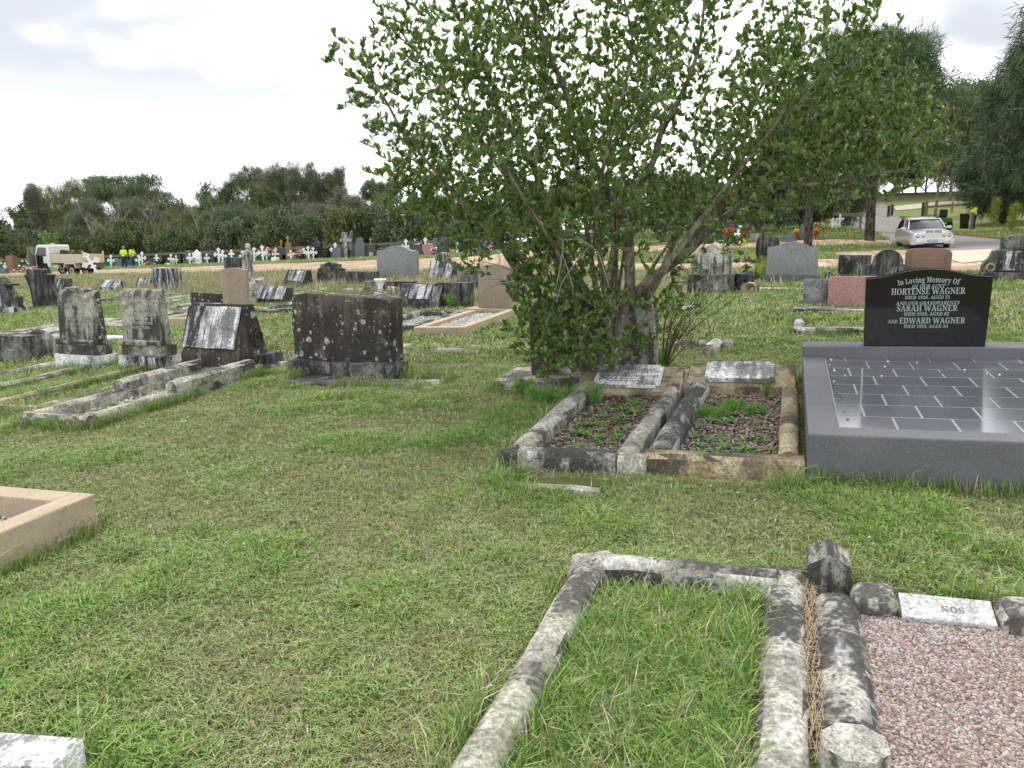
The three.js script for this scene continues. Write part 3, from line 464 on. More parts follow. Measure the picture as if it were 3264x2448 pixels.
{
  const o = [-0.063, -5.223];
  const mk = (name, label) => plot(name, label, 'grave', o);
  const B = (p, len, prof, mat, x, z, ry, seed, name = 'kerb_stone') => at(part(name, boxUV(beam(len, prof, 14, .006, seed), 2.4), mat, p), x, 0, z, ry);
  const g1 = mk('grave_kerb', 'mossy sandstone grave kerb with leaf litter below the lettered marble desk');
  B(g1, 2.3, profRound(.165, .15), M.kerb, .085, -.16, .02, 1); B(g1, 2.1, profRound(.14, .13), M.kerb, .80, -.22, -.012, 2); at(part('kerb_stone', boxUV(beam(.66, profCham(.15, .14, .035), 10, .007, 3), 2.4), M.kerbDark, g1), .1, 0, -.08, -Math.PI / 2 + .02); at(part('kerb_stone', boxUV(beam(.17, profCham(.16, .13, .03), 4, .01, 9), 2.4), M.kerbDark, g1), -.005, -.01, -.02, -.5);
  at(part('kerb_stone', boxUV(beam(.18, profCham(.14, .12, .03), 4, .008, 4), 2.4), M.kerb, g1), .77, 0, -.1, -Math.PI / 2);
  part('leaf_litter', boxUV(move(new THREE.BoxGeometry(.64, .1, 2.0), .44, -.01, -1.2), 1), M.mulch, g1);
  const g2 = mk('grave_kerb', 'worn brown sandstone grave kerb with weeds, touching the polished tiled grave');
  B(g2, 2.1, profRound(.165, .15), M.kerbDark, 1.01, -.26, -.02, 5); B(g2, 2.0, profRound(.13, .14), M.sand, 1.815, -.3, 0, 6); at(part('kerb_stone', boxUV(beam(.98, profCham(.15, .13, .03), 12, .007, 7), 2.4), M.sand, g2), .93, 0, -.17, -Math.PI / 2 + .035);
  part('leaf_litter', boxUV(move(new THREE.BoxGeometry(.68, .1, 2.05), 1.42, -.015, -1.35), 1), M.mulch, g2);
  noGrass(o, -.02, 1.95, -.02, 2.95);
  const [d1x, d1z] = [1.031, -7.115], [d2x, d2z] = [2.049, -7.12];
  const h1 = plot('grave_desk', 'sandstone desk with white marble tablet in raised lettering below the shrub', 'headstone', [d1x, d1z]);
  const a = deskTablet(h1, .95, .235, .46, M.sand, { geo: boxUV(notched(.6, .37, .03), 1.4), mat: M.marble, x: -.01 });
  const tx = mergeGeometries([line('BELOVED OF', .026, .142, { font: fontSans, width: .2 }), line('MY HUSBAND', .024, .112, { font: fontSans, width: .17 }), line('WILLIAM DOUGLAS', .038, .07, { font: fontSans, width: .46 }), line('DIED 7TH OCT 1927 AGED 78 YEARS', .026, .034, { font: fontSans, width: .56 }), line('At Rest', .024, .004, { width: .12 }), line('ALSO JAMES W. DOUGLAS', .036, -.05, { font: fontSans, width: .56 }), line('DIED 10TH DEC. 1931', .027, -.092, { font: fontSans, width: .34 }), line('AGED 45 YEARS', .027, -.132, { font: fontSans, width: .28 })]);
  at(part('inscription', tx, M.lead, a.pl), 0, 0, .0345);
  const h2 = plot('grave_desk', 'sandstone desk with blotched white marble tablet touching the polished tiled grave', 'headstone', [d2x, d2z]);
  const b = deskTablet(h2, .96, .215, .46, M.sand, { geo: boxUV(notched(.6, .33, .04), 1.4, .37, .11), mat: M.marble, x: -.01 });
  at(part('inscription', mergeGeometries([line('Elizabeth', .03, .09, { width: .16, x: .07 }), line('Alexander', .03, .055, { width: .22, x: -.03 }), line('Died', .026, .02, { width: .06, x: -.2 })]), M.lead, b.pl), 0, 0, .0445);
  // broad headstone hidden behind the stems, on its slab
  const [sx, sz] = [-0.184, -7.72];
  const hb = plot('headstone', 'broad grey headstone on a wide slab standing behind the shrub stems', 'headstone', [sx, sz]);
  part('slab', boxUV(move(roughBlock(1.9, .3, .75, .006, 12, [14, 3, 6]), .95, -.17, -.38), 2.4), M.kerb, hb);
  const tb = part('tablet', boxUV(creased(extrudeFront([[-.62, 0], [.62, 0], [.62, .62], [.6, .7], [.4, .78], [-.4, .78], [-.6, .7], [-.62, .62]], .16, .012)), 1.4), M.grey, hb); tb.position.set(.92, .12, -.3);
  noGrass([sx, sz], -.02, 1.95, -.02, .8);
  // mossy stone edge lying flush in the lawn in front
  const [fx, fz] = [-0.063, -4.836];
  const fl = plot('stone_edging', 'flush mossy stone edging in the lawn before the sandstone kerb', 'edging', [fx, fz]);
  part('edge_stone', boxUV(move(roughBlock(.66, .1, .09, .012, 15, [10, 2, 3], .01), .3, -.06, 0), 2.4), M.kerb, fl);
  part('moss', boxUV(move(roughBlock(.5, .05, .14, .012, 16, [10, 2, 4], .02), .42, -.012, -.13), 1), flat(0x4f5522, 1), fl); noGrass([fx, fz], -.03, .66, -.05, .2);
  const [kx, kz] = [1.832, -9.535];
  const fr = plot('grave_kerb', 'broken pale kerb stones round white pebbles, just right of the shrub foot', 'grave', [kx, kz]);
  at(part('kerb_stone', boxUV(beam(.36, profCham(.13, .12, .04), 6, .01, 21), 2.4), M.kerb, fr), -.02, 0, -.35, -Math.PI / 2); at(part('kerb_stone', boxUV(beam(.4, profCham(.13, .12, .04), 6, .01, 22), 2.4), M.kerb, fr), .36, 0, -.36, -Math.PI / 2); at(part('kerb_stone', boxUV(beam(.5, profCham(.15, .16, .05), 6, .01, 23), 2.4), M.kerb, fr), .52, -.02, .18, -.1);
  gravel(fr, 0, .45, .02, .3, 0, 260, .012, PALE, 71, M.mulch);
}

// --- foreground: grass-filled kerb, and pink gravel grave with gabled post
{
  const o = [0.277, -3.505];
  const g1 = plot('grave_kerb', 'rounded grey concrete grave kerb filled with lush green grass in the foreground', 'grave', o);
  at(part('kerb_stone', boxUV(beam(2.1, profRound(.155, .1), 22, .009, 31), 2.4), M.kerb, g1), .085, 0, 2.05, 0); at(part('kerb_stone', boxUV(beam(.8, profRound(.15, .125), 12, .008, 32), 2.4), M.kerbDark, g1), .1, 0, -.02, -Math.PI / 2 + .03); at(part('corner_stone', boxUV(move(roughBlock(.22, .24, .2, .02, 33, [6, 5, 6], .05), 0, -.125, 0), 2.4), M.kerb, g1), .09, 0, -.02, .2); at(part('kerb_stone', boxUV(beam(2.1, profRound(.165, .1), 22, .008, 34), 2.4), M.kerbDark, g1), .935, 0, 2.0, .0);
  at(part('corner_stone', boxUV(move(roughBlock(.24, .22, .16, .014, 35, [6, 5, 5], .04), 0, -.12, 0), 2.4), M.kerbDark, g1), .92, 0, -.1, 0);
  const g2 = plot('grave_kerb', 'grey grave kerb filled with pink gravel in the foreground corner', 'grave', o);
  at(part('kerb_stone', boxUV(beam(.88, profRound(.175, .1), 14, .007, 36), 2.4), M.kerbDark, g2), 1.13, 0, .95, -.005);
  at(part('corner_stone', boxUV(move(roughBlock(.17, .26, .19, .012, 37, [6, 6, 6], .05), 0, -.145, 0), 2.4), M.kerb, g2), 1.275, 0, .02, .06); at(part('corner_stone', boxUV(move(roughBlock(.22, .27, .2, .012, 38, [6, 6, 6], .06), 0, -.145, 0), 2.4), M.kerb, g2), 1.81, 0, .05, .06);
  const oct = new THREE.CylinderGeometry(.095, .1, .2, 8, 1); oct.rotateY(Math.PI / 8); at(part('corner_post', boxUV(creased(oct, .3), .6), M.greyPale, g2), 1.13, .045, 1.12, .1);
  gravel(g2, 1.215, 2.6, -1.25, -.1, .035, 42000, .0052, PINK, 72, M.gravelPink);
  noGrass(o, 1.05, 2.7, -1.4, .12);
  noGrass(o, 0, .17, -2.2, .08); noGrass(o, 0, 1.05, -.1, .08); noGrass(o, .84, 1.3, -2.2, .1);
  const post = plot('gabled_post', 'small dark stone corner post with gabled top on the kerb corner', 'post', [1.346, -3.209]);
  part('post_block', boxUV(creased(extrudeFront([[-.088, -.1], [.088, -.1], [.088, .15], [0, .205], [-.088, .15]], .19, .008, 2)), .6), M.grey, post);
  const pl = plot('name_plate', 'white marble name plate lettered SON lying between two corner stones', 'plaque', [1.694, -2.879]);
  const slab = part('plate', boxUV(rbox(.33, .028, .15, .004, 1), .8, .2, .4), stdMat(TX.marbleClean, .6, .001, { color: 0xd2d2d0 }), pl); at(slab, -.01, .045, -.085, 0, .22); 
  const son = line('SON', .034, 0, { width: .085 }); son.rotateX(-Math.PI / 2); son.rotateY(Math.PI); at(part('inscription', son, flat(0x6c6c6a, .8), slab), .02, .0295, -.012);
  part('footing', boxUV(move(roughBlock(.33, .16, .1, .006, 39, [6, 4, 4]), 0, -.12, -.1), 2.4), M.kerb, pl);
  // straw lying in the gap between the two kerbs
  const R = rng(88), st = []; for (let i = 0; i < 420; i++) { const len = .03 + R() * .07, u = 1.15 * R(), a = R() < .6 ? (R() - .5) * .5 : R() * 3; const w = .012 + .02 * R(); st.push({ m: new THREE.Matrix4().compose(v3(1.032 + (R() - .5) * .045, .04 + R() * .045, u - .05), new THREE.Quaternion().setFromEuler(new THREE.Euler(Math.PI / 2 + (R() - .5) * .5, 0, a)), v3(.0022, len, .0022)), c: [.42 + R() * .14, .33 + R() * .1, .2 + R() * .08] }); }
  const hay = new THREE.Group(); hay.name = 'straw'; hay.position.copy(g1.position); hay.quaternion.copy(g1.quaternion); scene.add(hay); tag(hay, 'dry straw caught in the gap between the two kerbs', 'straw', undefined, 'stuff');
  instanced('stalk', new THREE.CylinderGeometry(.5, .5, 1, 4), flat(0xffffff, .95), st, hay, 'stuff');
}

// --- tan kerb at the left edge and white marble block in the corner
{
  const o = [-2.362, -4.4], g = plot('grave_kerb', 'smooth tan concrete grave kerb filled with grey gravel at the left edge', 'grave', o);
  const K = (w, d, x, z) => part('kerb_stone', boxUV(move(rbox(w, .385, d, .012, 2), x, -.15, z), 1), M.concrete, g);
  K(.15, 2.4, -.075, 1.2 - .0); K(1.0, .15, -.65, .075); K(.15, 2.4, -1.225, 1.2); K(1.0, .15, -.65, 2.325);
  gravel(g, -1.15, -.15, -2.25, -.15, .1, 4200, .011, PALE, 73, M.gravelPale);
  noGrass(o, -1.3, .005, -2.4, .005);
  const b = plot('marble_block', 'white marble grave end block in the bottom corner', 'grave', [-1.346, -1.979], YAW + .16);
  part('block', boxUV(move(rbox(.9, .28, .14, .008, 2), -.45, -.12, -.19), .8), M.marble, b); noGrass([b.position.x, b.position.z], -.9, .02, .1, .3, YAW + .12);
}

// --- the front row on the left
function scrollTablet(label, q, seed, crest) {                  // tablet rolled over at the top, roll moulding, two plinths
  const [x, z, w, h] = q, g = thing('headstone', label, 'headstone', [x, z], YAW + (seed % 3 - 1) * .01); g.rotation.z = crest ? -.012 : .008;
  const d = w * .78, pw_ = w, ph = h * .2;
  part('plinth', boxUV(move(rbox(pw_, ph + .15, d * .72, .008, 1), 0, -.15, -d * .36), 1.4), crest ? M.marble : M.streak, g).userData.label = crest ? 'white marble plinth with grey stains' : 'streaked grey and white plinth';
  const bw = w * .94, bh = h * .125; part('base', boxUV(move(rbox(bw, bh, d * .52, .008, 1), -.0, ph, -d * .36), 1.4), M.grey, g);
  const tw = w * .91, th = h - ph - bh, y0 = ph + bh, zf = -d * .14, dep = d * .38, prof = [[zf, y0]], r = .1 * th + .03;
  for (let k = 0; k <= 8; k++) { const a = k / 8 * Math.PI / 2; prof.push([zf - .02 - r + Math.cos(a) * r, y0 + th - r + Math.sin(a) * r]); } prof.push([zf - dep * .62, y0 + th * .97], [zf - dep * .7, y0 + th * .85], [zf - dep, y0]);
  part('tablet', boxUV(creased(extrudeSide(prof, tw, .008), .5), 1.1), M.grey, g);
  const roll = new THREE.CylinderGeometry(.038, .038, tw + .015, 12); roll.rotateZ(Math.PI / 2); roll.translate(0, y0 + .036, zf + .028); part('roll_moulding', boxUV(creased(roll, .5), 1.4), M.grey, g);
  if (crest) { const R = rng(seed), gs = []; for (let k = 0; k < 16; k++) { const s = new THREE.IcosahedronGeometry(.022 + R() * .035, 1); s.scale(1.3, .6, .9); s.translate((R() - .45) * tw * .62, y0 + th + .005 + R() * .028 - Math.abs(R() - .5) * .03, zf - .05 - R() * .06); gs.push(s.flatIndex()); } for (let k = 0; k < 14; k++) { const s = new THREE.IcosahedronGeometry(.02 + R() * .02, 0); s.translate(tw / 2 + .006, y0 + th * R() * .9, zf - dep * (.3 + .3 * R())); gs.push(s.flatIndex()); } part('carved_ornament', boxUV(lumpy(mergeGeometries(gs), .006, 20, seed), 1), M.grey, g); }
  const ins = crest ? wornLines(tw * .8, [[.72, .7, .035], [.62, .5], [.54, .66], [.46, .5], [.38, .6], [.3, .4]].map(([y, l, s]) => [y0 + th * y, l, s || .024]), .024, seed) : mergeGeometries([line('In Loving Memory Of', .05, y0 + th * .78, { width: tw * .72, arc: .5 }), line('ALDERMAN', .032, y0 + th * .62, { width: tw * .33 }), line('THOMAS MICHAEL DELMAR', .036, y0 + th * .53, { width: tw * .86 }), line('OF ALEXANDRIA', .03, y0 + th * .46, { width: tw * .42 }), line('DIED 1ST MARCH 1926', .032, y0 + th * .38, { width: tw * .64 }), line('AGED 74 YEARS.', .03, y0 + th * .3, { width: tw * .5 })]);
  at(part('inscription', ins, M.paleLetter, g), 0, 0, zf + .0015);
  noGrass([x, z], -w / 2, w / 2, 0, d * .75); return g;
}
scrollTablet('pale stained headstone with carved crest on a white marble plinth', [-5.676, -10.319, 0.674, 1.04], 5, true);
scrollTablet('streaked grey headstone with plain rolled top, beside the carved-crest headstone', [-4.656, -9.932, 0.669, 1.04], 6, false);
{
  const q = [-3.581, -9.224, 0.904, 0.78], [x, z, w] = q, g = thing('headstone', 'dark scroll-sided stone desk carrying a white open marble book', 'headstone', [x, z], YAW);
  part('step', boxUV(move(roughBlock(w, .36, .82, .008, 44, [12, 4, 8]), 0, -.22, -.41), 2.4), M.kerb, g);
  const bw = w * .86, y0 = .14, H = .72; 
  part('body', boxUV(creased(extrudeSide([[-.08, y0], [-.08, y0 + .14], [-.13, y0 + .2], [-.3, y0 + H - .05], [-.33, y0 + H], [-.46, y0 + H], [-.5, y0 + H - .06], [-.66, y0 + .22], [-.72, y0 + .1], [-.72, y0]], bw, .01), .5), 1.4), M.brown, g);
  const a = Math.atan2(H - .25, .17), bk = [];
  for (const s of [-1, 1]) { const p = new THREE.PlaneGeometry(1, 1, 6, 1), pp = p.attributes.position; const leaf = new THREE.BoxGeometry(bw * .46, .5, .03, 8, 1, 1), lp = leaf.attributes.position; for (let i = 0; i < lp.count; i++) { const t = (lp.getX(i) / (bw * .46) + .5) * (s > 0 ? 1 : -1) + (s > 0 ? 0 : 1); lp.setZ(i, lp.getZ(i) + .03 * Math.sin(t * Math.PI * .85) - .0); } leaf.translate(s * bw * .235, 0, 0); leaf.computeVertexNormals(); const pg = at(part('book_page', boxUV(creased(leaf, .4), 1.1), s < 0 ? M.streak : M.marble, g), -.0, y0 + .45, -.185, 0, -(Math.PI / 2 - a)); at(part('inscription', wornLines(bw * .4, [[.18, .9], [.13, .8], [.08, .9], [.03, .7], [-.02, .85]], .02, 50 + s), M.lead, pg), s * bw * .235, 0, .046); }
  for (const s of [-1, 1]) { const pts = []; for (let k = 0; k <= 26; k++) { const t = k / 26, an = t * 4.2 * Math.PI, r = .125 * (1 - t * .86); pts.push(v3(0, Math.cos(an) * r, Math.sin(an) * r)); } const sp = tubeAlong(pts, .024, .018, 6, 40); const m = part('scroll', boxUV(sp.flatIndex(), 1), M.brown, g); m.position.set(s * (bw / 2 + .004), y0 + .32, -.5); }
  noGrass([x, z], -w / 2, w / 2, 0, .85);
}
function kerbPlot(label, o, w, l, h, mat, { fill, open, yaw = YAW, t = .13, prof = profCham, seed = 1, n = 900, tall } = {}) {
  const g = plot('grave_kerb', label, 'grave', o, yaw), R = rng(seed * 7 + 1);
  const B = (len, x, z, ry, hh = h) => at(part('kerb_stone', boxUV(beam(len, prof(t, hh, .03), 12, .008, seed * 11 + Math.floor(R() * 90)), 2.4), mat, g), x, 0, z, ry);
  B(l - t, t / 2, -t, 0); B(l - t, w - t / 2, -t, 0); if (open !== 'front') B(w, 0, -t / 2, -Math.PI / 2); if (open !== 'back') B(w - 2 * t, t, -l + t / 2, -Math.PI / 2);
  if (tall) { const T2 = (x) => at(part('coping', boxUV(beam(l * .52, prof(t, h + .09, .035), 8, .008, seed * 13), 2.4), mat, g), x, 0, -l * .46, 0); T2(t / 2); T2(w - t / 2); }
  if (fill) gravel(g, t, w - t, t, l - t, .02, n, .016, fill, seed + 300, M.gravelPale);
  noGrass(o, -.01, w + .01, 0, t + .01, yaw); noGrass(o, -.01, t, 0, l, yaw); noGrass(o, w - t, w + .01, 0, l, yaw); if (fill) noGrass(o, 0, w, 0, l, yaw);
  return g;
}
kerbPlot('stepped grey grave kerb with white pebbles in front of the open marble book', [-4.472, -7.115], .8, 2.45, .14, M.kerb, { fill: [...PALE, [.12, .14, .05], [.13, .15, .05], [.1, .12, .05]], seed: 3, tall: true, n: 1500 });
kerbPlot('overgrown low kerb in front of the streaked rolled-top headstone', [-5.415, -7.88], .85, 2.6, .09, M.sand, { seed: 4 });
kerbPlot('overgrown low kerb in front of the carved-crest headstone', [-6.752, -8.977], .85, 2.2, .09, M.kerb, { seed: 5 });
single('stone_block', boxUV(move(roughBlock(.5, .5, .32, .02, 51, [8, 6, 5], .03), 0, -.1, -.2), 1.4), M.dark, 'dark square stone with stepped top at the left edge of the front row', 'headstone', [-7.06, -11.151], YAW);
{ const [x, z, w, h] = [-6.913, -11.663, 0.745, 0.425]; const s = new THREE.Shape(); s.moveTo(-w / 2, -.1); s.lineTo(w / 2, -.1); s.lineTo(w / 2, h * .62); s.quadraticCurveTo(w * .28, h * 1.02, 0, h); s.quadraticCurveTo(-w * .36, h * .98, -w / 2, h * .5); single('headstone', boxUV(lumpy(extrudeFront(s, .3, .03, 2), .018, 5, 52), 1.4), M.greyPale, 'low grey rough headstone with rounded top behind the carved-crest headstone', 'headstone', [x, z], YAW + .05); }
{ const [x, z] = [-3.112, -9.598]; const g = thing('stone_block', 'small near-black stone block with a curved shoulder beside the book desk', 'stone', [x, z], YAW); part('block', boxUV(creased(extrudeFront([[-.16, -.1], [.3, -.1], [.3, .02], [.2, .1], [.17, .22], [-.16, .22]], .34, .012)), 1.4), M.black, g); }
single('stone_slab', boxUV(move(roughBlock(1.75, .16, .62, .01, 53, [14, 3, 6]), .1, -.12, -.31), 2.4), M.dark, 'flat grey foundation slab under the big brown headstone', 'slab', [-1.749, -8.284], YAW);
noGrass([-1.749, -8.284], -.78, .98, .05, .62);
{ // the big lichened brown stone
  const [x, z, w, h] = [-1.944, -8.836, 1.316, 0.915], g = thing('headstone', 'big dark brown headstone spotted with pale lichen on a rough base', 'headstone', [x, z], YAW - .02); g.position.y += .03;
  const body = roughBlock(w * .97, h * .82, .3, .011, 54, [26, 20, 8], .03), p = body.attributes.position; for (let i = 0; i < p.count; i++) { const t = p.getX(i) / w, y = p.getY(i); if (y > h * .4) p.setY(i, y - .05 * Math.max(0, t + .1) * (y / h) + .02 * (noise3(t * 9, 2, p.getZ(i) * 8, 5) - .5)); } body.computeVertexNormals();
  part('tablet', boxUV(move(creased(body, .7), 0, h * .17, -.24), 1.25, .12, .3), M.brown, g); part('base', boxUV(move(roughBlock(w * 1.04, h * .22, .42, .016, 55, [16, 4, 6], .04), 0, -.03, -.22), 1.4), M.dark, g);
  noGrass([x, z], -w / 2, w / 2, 0, .5);
}
const bits = (label, o, len, mat, ry, seed, h = .1, w = .13) => { const m = single('kerb_stone', boxUV(beam(len, profCham(w, h, .03), 8, .012, seed), 2.4), mat, label, 'kerb stone', o, YAW + ry); return m; };
bits('short pale kerb stone beside the big brown headstone', [-1.668, -10.815], .32, M.kerb, -Math.PI / 2, 61); bits('long pale kerb stone in the lawn between brown headstone and shrub', [-0.961, -10.294], .62, M.kerb, -Math.PI / 2 - .1, 62, .09); bits('sunken kerb stone at the end of the flat foundation slab', [-0.887, -8.282], .34, M.kerb, -.2, 63, .04); bits('sunken flat kerb stone in the grass between the two pale kerb stones', [-1.204, -10.117], .2, M.kerb, -Math.PI / 2, 64, .03);
bits('whitish kerb stone lying behind the small near-black block', [-2.864, -9.703], .5, M.kerbDark, -.35, 65, .09);
{ const b = single('brick', rbox(.22, .11, .1, .006, 1), flat(0x8a4f3a, .9), 'loose orange brick on a stone behind the book desk', 'brick', [-3.978, -12.049], .5, undefined, .14); single('stone_block', boxUV(move(roughBlock(.34, .26, .26, .02, 66, [6, 5, 5], .05), 0, -.1, 0), 1.4), M.grey, 'grey rounded stone under the loose orange brick', 'stone', [-3.955, -11.979], .4); }
single('stone_chip', boxUV(roughBlock(.05, .02, .024, .004, 67, [3, 2, 2], .005), 1), M.marbleClean, 'small white stone chip lying on the open lawn', 'stone', [-2.931, -7.014], .8, undefined, .015);

// ---------------------------------------------------------------- older stones in the middle distance
function outline(kind, w, h) {
  const s = new THREE.Shape(), a = w / 2; s.moveTo(-a, 0); s.lineTo(a, 0);
  if (kind === 'serpentine') { const k = h * .84; s.lineTo(a, k); s.lineTo(a * .84, k); s.bezierCurveTo(a * .5, k + .01, a * .5, h, 0, h); s.bezierCurveTo(-a * .5, h, -a * .5, k + .01, -a * .84, k); s.lineTo(-a, k); }
  else if (kind === 'round') { s.lineTo(a, h - a); s.absarc(0, h - a, a, 0, Math.PI, false); }
  else if (kind === 'shallow') { s.lineTo(a, h * .94); s.quadraticCurveTo(0, h * 1.06, -a, h * .94); }
  else if (kind === 'shoulder') { const r = a * .66, k = h - r * .95; s.lineTo(a, k * .78); s.lineTo(a * .9, k * .86); s.lineTo(a * .74, k * .9); s.lineTo(r, k); s.absarc(0, k, r, 0, Math.PI, false); s.lineTo(-a * .74, k * .9); s.lineTo(-a * .9, k * .86); s.lineTo(-a, k * .78); }
  else if (kind === 'heart') { const n = a * .42; s.lineTo(n, 0); s.lineTo(n, h * .18); s.bezierCurveTo(a * 1.1, h * .45, a * 1.25, h * .98, a * .5, h); s.quadraticCurveTo(a * .1, h, 0, h * .9); s.quadraticCurveTo(-a * .1, h, -a * .5, h); s.bezierCurveTo(-a * 1.25, h * .98, -a * 1.1, h * .45, -n, h * .18); s.lineTo(-n, 0); }
  else if (kind === 'peak') { s.lineTo(a, h * .8); s.lineTo(a * .3, h * .9); s.lineTo(0, h); s.lineTo(-a * .3, h * .9); s.lineTo(-a, h * .8); }
  else if (kind === 'wave') { s.lineTo(a, h); s.bezierCurveTo(a * .4, h * .8, -a * .2, h * .84, -a * .5, h * .9); s.lineTo(-a, h * .98); }
  else if (kind === 'crest') { const p = [[1, .62], [.9, .7], [.96, .76], [.7, .8], [.62, .86], [.66, .92], [.4, .9], [.3, .97], [0, 1], [-.3, .96], [-.42, .9], [-.68, .93], [-.6, .86], [-.72, .79], [-.95, .77], [-.9, .68], [-1, .62]]; p.forEach(([x, y]) => s.lineTo(x * a, y * h)); }
  else if (kind === 'clipped') { s.lineTo(a, h * .9); s.lineTo(a * .9, h); s.lineTo(-a * .9, h); s.lineTo(-a, h * .9); }
  else { s.lineTo(a, h); s.lineTo(-a, h); }
  return s;
}
function hs(label, [x, z, w, h], { kind = 'flat', depth = .14, mat = M.grey, base, baseMat, lean = 0, tilt = 0, yaw = YAW, ins, insMat = M.paleLetter, rough = 0, name = 'headstone', category = 'headstone', pitch = true } = {}) {
  const g = thing(name, label, category, [x, z], yaw); let y0 = 0, tw = w;
  if (base) { const [bw, bh, bd] = base; const bm = part('base', boxUV(move(rbox(w, bh + .12, bd, .012, 2), 0, -.12, -bd / 2), 1.4), baseMat || mat, g); y0 = bh; tw = w * bw; }
  const zt = base ? -(base[2] - depth) / 2 : 0; let geo = extrudeFront(outline(kind, tw, h - y0 + (base ? 0 : .12)), depth, .012, 2); geo = rough ? lumpy(geo, rough, 7, Math.floor(w * 999)) : creased(geo, .5);
  const t = part('tablet', boxUV(geo, 1.4), mat, g); t.position.set(0, base ? y0 : -.12, zt);
  if (ins) at(part('inscription', wornLines(tw * .8, ins.map(([f, l, s]) => [f * (h - y0), l, s]), .03, Math.floor(w * 777)), insMat, t), 0, 0, .002);
  g.rotation.z = lean; g.rotation.x = tilt; noGrass([x, z], -w / 2, w / 2, 0, base ? base[2] : depth, yaw); return g;
}
function wedge(label, [x, z, w, h], { mat = M.dark, plaque = M.streak, depth = .4, book = false, notch = false, front = .3, yaw = YAW, top = .35, words = true, step } = {}) {
  const g = thing('desk_headstone', label, 'headstone', [x, z], yaw); let y0 = 0;
  if (step) { part('step', boxUV(move(rbox(w * 1.25, step + .1, depth * 1.3, .01, 1), 0, -.1, -depth * .5), 2.4), M.kerb, g); y0 = step; }
  const H = h - y0, run = depth * (1 - top); part('body', boxUV(creased(extrudeSide([[0, y0 - (step ? 0 : .12)], [0, y0 + H * front], [-run * .7, y0 + H], [-depth * .8, y0 + H], [-depth, y0 - (step ? 0 : .12)]], w, .012), .4), 1.4), mat, g);
  const dy = H * (1 - front), dz = run * .7, a = Math.atan2(dy, dz), L = Math.hypot(dy, dz), hold = (m, off) => { m.position.set(0, y0 + H * front + dy * .52, -dz * .52 + off); m.rotation.x = -(Math.PI / 2 - a); return m; };
  if (plaque) {
    if (book) for (const s of [-1, 1]) { const b = new THREE.BoxGeometry(w * .47, L * .98, .04, 6, 1, 1), p = b.attributes.position; for (let i = 0; i < p.count; i++) { const t = p.getX(i) / (w * .47) * s + .5; p.setZ(i, p.getZ(i) + .03 * Math.sin(Math.min(1, t * 1.2) * Math.PI * .8)); } b.translate(s * w * .24, 0, .01); b.computeVertexNormals(); hold(part('book_page', boxUV(creased(b, .4), 1.2), plaque, g), .012); }
    else { const pl = hold(part('plaque', boxUV(notch ? notched(w * .66, L * .82, .025, w * .05) : move(rbox(w * .72, L * .84, .03, .004, 1), 0, -L * .42, .0), 1.2), plaque, g), .01); if (words) at(part('inscription', wornLines(w * .55, [[.28, .7], [.16, .9], [.04, .8], [-.08, .9], [-.2, .6]].map(([f, l]) => [f * L, l]), Math.min(.035, L * .07), Math.floor(w * 555)), M.lead, pl), 0, 0, notch ? .0295 : .0165); }
  }
  noGrass([x, z], -w / 2, w / 2, 0, depth, yaw); return g;
}
const rows = (a) => a.map((y, i) => [y, .5 + .45 * ((i * 7) % 5) / 5, .03]);

// left of the shrub, front to back
{
  const [x, z, w, h] = [-12.692, -19.839, 0.804, 0.916], g = thing('headstone', 'dark arched headstone with cornice and scrolled side at the far left edge', 'headstone', [x, z], YAW);
  part('base', boxUV(move(rbox(w * 1.2, h * .22 + .1, .4, .01, 1), .05, -.1, -.2), 1.4), M.streak, g); part('tablet', boxUV(move(creased(extrudeFront(outline('shoulder', w, h * .8), .22, .02, 2)), 0, h * .2, -.06), 1.4), M.dark, g); part('panel', boxUV(move(creased(extrudeFront(outline('round', w * .56, h * .55), .03, .004)), -.02, h * .22, -.035), 1.4), M.streak, g);
  part('cornice', boxUV(move(rbox(w * .5, .05, .26, .012, 2), w * .34, h * .78, -.18), 1.4), M.dark, g); const ur = new THREE.LatheGeometry([[.001, 0], [.07, 0], [.05, .05], [.07, .12], [.06, .2], [.085, .22], [.085, .25], [.001, .26]].map(([a, b]) => new THREE.Vector2(a, b)), 12); ur.translate(w * .68, h * .22, -.2); part('side_urn', boxUV(ur, 1), M.black, g);
}
{
  const [x, z, w, h] = [-12.384, -21.295, 0.928, 1.013], g = thing('headstone', 'tall black streaked headstone with square shoulders narrowing below, behind the front row', 'headstone', [x, z], YAW + .1); const k = h / 900;
  const s = [[750, 1100], [1360, 1100], [1360, 1000], [1325, 780], [1230, 570], [1160, 430], [1215, 250], [1120, 215], [1110, 132], [1040, 126], [700, 126], [670, 150], [675, 235], [585, 258], [650, 410], [705, 560], [722, 800]].map(([a, b]) => [(a - 1020) * k * 1.12, (1030 - b) * k]);
  part('tablet', boxUV(creased(extrudeFront(s.reverse(), .26, .015, 2), .5), 1.4), M.black, g); noGrass([x, z], -w / 2, w / 2, 0, .3);
}
wedge('small dark headstone with white plaque, right behind the black square-shouldered one', [-14.471, -25.665, 0.613, 0.602], { mat: M.dark, plaque: M.streak, depth: .45, top: .5 });
wedge('low wedge headstone, black above and white below, standing alone in the dry grass', [-13.705, -27.343, 0.784, 0.399], { mat: M.streak, plaque: null, depth: .5, step: .08 });
wedge('small desk headstone with a white streaked face, leaning against the tall streaked slab', [-13.1, -28.693, 0.724, 0.352], { mat: M.dark, plaque: M.streak, depth: .4, words: false });
hs('tall square headstone with white streaks down one half', [-11.192, -25.88, 0.722, 0.763], { mat: M.streak, depth: .5, tilt: .03 });
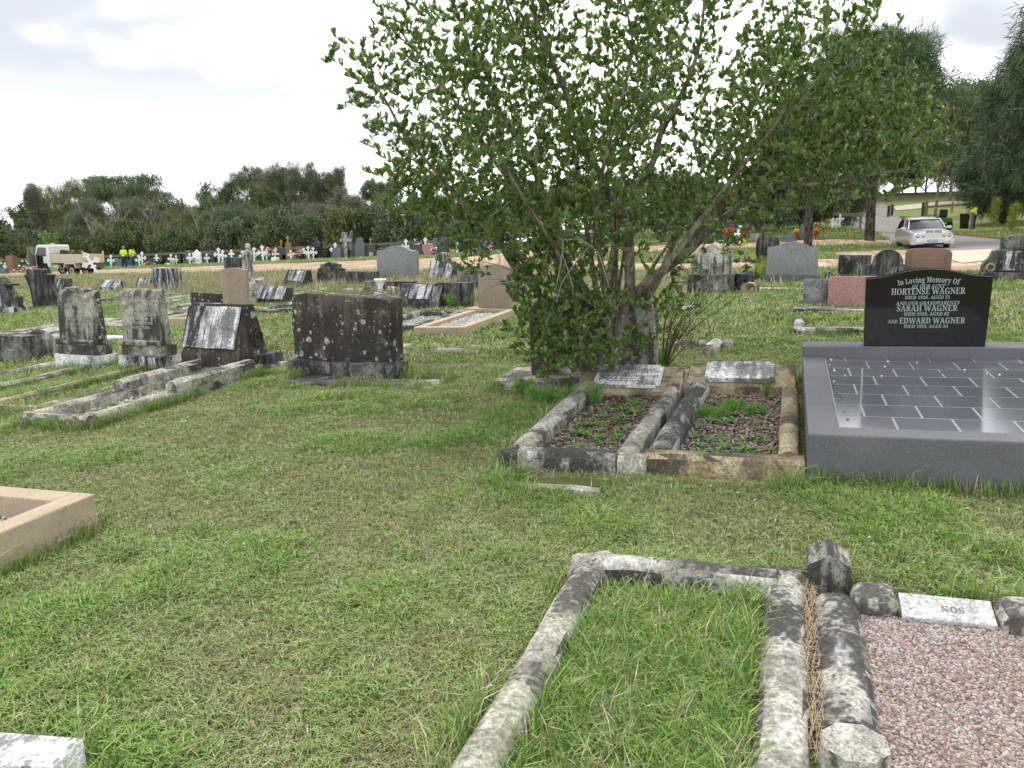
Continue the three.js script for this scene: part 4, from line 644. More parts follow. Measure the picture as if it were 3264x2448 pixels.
hs('low rusty brown stone block in front of the tan war grave', [-7.108, -18.662, 0.821, 0.374], { mat: M.brown, depth: .25, name: 'stone_block', category: 'stone', rough: .02 });
function warGrave(label, q, plotAt, lbl2, w2, l2, seed) {
  const g = hs(label, q, { kind: 'shallow', depth: .09, mat: M.buff, base: [.62, .09, .5], baseMat: M.concrete }); const [x, z, w, h] = q, tw = w * .62, t = g.children.find((c) => c.name === 'tablet');
  const ring = new THREE.TorusGeometry(tw * .2, .008, 6, 24); ring.translate(0, h * .68, .002); const cr = mergeGeometries([move(new THREE.BoxGeometry(.025, h * .26, .006), 0, h * .22, .002), move(new THREE.BoxGeometry(.12, .022, .006), 0, h * .28, .002)]); part('badge', ring, flat(0x9a8b78, .8), t); part('carved_cross', cr, flat(0x9a8b78, .8), t);
  if (plotAt) { const k = plot('grave_kerb', lbl2, 'grave', plotAt); for (const [a, b, c, d] of [[.13, l2, .065, -l2 / 2], [.13, l2, w2 - .065, -l2 / 2], [w2 - .26, .13, w2 / 2, -.065]]) part('kerb_stone', boxUV(move(rbox(a, .3, b, .012, 2), c, -.15, d), 1), M.concrete, k); gravel(k, .13, w2 - .13, .13, l2, .08, 2200, .014, PALE, seed, M.gravelPale); noGrass(plotAt, 0, w2, 0, l2); }
}
warGrave('tan war grave headstone with carved badge and cross, beside the statue', [-6.194, -17.637, 1.064, 0.958], [-6.851, -15.381], 'tan kerb with pale gravel leading up to the war grave by the statue', .85, 2.05, 91);
warGrave('tan war grave headstone with round badge, closest to the shrub', [-0.392, -14.774, 1.045, 0.891], [-1.481, -12.062], 'tan concrete kerb with grey gravel left of the shrub', .84, 2.25, 92);
{ // robed statue on rocks
  const g = thing('statue', 'weathered pale statue of a robed figure on a rock pile behind the war grave', 'statue', [-7.04, -21.362], YAW);
  part('rock', boxUV(move(roughBlock(.55, .62, .5, .09, 71, [10, 10, 8], .12), .08, -.12, -.1), 1.4), M.greyPale, g); part('rock', boxUV(move(roughBlock(.42, .3, .35, .06, 72, [8, 6, 6], .08), .3, -.08, .1), 1.4), M.greyPale, g);
  const pr = [[.001, 0], [.17, 0], [.175, .05], [.15, .3], [.13, .5], [.15, .68], [.16, .76], [.12, .82], [.055, .85], [.05, .87], [.075, .92], [.078, .97], [.05, 1.02], [.001, 1.03]].map(([a, b]) => new THREE.Vector2(a, b)); const rb = new THREE.LatheGeometry(pr, 40), p = rb.attributes.position;
  for (let i = 0; i < p.count; i++) { const y = p.getY(i), an = Math.atan2(p.getX(i), p.getZ(i)), f = y < .7 ? .014 * Math.sin(an * 9 + y * 3) : 0, r = Math.hypot(p.getX(i), p.getZ(i)), k = r ? (r + f) / r : 1; p.setXYZ(i, p.getX(i) * k, y, p.getZ(i) * k * .8); } rb.computeVertexNormals(); const ft = part('figure', boxUV(rb, 1), M.greyPale, g); at(ft, -.02, .42, -.12, 0, 0, -.07);
}
hs('dark flat-topped stone rising behind the war grave by the statue', [-10.292, -29.907, 0.763, 0.913], { mat: M.black, depth: .4 });
wedge('open marble book lying on a low desk, right of the statue', [-5.742, -19.125, 0.762, 0.39], { book: true, plaque: M.streak, mat: M.black, depth: .5, front: .25 });
wedge('dark desk headstone with pale plaque in the dry grass behind the marble book', [-6.602, -24.373, 0.694, 0.56], { mat: M.dark, plaque: M.streak, depth: .6, step: .06 });
hs('black ragged-crested headstone with pale lichen lumps before the dirt track', [-5.622, -24.758, 0.814, 0.747], { kind: 'crest', mat: M.dark, depth: .4, rough: .03 });
hs('long low black stone wall left of the grey granite headstone', [-4.586, -24.176, 1.091, 0.443], { mat: M.black, depth: .3, name: 'stone_block', category: 'stone', rough: .015 });
hs('big grey granite headstone with serpentine top left of the shrub', [-3.74, -25.892, 1.561, 1.126], { kind: 'serpentine', mat: M.granite, depth: .22, base: [.9, .17, .45], baseMat: M.graniteDark, ins: [[.82, .3, .05], ...rows([.68, .6, .52, .44, .36, .28])], insMat: M.goldLetter });
hs('dark rubble stone wall below the grey granite headstone', [-3.159, -20.436, 1.329, 0.32], { mat: M.dark, depth: .4, name: 'stone_block', category: 'stone', rough: .04 });
{ const g = thing('urn', 'small white stone urn on a block in front of the rubble wall', 'urn', [-3.24, -19.882], YAW); const ur = new THREE.LatheGeometry([[.001, .12], [.09, .12], [.07, .17], [.06, .24], [.12, .38], [.15, .4], [.15, .44], [.001, .44]].map(([a, b]) => new THREE.Vector2(a, b)), 18); part('bowl', boxUV(ur, 1), M.marbleClean, g); part('foot', boxUV(move(roughBlock(.26, .2, .26, .012, 73, [5, 4, 5], .03), 0, -.08, 0), 1.4), M.marble, g); }
single('stone_block', boxUV(move(roughBlock(.32, .32, .26, .03, 74, [6, 5, 5], .08), 0, -.08, 0), 1.4), M.greyPale, 'pale clipped stone lump right beside the white urn', 'stone', [-2.909, -19.792], .3);
single('stone_block', boxUV(move(roughBlock(.8, .2, .3, .04, 75, [8, 5, 5], .06), 0, -.08, 0), 2.4), M.kerb, 'flat broken stone at the foot of the rubble wall', 'stone', [-4.091, -21.396], YAW + .2);
wedge('black desk headstone with notched white plaque left of the tan gravel grave', [-1.86, -15.972, 0.905, 0.521], { mat: M.dark, plaque: M.streak, notch: true, depth: .5, step: .05 });
hs('wide black stone behind the notched-plaque desk', [-1.192, -15.978, 0.689, 0.522], { mat: M.black, depth: .35 });
{ const q = [-2.158, -24.185, 0.777, 0.627]; wedge('pale streaked open-book headstone with a small arched crest on top', q, { book: true, plaque: M.streak, mat: M.dark, depth: .5, front: .12 }); const [x, z, w, h] = q; const o = scene.children[scene.children.length - 1]; at(part('crest', boxUV(creased(extrudeFront(outline('shoulder', w * .62, h * .45), .16, .015)), 1.4), M.grey, o), 0, h - .02, -.22); }
wedge('plain dark desk stone between the open-book headstone and the tan war grave', [-1.152, -19.943, 0.526, 0.535], { mat: M.dark, plaque: null, depth: .5 });
hs('narrow dark stone behind the tan war grave by the shrub', [-0.068, -16.545, 0.266, 0.536], { mat: M.dark, depth: .3 });
single('stone_block', boxUV(move(roughBlock(.5, .4, .35, .05, 76, [8, 6, 6], .1), 0, -.1, 0), 2.4), M.kerbDark, 'rough black and white boulder behind the narrow dark stone', 'stone', [0.064, -20.674], .2);
kerbPlot('weedy kerb with grey gravel before the notched-plaque desk', [-2.428, -12.849], 1.0, 2.1, .13, M.kerbDark, { fill: PALE, seed: 8, n: 1200 });
kerbPlot('low dark kerb running back to the open marble book by the statue', [-5.417, -16.673], .9, 1.9, .12, M.grey, { seed: 9 });
kerbPlot('grey kerb with thin white slab behind the carved-crest headstone', [-7.996, -15.326], .85, 2.1, .1, M.kerb, { seed: 10 });
kerbPlot('low grey kerb behind the streaked rolled-top headstone', [-8.412, -17.622], .85, 2.1, .1, M.kerb, { seed: 11 });
kerbPlot('low kerb filled with dirt at the left behind the dark square stone', [-9.572, -14.768], .9, 2.2, .08, M.kerb, { fill: PALE, seed: 12, n: 500 });
kerbPlot('sunken kerb in front of the two-tone wedge headstone', [-11.675, -22.507], 1.0, 2.1, .1, M.grey, { seed: 13 });
kerbPlot('long low kerb in the lawn left of the rusty brown block', [-9.722, -20.935], 1.0, 2.1, .1, M.kerb, { seed: 14 });
kerbPlot('low kerb in the grass beside the dark plaque desk', [-6.635, -21.817], 1.0, 1.8, .09, M.kerb, { seed: 15 });
single('stone_slab', boxUV(move(rbox(.62, .05, .4, .006, 1), 0, .1, -.2), 1.4), M.marbleClean, 'thin white marble slab lying on a kerb left of the tan war grave base', 'slab', [-6.843, -17.584], YAW);
single('stone_slab', boxUV(move(rbox(.5, .04, .3, .006, 1), 0, .03, -.1), 1.4), M.marbleClean, 'small white marble slab lying between the two rolled-top headstones', 'slab', [-6.633, -13.299], YAW + .2);

// right of the shrub
hs('wide pale grey family headstone with pediment behind the shrub branches', [4.036, -16.473, 0.912, 1.019], { kind: 'peak', mat: M.greyPale, depth: .3, base: [.86, .4, .55], baseMat: M.dark, ins: rows([.62, .52, .42, .32]) });
single('plaque', rbox(.2, .075, .01, .002, 1), M.white, 'small bright white plate fixed to the family headstone', 'plaque', [4.113, -16.225], YAW, undefined, 1.02);
hs('tall dark round-topped headstone behind the grey serpentine granite one', [6.063, -19.345, 0.53, 1.122], { kind: 'round', mat: M.black, depth: .16 });
hs('grey granite headstone with serpentine top and gold emblem right of the shrub', [6.315, -18.322, 1.223, 0.92], { kind: 'serpentine', mat: M.granite, depth: .2, base: [.9, .17, .4], baseMat: M.graniteDark, ins: [[.86, .22, .06], ...rows([.4, .34, .28, .22])], insMat: M.goldLetter });
{ const g = scene.children[scene.children.length - 1], e = new THREE.TorusGeometry(.035, .006, 4, 4); part('emblem', e, M.gold, g).position.set(0, .09, .004); }
hs('small gabled dark post beside the family headstone', [5.756, -19.967, 0.179, 0.275], { kind: 'peak', mat: M.dark, depth: .2, name: 'gabled_post', category: 'post' });
single('stone_block', boxUV(move(roughBlock(.4, .5, .35, .07, 81, [8, 8, 7], .1), 0, -.1, 0), 1.4), M.dark, 'rough lichened boulder before the gabled dark post', 'stone', [4.737, -16.631], .2);
single('stone_block', boxUV(move(roughBlock(.3, .3, .3, .05, 82, [7, 6, 6], .08), 0, -.1, 0), 2.4), M.sand, 'brownish broken stone beside the lichened boulder', 'stone', [4.848, -16.415], .6);
bits('brown kerb log in front of the family headstone', [4.119, -16.824], .62, M.sand, -Math.PI / 2, 83, .15, .16);
single('stone_slab', boxUV(move(rbox(1.3, .1, .55, .01, 1), 0, -.07, -.2), 1.4), M.slab, 'pale flat concrete slab in front of the gold-emblem granite headstone', 'slab', [5.513, -16.74], YAW); noGrass([5.513, -16.74], -.65, .65, -.1, .5);
hs('grey rough-faced stone block beside the pink granite headstone', [5.127, -13.595, 0.417, 0.455], { mat: M.rough, depth: .3, name: 'stone_block', category: 'stone', rough: .012 });
hs('pink granite headstone partly hidden by the black polished headstone', [5.577, -13.166, 0.764, 0.509], { kind: 'clipped', mat: M.pink, depth: .22, tilt: -.04, ins: rows([.78, .66, .56, .46]), insMat: flat(0x7a5450, .7), rough: .003 });
{ const o = [4.432, -12.671]; const m = single('stone_slab', boxUV(move(rbox(1.75, .26, .55, .01, 1), .87, -.17, -.28), 2.4), M.kerbDark, 'dark base slab under the pink granite headstone', 'slab', o, YAW); noGrass(o, 0, 1.75, 0, .55); }
kerbPlot('dark kerb of the grass-filled grave behind the polished tiled grave', [3.62, -10.272], 1.6, 1.35, .13, M.kerbDark, { seed: 17, open: 'back' });
bits('pale timber-like kerb stone along the back of the polished tiled grave', [3.744, -9.848], .75, M.sand, -Math.PI / 2, 85, .06);
bits('lone pale kerb stone in the lawn left of the pink headstone plot', [2.799, -13.454], .45, M.kerb, -.4, 86, .12);
bits('white flat kerb stone in the lawn beyond the black headstone', [7.83, -12.419], .5, M.marble, -Math.PI / 2, 87, .06);
hs('dark headstone ringed with pale lichen circles behind the black headstone', [7.957, -18.853, 0.729, 0.53], { mat: M.dark, depth: .2, base: [.96, .08, .3], baseMat: M.dark });
hs('dark streaked headstone with rounded centre and low shoulders before the parked car', [8.267, -17.841, 0.966, 0.656], { kind: 'shoulder', mat: M.black, depth: .25, base: [.96, .1, .4], baseMat: M.dark });
hs('tiny dark carved stone beside the lichen-ringed headstone', [7.201, -18.397, 0.186, 0.205], { kind: 'round', mat: M.dark, depth: .2 });
{ const g = hs('red-brown granite headstone with side columns right before the parked car', [9.387, -18.333, 0.882, 0.639], { kind: 'shallow', mat: M.redBrown, depth: .2, ins: rows([.82, .7, .62, .54, .46, .38]), insMat: M.goldLetter }); const w = (g.children[0].geometry.boundingBox || (g.children[0].geometry.computeBoundingBox(), g.children[0].geometry.boundingBox)).max.x; for (const s of [-1, 1]) part('column', boxUV(move(rbox(.12, .6, .1, .02, 2), s * (w - .03), -.05, -.03), 1.4), M.redBrown, g); }
{
  const q = [9.976, -16.201, 0.972, 0.929], [x, z, w, h] = q, g = thing('headstone', 'dark ornate headstone with scroll buttress and white plaque at the right edge', 'headstone', [x, z], YAW); const W = w;
  part('base', boxUV(move(rbox(W, h * .2 + .12, .5, .015, 1), 0, -.12, -.25), 1.4), M.dark, g); part('body', boxUV(move(rbox(W * .66, h * .5, .34, .015, 1), W * .1, h * .2, -.27), 1.4), M.dark, g);
  part('top', boxUV(move(creased(extrudeFront(outline('serpentine', W * .6, h * .3), .24, .02, 2)), W * .12, h * .7, -.15), 1.4), M.dark, g); part('plaque', boxUV(move(rbox(W * .32, h * .42, .03, .006, 1), W * .02, h * .24, -.09), 1.4), M.streak, g);
  const s = new THREE.Shape(); s.moveTo(0, 0); s.lineTo(W * .26, 0); s.lineTo(W * .26, h * .46); s.lineTo(W * .16, h * .47); s.quadraticCurveTo(W * .12, h * .3, W * .03, h * .24); s.quadraticCurveTo(-W * .05, h * .12, 0, 0); part('buttress', boxUV(move(creased(extrudeFront(s, .26, .02, 2)), -W * .48, h * .2, -.14), 1.4), M.dark, g); const ring = new THREE.TorusGeometry(.07, .025, 8, 18); part('rosette', ring, M.sand, g).position.set(-W * .36, h * .3, -.12);
}

// ---------------------------------------------------------------- the newer graves along the fence
const ord = ['first', 'second', 'third', 'fourth', 'fifth', 'sixth', 'seventh', 'eighth', 'ninth', 'tenth', 'eleventh', 'twelfth', 'thirteenth', 'fourteenth', 'fifteenth', 'sixteenth', 'seventeenth', 'eighteenth', 'nineteenth', 'twentieth', 'twenty-first', 'twenty-second', 'twenty-third', 'twenty-fourth', 'twenty-fifth', 'twenty-sixth', 'twenty-seventh', 'twenty-eighth', 'twenty-ninth', 'thirtieth'];
function crossGeo(h, bud) {
  const t = h * (bud ? .1 : .13), a = h * (bud ? .26 : .25), y = h * (bud ? .66 : .7), gs = [move(rbox(t, h + .1, t * .7, .006, 1), 0, -.1, 0), move(new THREE.BoxGeometry(a * 2, t, t * .66), 0, y, 0)];
  if (bud) { const ends = [[0, h], [-a, y], [a, y]]; for (const [ex, ey] of ends) for (const [ox, oy] of [[0, 0], [t * .75, 0], [-t * .75, 0], [0, t * .75], [0, -t * .75]]) { const c = new THREE.CylinderGeometry(t * .62, t * .62, t * .64, 10); c.rotateX(Math.PI / 2); c.translate(ex + ox, ey + oy, 0); gs.push(c); } gs.push(move(new THREE.BoxGeometry(a * .9, t * .8, t * .6), 0, y - h * .2, 0)); }
  return mergeGeometries(gs.map((g) => { const q = g.index ? g.flatIndex() : g; q.deleteAttribute('uv'); return q; }));
}
const turnFar = YAW + .05;
const budded = [[-44.513, -71.27, 0.692, 0.028], [-41.537, -67.962, 0.806, 0.027], [-33.266, -67.417, 0.968, 0.026], [-30.467, -66.458, 0.874, 0.026], [-30.164, -66.355, 1.091, 0.026], [-27.452, -65.426, 0.845, 0.026], [-26.924, -65.245, 0.751, 0.025], [-24.804, -62.577, 0.859, 0.024], [-24.075, -64.269, 0.772, 0.025], [-23.031, -63.912, 1.123, 0.025], [-22.723, -63.806, 0.965, 0.025], [-20.924, -63.19, 0.848, 0.025], [-19.916, -62.844, 1.048, 0.025], [-18.97, -62.041, 1.157, 0.024], [-18.837, -62.475, 0.886, 0.024], [-18.09, -62.219, 0.903, 0.024], [-16.771, -61.767, 0.757, 0.024], [-15.73, -61.411, 0.855, 0.024], [-15.291, -61.26, 0.953, 0.024], [-14.905, -61.128, 0.891, 0.024], [-13.177, -60.536, 1.095, 0.024], [-7.598, -58.625, 1.097, 0.023], [-6.194, -58.145, 1.144, 0.023]];
budded.forEach(([x, z, h], i) => { const c = single('grave_cross', crossGeo(h, true), M.white, `white budded grave cross, ${ord[i]} along the far fence row counted from the truck end`, 'cross', [x, z], turnFar + ((i * 37) % 7 - 3) * .05, 'white crosses along the far fence'); c.rotation.z = ((i * 53) % 5 - 2) * .025; });
const plainCross = [[[-28.783, -65.882, 0.967, 0.026], 'plain white cross on a white kerb between the workers and the tall white headstone'], [[-21.889, -63.52, 1.078, 0.025], 'plain white cross above the dark flat stone by the statue'], [[11.979, -46.468, 0.507, 0.018], 'plain white cross amid red flowers, nearest the shrub branches'], [[12.809, -46, 0.519, 0.018], 'plain white cross behind the taller cross with flowers at its foot'], [[10.589, -38.292, 0.723, 0.015], 'tall plain white cross with pale flowers at its foot'], [[18.589, -46.493, 0.837, 0.018], 'tall plain white cross against the rail, right of the pine trunk']];
plainCross.forEach(([[x, z, h], l]) => single('grave_cross', crossGeo(h, false), M.white, l, 'cross', [x, z], turnFar, 'plain white crosses'));
{ const [x, z, h] = [-1.478, -56.529, 1.268, 0.022]; const c = single('grave_cross', crossGeo(h, true), M.white, 'leaning white budded cross behind the grey heart headstone', 'cross', [x, z], turnFar); c.rotation.z = -.14; }
{ const [x, z, h] = [16.513, -42.214, 0.603, 0.016]; single('grave_cross', crossGeo(h, true), M.white, 'white budded cross beside the tall plain cross by the rail', 'cross', [x, z], turnFar); const [a, b, k] = [16.941, -42.81, 0.499, 0.017]; single('grave_cross', crossGeo(k, true), M.white, 'white budded cross half hidden between its neighbour and the tall plain cross', 'cross', [a, b], turnFar + .1); }
{ const [x, z, h] = [-3.859, -57.345, 1.188, 0.022]; const c = single('grave_cross', crossGeo(h, false), M.white, 'plain white cross before the black framed stone by the shrub leaves', 'cross', [x, z], turnFar + .5); }
{ const [x, z, h] = [15.787, -42.616, 0.401, 0.017]; const c = single('grave_cross', crossGeo(h * 1.15, true), flat(0x8a5a36, .8), 'leaning brown wooden cross beside the pine trunk', 'cross', [x, z], turnFar); c.rotation.z = -.5; }
// headstones: [x, z, h, w], look
const gravestones = [
  [[-40.768, -65.902, 1.335, 0.695], 'flat', M.redBrown, 'tall brown pillar monument with a vase on top at the far left', .5, 'vase'], [[-32.52, -67.162, 0.815, 0.629], 'wave', M.graniteDark, 'dark grey headstone between the truck tailgate and the workers'], [[-29.892, -66.262, 0.905, 0.517], 'wave', M.black, 'black headstone right behind the worker in blue trousers'], [[-26.808, -65.205, 0.946, 0.611], 'flat', M.blackGloss, 'black headstone left of the tall white headstone'], [[-25.072, -64.611, 1.202, 0.706], 'peak', M.white, 'tall white headstone with stepped top by the far fence'], [[-25.878, -64.887, 1.183, 0.431], 'shoulder', M.graniteDark, 'slim grey headstone touching the tall white headstone'], [[-23.678, -64.133, 0.904, 0.651], 'wave', M.blackGloss, 'black headstone right of the tall white headstone'],
  [[-20.323, -62.984, 1.112, 0.639], 'round', M.graniteDark, 'grey arched headstone with dark centre behind the statue'], [[-17.534, -62.029, 1.211, 0.678], 'wave', M.blackGloss, 'black headstone with golden cross by the flower bouquet', .2, 'goldcross'], [[-16.981, -61.839, 1.422, 0.483], 'flat', M.redBrown, 'dark headstone with tall golden cross at the fence', .2, 'goldcross'], [[-14.649, -61.04, 1.528, 0.691], 'peak', M.blackGloss, 'tall black headstone with small figure on its pediment', .3, 'vase'], [[-13.986, -60.813, 0.992, 0.712], 'wave', M.blackGloss, 'black headstone with grey cross insert left of the smooth grey one'], [[-12.857, -59.612, 0.952, 0.698], 'peak', M.charcoal, 'smooth grey headstone with pointed top before the winged monument'], [[-12.003, -60.134, 0.725, 0.704], 'peak', M.blackGloss, 'low black headstone at the foot of the winged monument'], [[-11.212, -59.863, 1.531, 0.818], 'shoulder', M.graniteDark, 'blue-grey headstone right of the winged monument'], [[-10.282, -59.545, 1.083, 0.72], 'wave', M.blackGloss, 'black headstone with pale cross left of the granite serpentine stone', .2, 'goldcross'],
  [[-6.721, -57.149, 0.998, 1.071], 'wave', M.blackGloss, 'wide black wave-topped headstone right of the granite serpentine stone'], [[-5.726, -55.204, 0.86, 0.776], 'heart', M.pink, 'pinkish brown heart-shaped headstone with flowers beside it'], [[-5.478, -57.899, 1.242, 0.497], 'shoulder', M.graniteDark, 'grey headstone behind the pinkish heart'], [[-4.927, -57.711, 1.391, 0.856], 'serpentine', M.blackGloss, 'tall black headstone behind the shrub leaves right of the pinkish heart'], [[-3.747, -57.306, 1.291, 0.492], 'flat', M.blackGloss, 'black square-framed headstone by the fence left of the grey heart'], [[-1.587, -45.734, 0.781, 0.643], 'heart', M.charcoal, 'pale grey heart-shaped headstone with pink flowers'], [[-2.095, -56.74, 1.491, 0.797], 'flat', M.blackGloss, 'tall black headstone behind the grey heart'], [[0.172, -55.964, 0.879, 0.874], 'wave', M.blackGloss, 'black headstone seen between the shrub stems', .2, 'goldcross'],
  [[1.874, -55.381, 0.719, 0.778], 'serpentine', M.blackGloss, 'black headstone deep behind the shrub stems'], [[10.354, -40.822, 0.509, 0.351], 'flat', M.blackGloss, 'small black headstone left of the plain crosses with red flowers'], [[11.687, -39.494, 0.358, 0.493], 'flat', M.greyPale, 'small pale headstone with white plate behind the dark round-topped stone'], [[12.857, -37.967, 0.344, 0.563], 'flat', M.charcoal, 'small dark grey headstone left of the pine trunk'], [[13.769, -38.792, 0.716, 0.227], 'shoulder', M.graniteDark, 'slim blue-grey headstone against the pine trunk'], [[-16.015, -61.508, 1.077, 0.528], 'flat', M.redBrown, 'brown headstone at the fence left of the tall black one'],
];
gravestones.forEach(([[x, z, h, w], kind, mat, label, depth = .2, extra], i) => {
  const g = thing('headstone', label, 'headstone', [x, z], turnFar, 'newer headstones along the far fence'); part('tablet', boxUV(move(creased(extrudeFront(outline(kind, w, h + .1), depth, .01)), 0, -.1, 0), 1), mat, g); part('base', boxUV(move(rbox(w * 1.15, .2, depth + .2, .01, 1), 0, -.08, -depth / 2), 1), mat, g);
  if (mat === M.blackGloss || mat === M.graniteDark) part('inscription', wornLines(w * .7, [[.7, .8], [.58, .6], [.48, .7], [.38, .5]].map(([f, l]) => [f * h, l]), .05, i + 5), M.goldLetter, g).position.z = .004;
  if (extra === 'goldcross') { const c = crossGeo(h * .42, false); const m = part('golden_cross', c, M.gold, g); m.position.set(-w * .12, h * .95, -depth / 2); }
  if (extra === 'vase') { const v = new THREE.LatheGeometry([[.001, 0], [.12, 0], [.06, .08], [.09, .2], [.13, .24], [.001, .24]].map(([a, b]) => new THREE.Vector2(a, b)), 10); part('vase', v, M.graniteDark, g).position.set(0, h, -depth / 2); }
});
{ // monument with raised wings round a big cross
  const [x, z, h, w] = [-12.202, -60.202, 2.054, 0.94], g = thing('monument', 'grey winged monument with a large pale cross at the far fence', 'monument', [x, z], turnFar); const a = w / 2;
  const s = new THREE.Shape(); s.moveTo(-a * .8, 0); s.lineTo(a * .8, 0); s.lineTo(a, h * .5); s.lineTo(a * .86, h * .7); s.lineTo(a * .95, h * .98); s.lineTo(a * .7, h); s.quadraticCurveTo(0, h * .55, -a * .7, h * .98); s.lineTo(-a * .98, h * .94); s.lineTo(-a * .86, h * .6); part('slab', creased(extrudeFront(s, .25, .02)), M.graniteDark, g); const c = part('pale_cross', crossGeo(h * .9, false), M.greyPale, g); boxUV(c.geometry, 1); c.position.set(-.04, .1, .06);
}
// flowers and pots
const petals = { red: [.38, .03, .03], pink: [.62, .2, .42], yellow: [.68, .5, .06], white: [.75, .75, .7], orange: [.42, .15, .04], purple: [.25, .1, .4] };
function bouquet(label, [x, z], r, h, cols, seed, pot) {
  const R = rng(seed), g = thing('flower_bouquet', label, 'flowers', [x, z], 0), st = [], fl = [];
  if (pot) { const p = new THREE.LatheGeometry([[.001, 0], [.09, 0], [.13, .22], [.15, .22], [.15, .26], [.001, .25]].map(([a, b]) => new THREE.Vector2(a, b)), 12); part('pot', p, flat(pot, .8), g); }
  const y0 = pot ? .2 : 0; const tops = [];
  for (let k = 0; k < 22; k++) { const a = R() * 6.3, d = Math.sqrt(R()) * r, y = y0 + h * (.45 + .55 * R()), p = v3(Math.cos(a) * d, y, Math.sin(a) * d); st.push(tubeAlong([v3(0, y0 - .02, 0), p], .006, .004, 4, 2).flatIndex()); for (let q = 0; q < 2; q++) { const lf = leafGeo(.12, .045); lf.applyQuaternion(aim(v3(R() - .5, .7, R() - .5).normalize(), R() * 6)); lf.translate(p.x * .7, y * .75, p.z * .7); const ln = lf.flatIndex(); ln.setAttribute('uv', new THREE.Float32BufferAttribute(new Float32Array(ln.attributes.position.count * 2), 2)); st.push(ln); } tops.push(p); }
  part('foliage', mergeGeometries(st), flat(0x3c5a24, .8), g);
  cols.forEach((c, ci) => { const gs = tops.filter((_, i) => i % cols.length === ci).map((p) => { const s = new THREE.IcosahedronGeometry(.06 + R() * .03, 1); s.scale(1, .7, 1); s.translate(p.x, p.y, p.z); return s; }); part('blossoms', lumpy(mergeGeometries(gs), .02, 22, seed), new THREE.MeshStandardMaterial({ color: new THREE.Color().setRGB(...petals[c]), roughness: .8 }), g).userData.kind = 'stuff'; });
}
bouquet('yellow and pink flower heap left of the truck', [-33.894, -57.358], .9, .9, ['yellow', 'pink', 'white', 'yellow'], 1); bouquet('low pink flower heap beside the yellow flowers left of the truck', [-33.836, -56.33], .7, .4, ['pink', 'red', 'white'], 2); bouquet('red and white bouquet behind the white crosses by the statue', [-18.57, -62.384, 1.325, 0.024].slice(0, 2), .5, 1.2, ['red', 'white', 'yellow', 'purple'], 3); bouquet('pink flowers before the tall white headstone', [-25.13, -64.63, 0.614, 0.025].slice(0, 2), .35, .7, ['pink', 'white'], 4); bouquet('pink flowers right of the pinkish heart headstone', [-5.204, -54.206, 0.371, 0.021].slice(0, 2), .25, .6, ['pink', 'pink', 'white'], 5); bouquet('pink flowers left of the grey heart headstone', [-2.044, -46.927, 0.286, 0.018].slice(0, 2), .2, .55, ['pink'], 6); bouquet('purple-pink flowers right of the grey heart headstone', [-1.253, -45.162, 0.412, 0.018].slice(0, 2), .22, .7, ['pink', 'purple'], 7); bouquet('red flowers among the plain white crosses', [10.607, -40.231, 0.607, 0.016].slice(0, 2), .3, .8, ['red', 'red', 'orange'], 8); bouquet('scarlet flowers right of the tall plain cross', [11.198, -39.368, 0.624, 0.015].slice(0, 2), .22, .8, ['red', 'red', 'white'], 9); bouquet('cream flowers at the foot of the tall plain cross', [10.524, -37.998], .3, .3, ['white', 'yellow'], 10); bouquet('potted plant in terracotta right of the pine trunk', [14.339, -38.482, 0.32, 0.015].slice(0, 2), .12, .28, ['orange'], 11, 0x8a4a30); bouquet('terracotta potted flowers left of the slim blue-grey headstone', [13.504, -38.84, 0.381, 0.015].slice(0, 2), .1, .28, ['yellow', 'orange'], 12, 0x8a4a30); bouquet('terracotta box of greenery beside the wide black wave-topped headstone', [-6.375, -53.149, 0.445, 0.021].slice(0, 2), .2, .25, ['white'], 13, 0x9a5232); bouquet('mixed flowers beside the brown wave of low stones', [-16.353, -61.624, 0.88, 0.024].slice(0, 2), .3, .6, ['yellow', 'white', 'red'], 14); bouquet('red flowers beside the workers', [-29.621, -66.169, 0.568, 0.026].slice(0, 2), .5, .4, ['red', 'orange', 'white'], 15); bouquet('bouquet between the black stones left of the tall black headstone', [-15.963, -61.491, 0.748, 0.024].slice(0, 2), .3, .8, ['white', 'pink', 'yellow'], 16);
const boxes = [[[-28.516, -65.79, 0.431, 0.462], M.blackGloss, 'low black grave box below the plain cross on white kerb'], [[-17.745, -60.964, 0.372, 0.476], M.white, 'small white box at the foot of a budded cross'], [[-27.188, -65.335, 0.387, 0.408], M.greyPale, 'pale grave box left of the tall white headstone'], [[-15.885, -61.464, 0.558, 0.48], M.blackGloss, 'black flower box in the far row'], [[-10.258, -59.536, 0.426, 0.325], M.greyPale, 'pale bench-like stone left of the granite serpentine stone'], [[-17.64, -62.065, 0.531, 0.581], M.blackGloss, 'black grave box below the golden cross headstone'], [[-27.628, -65.486, 0.252, 0.358], M.white, 'white low kerb block in the far row'], [[-37.654, -60.171, 0.415, 0.517], M.graniteDark, 'grey low stone at the foot of the brown pillar monument']];
boxes.forEach(([[x, z, h, w], mat, label]) => single('grave_box', boxUV(move(rbox(w, h + .08, w * .8, .015, 1), 0, -.08, 0), 1), mat, label, 'grave', [x, z], turnFar));
{ const [x, z, h] = [-18.536, -57.687, 0.176, 0.023]; single('tarpaulin', boxUV(move(roughBlock(1.3, .16, .7, .06, 5, [8, 3, 6], .05), 0, -.02, 0), 1), flat(0x4a5566, .5), 'folded blue-grey tarpaulin on the dirt behind the statue', 'tarpaulin', [x, z], .3); }

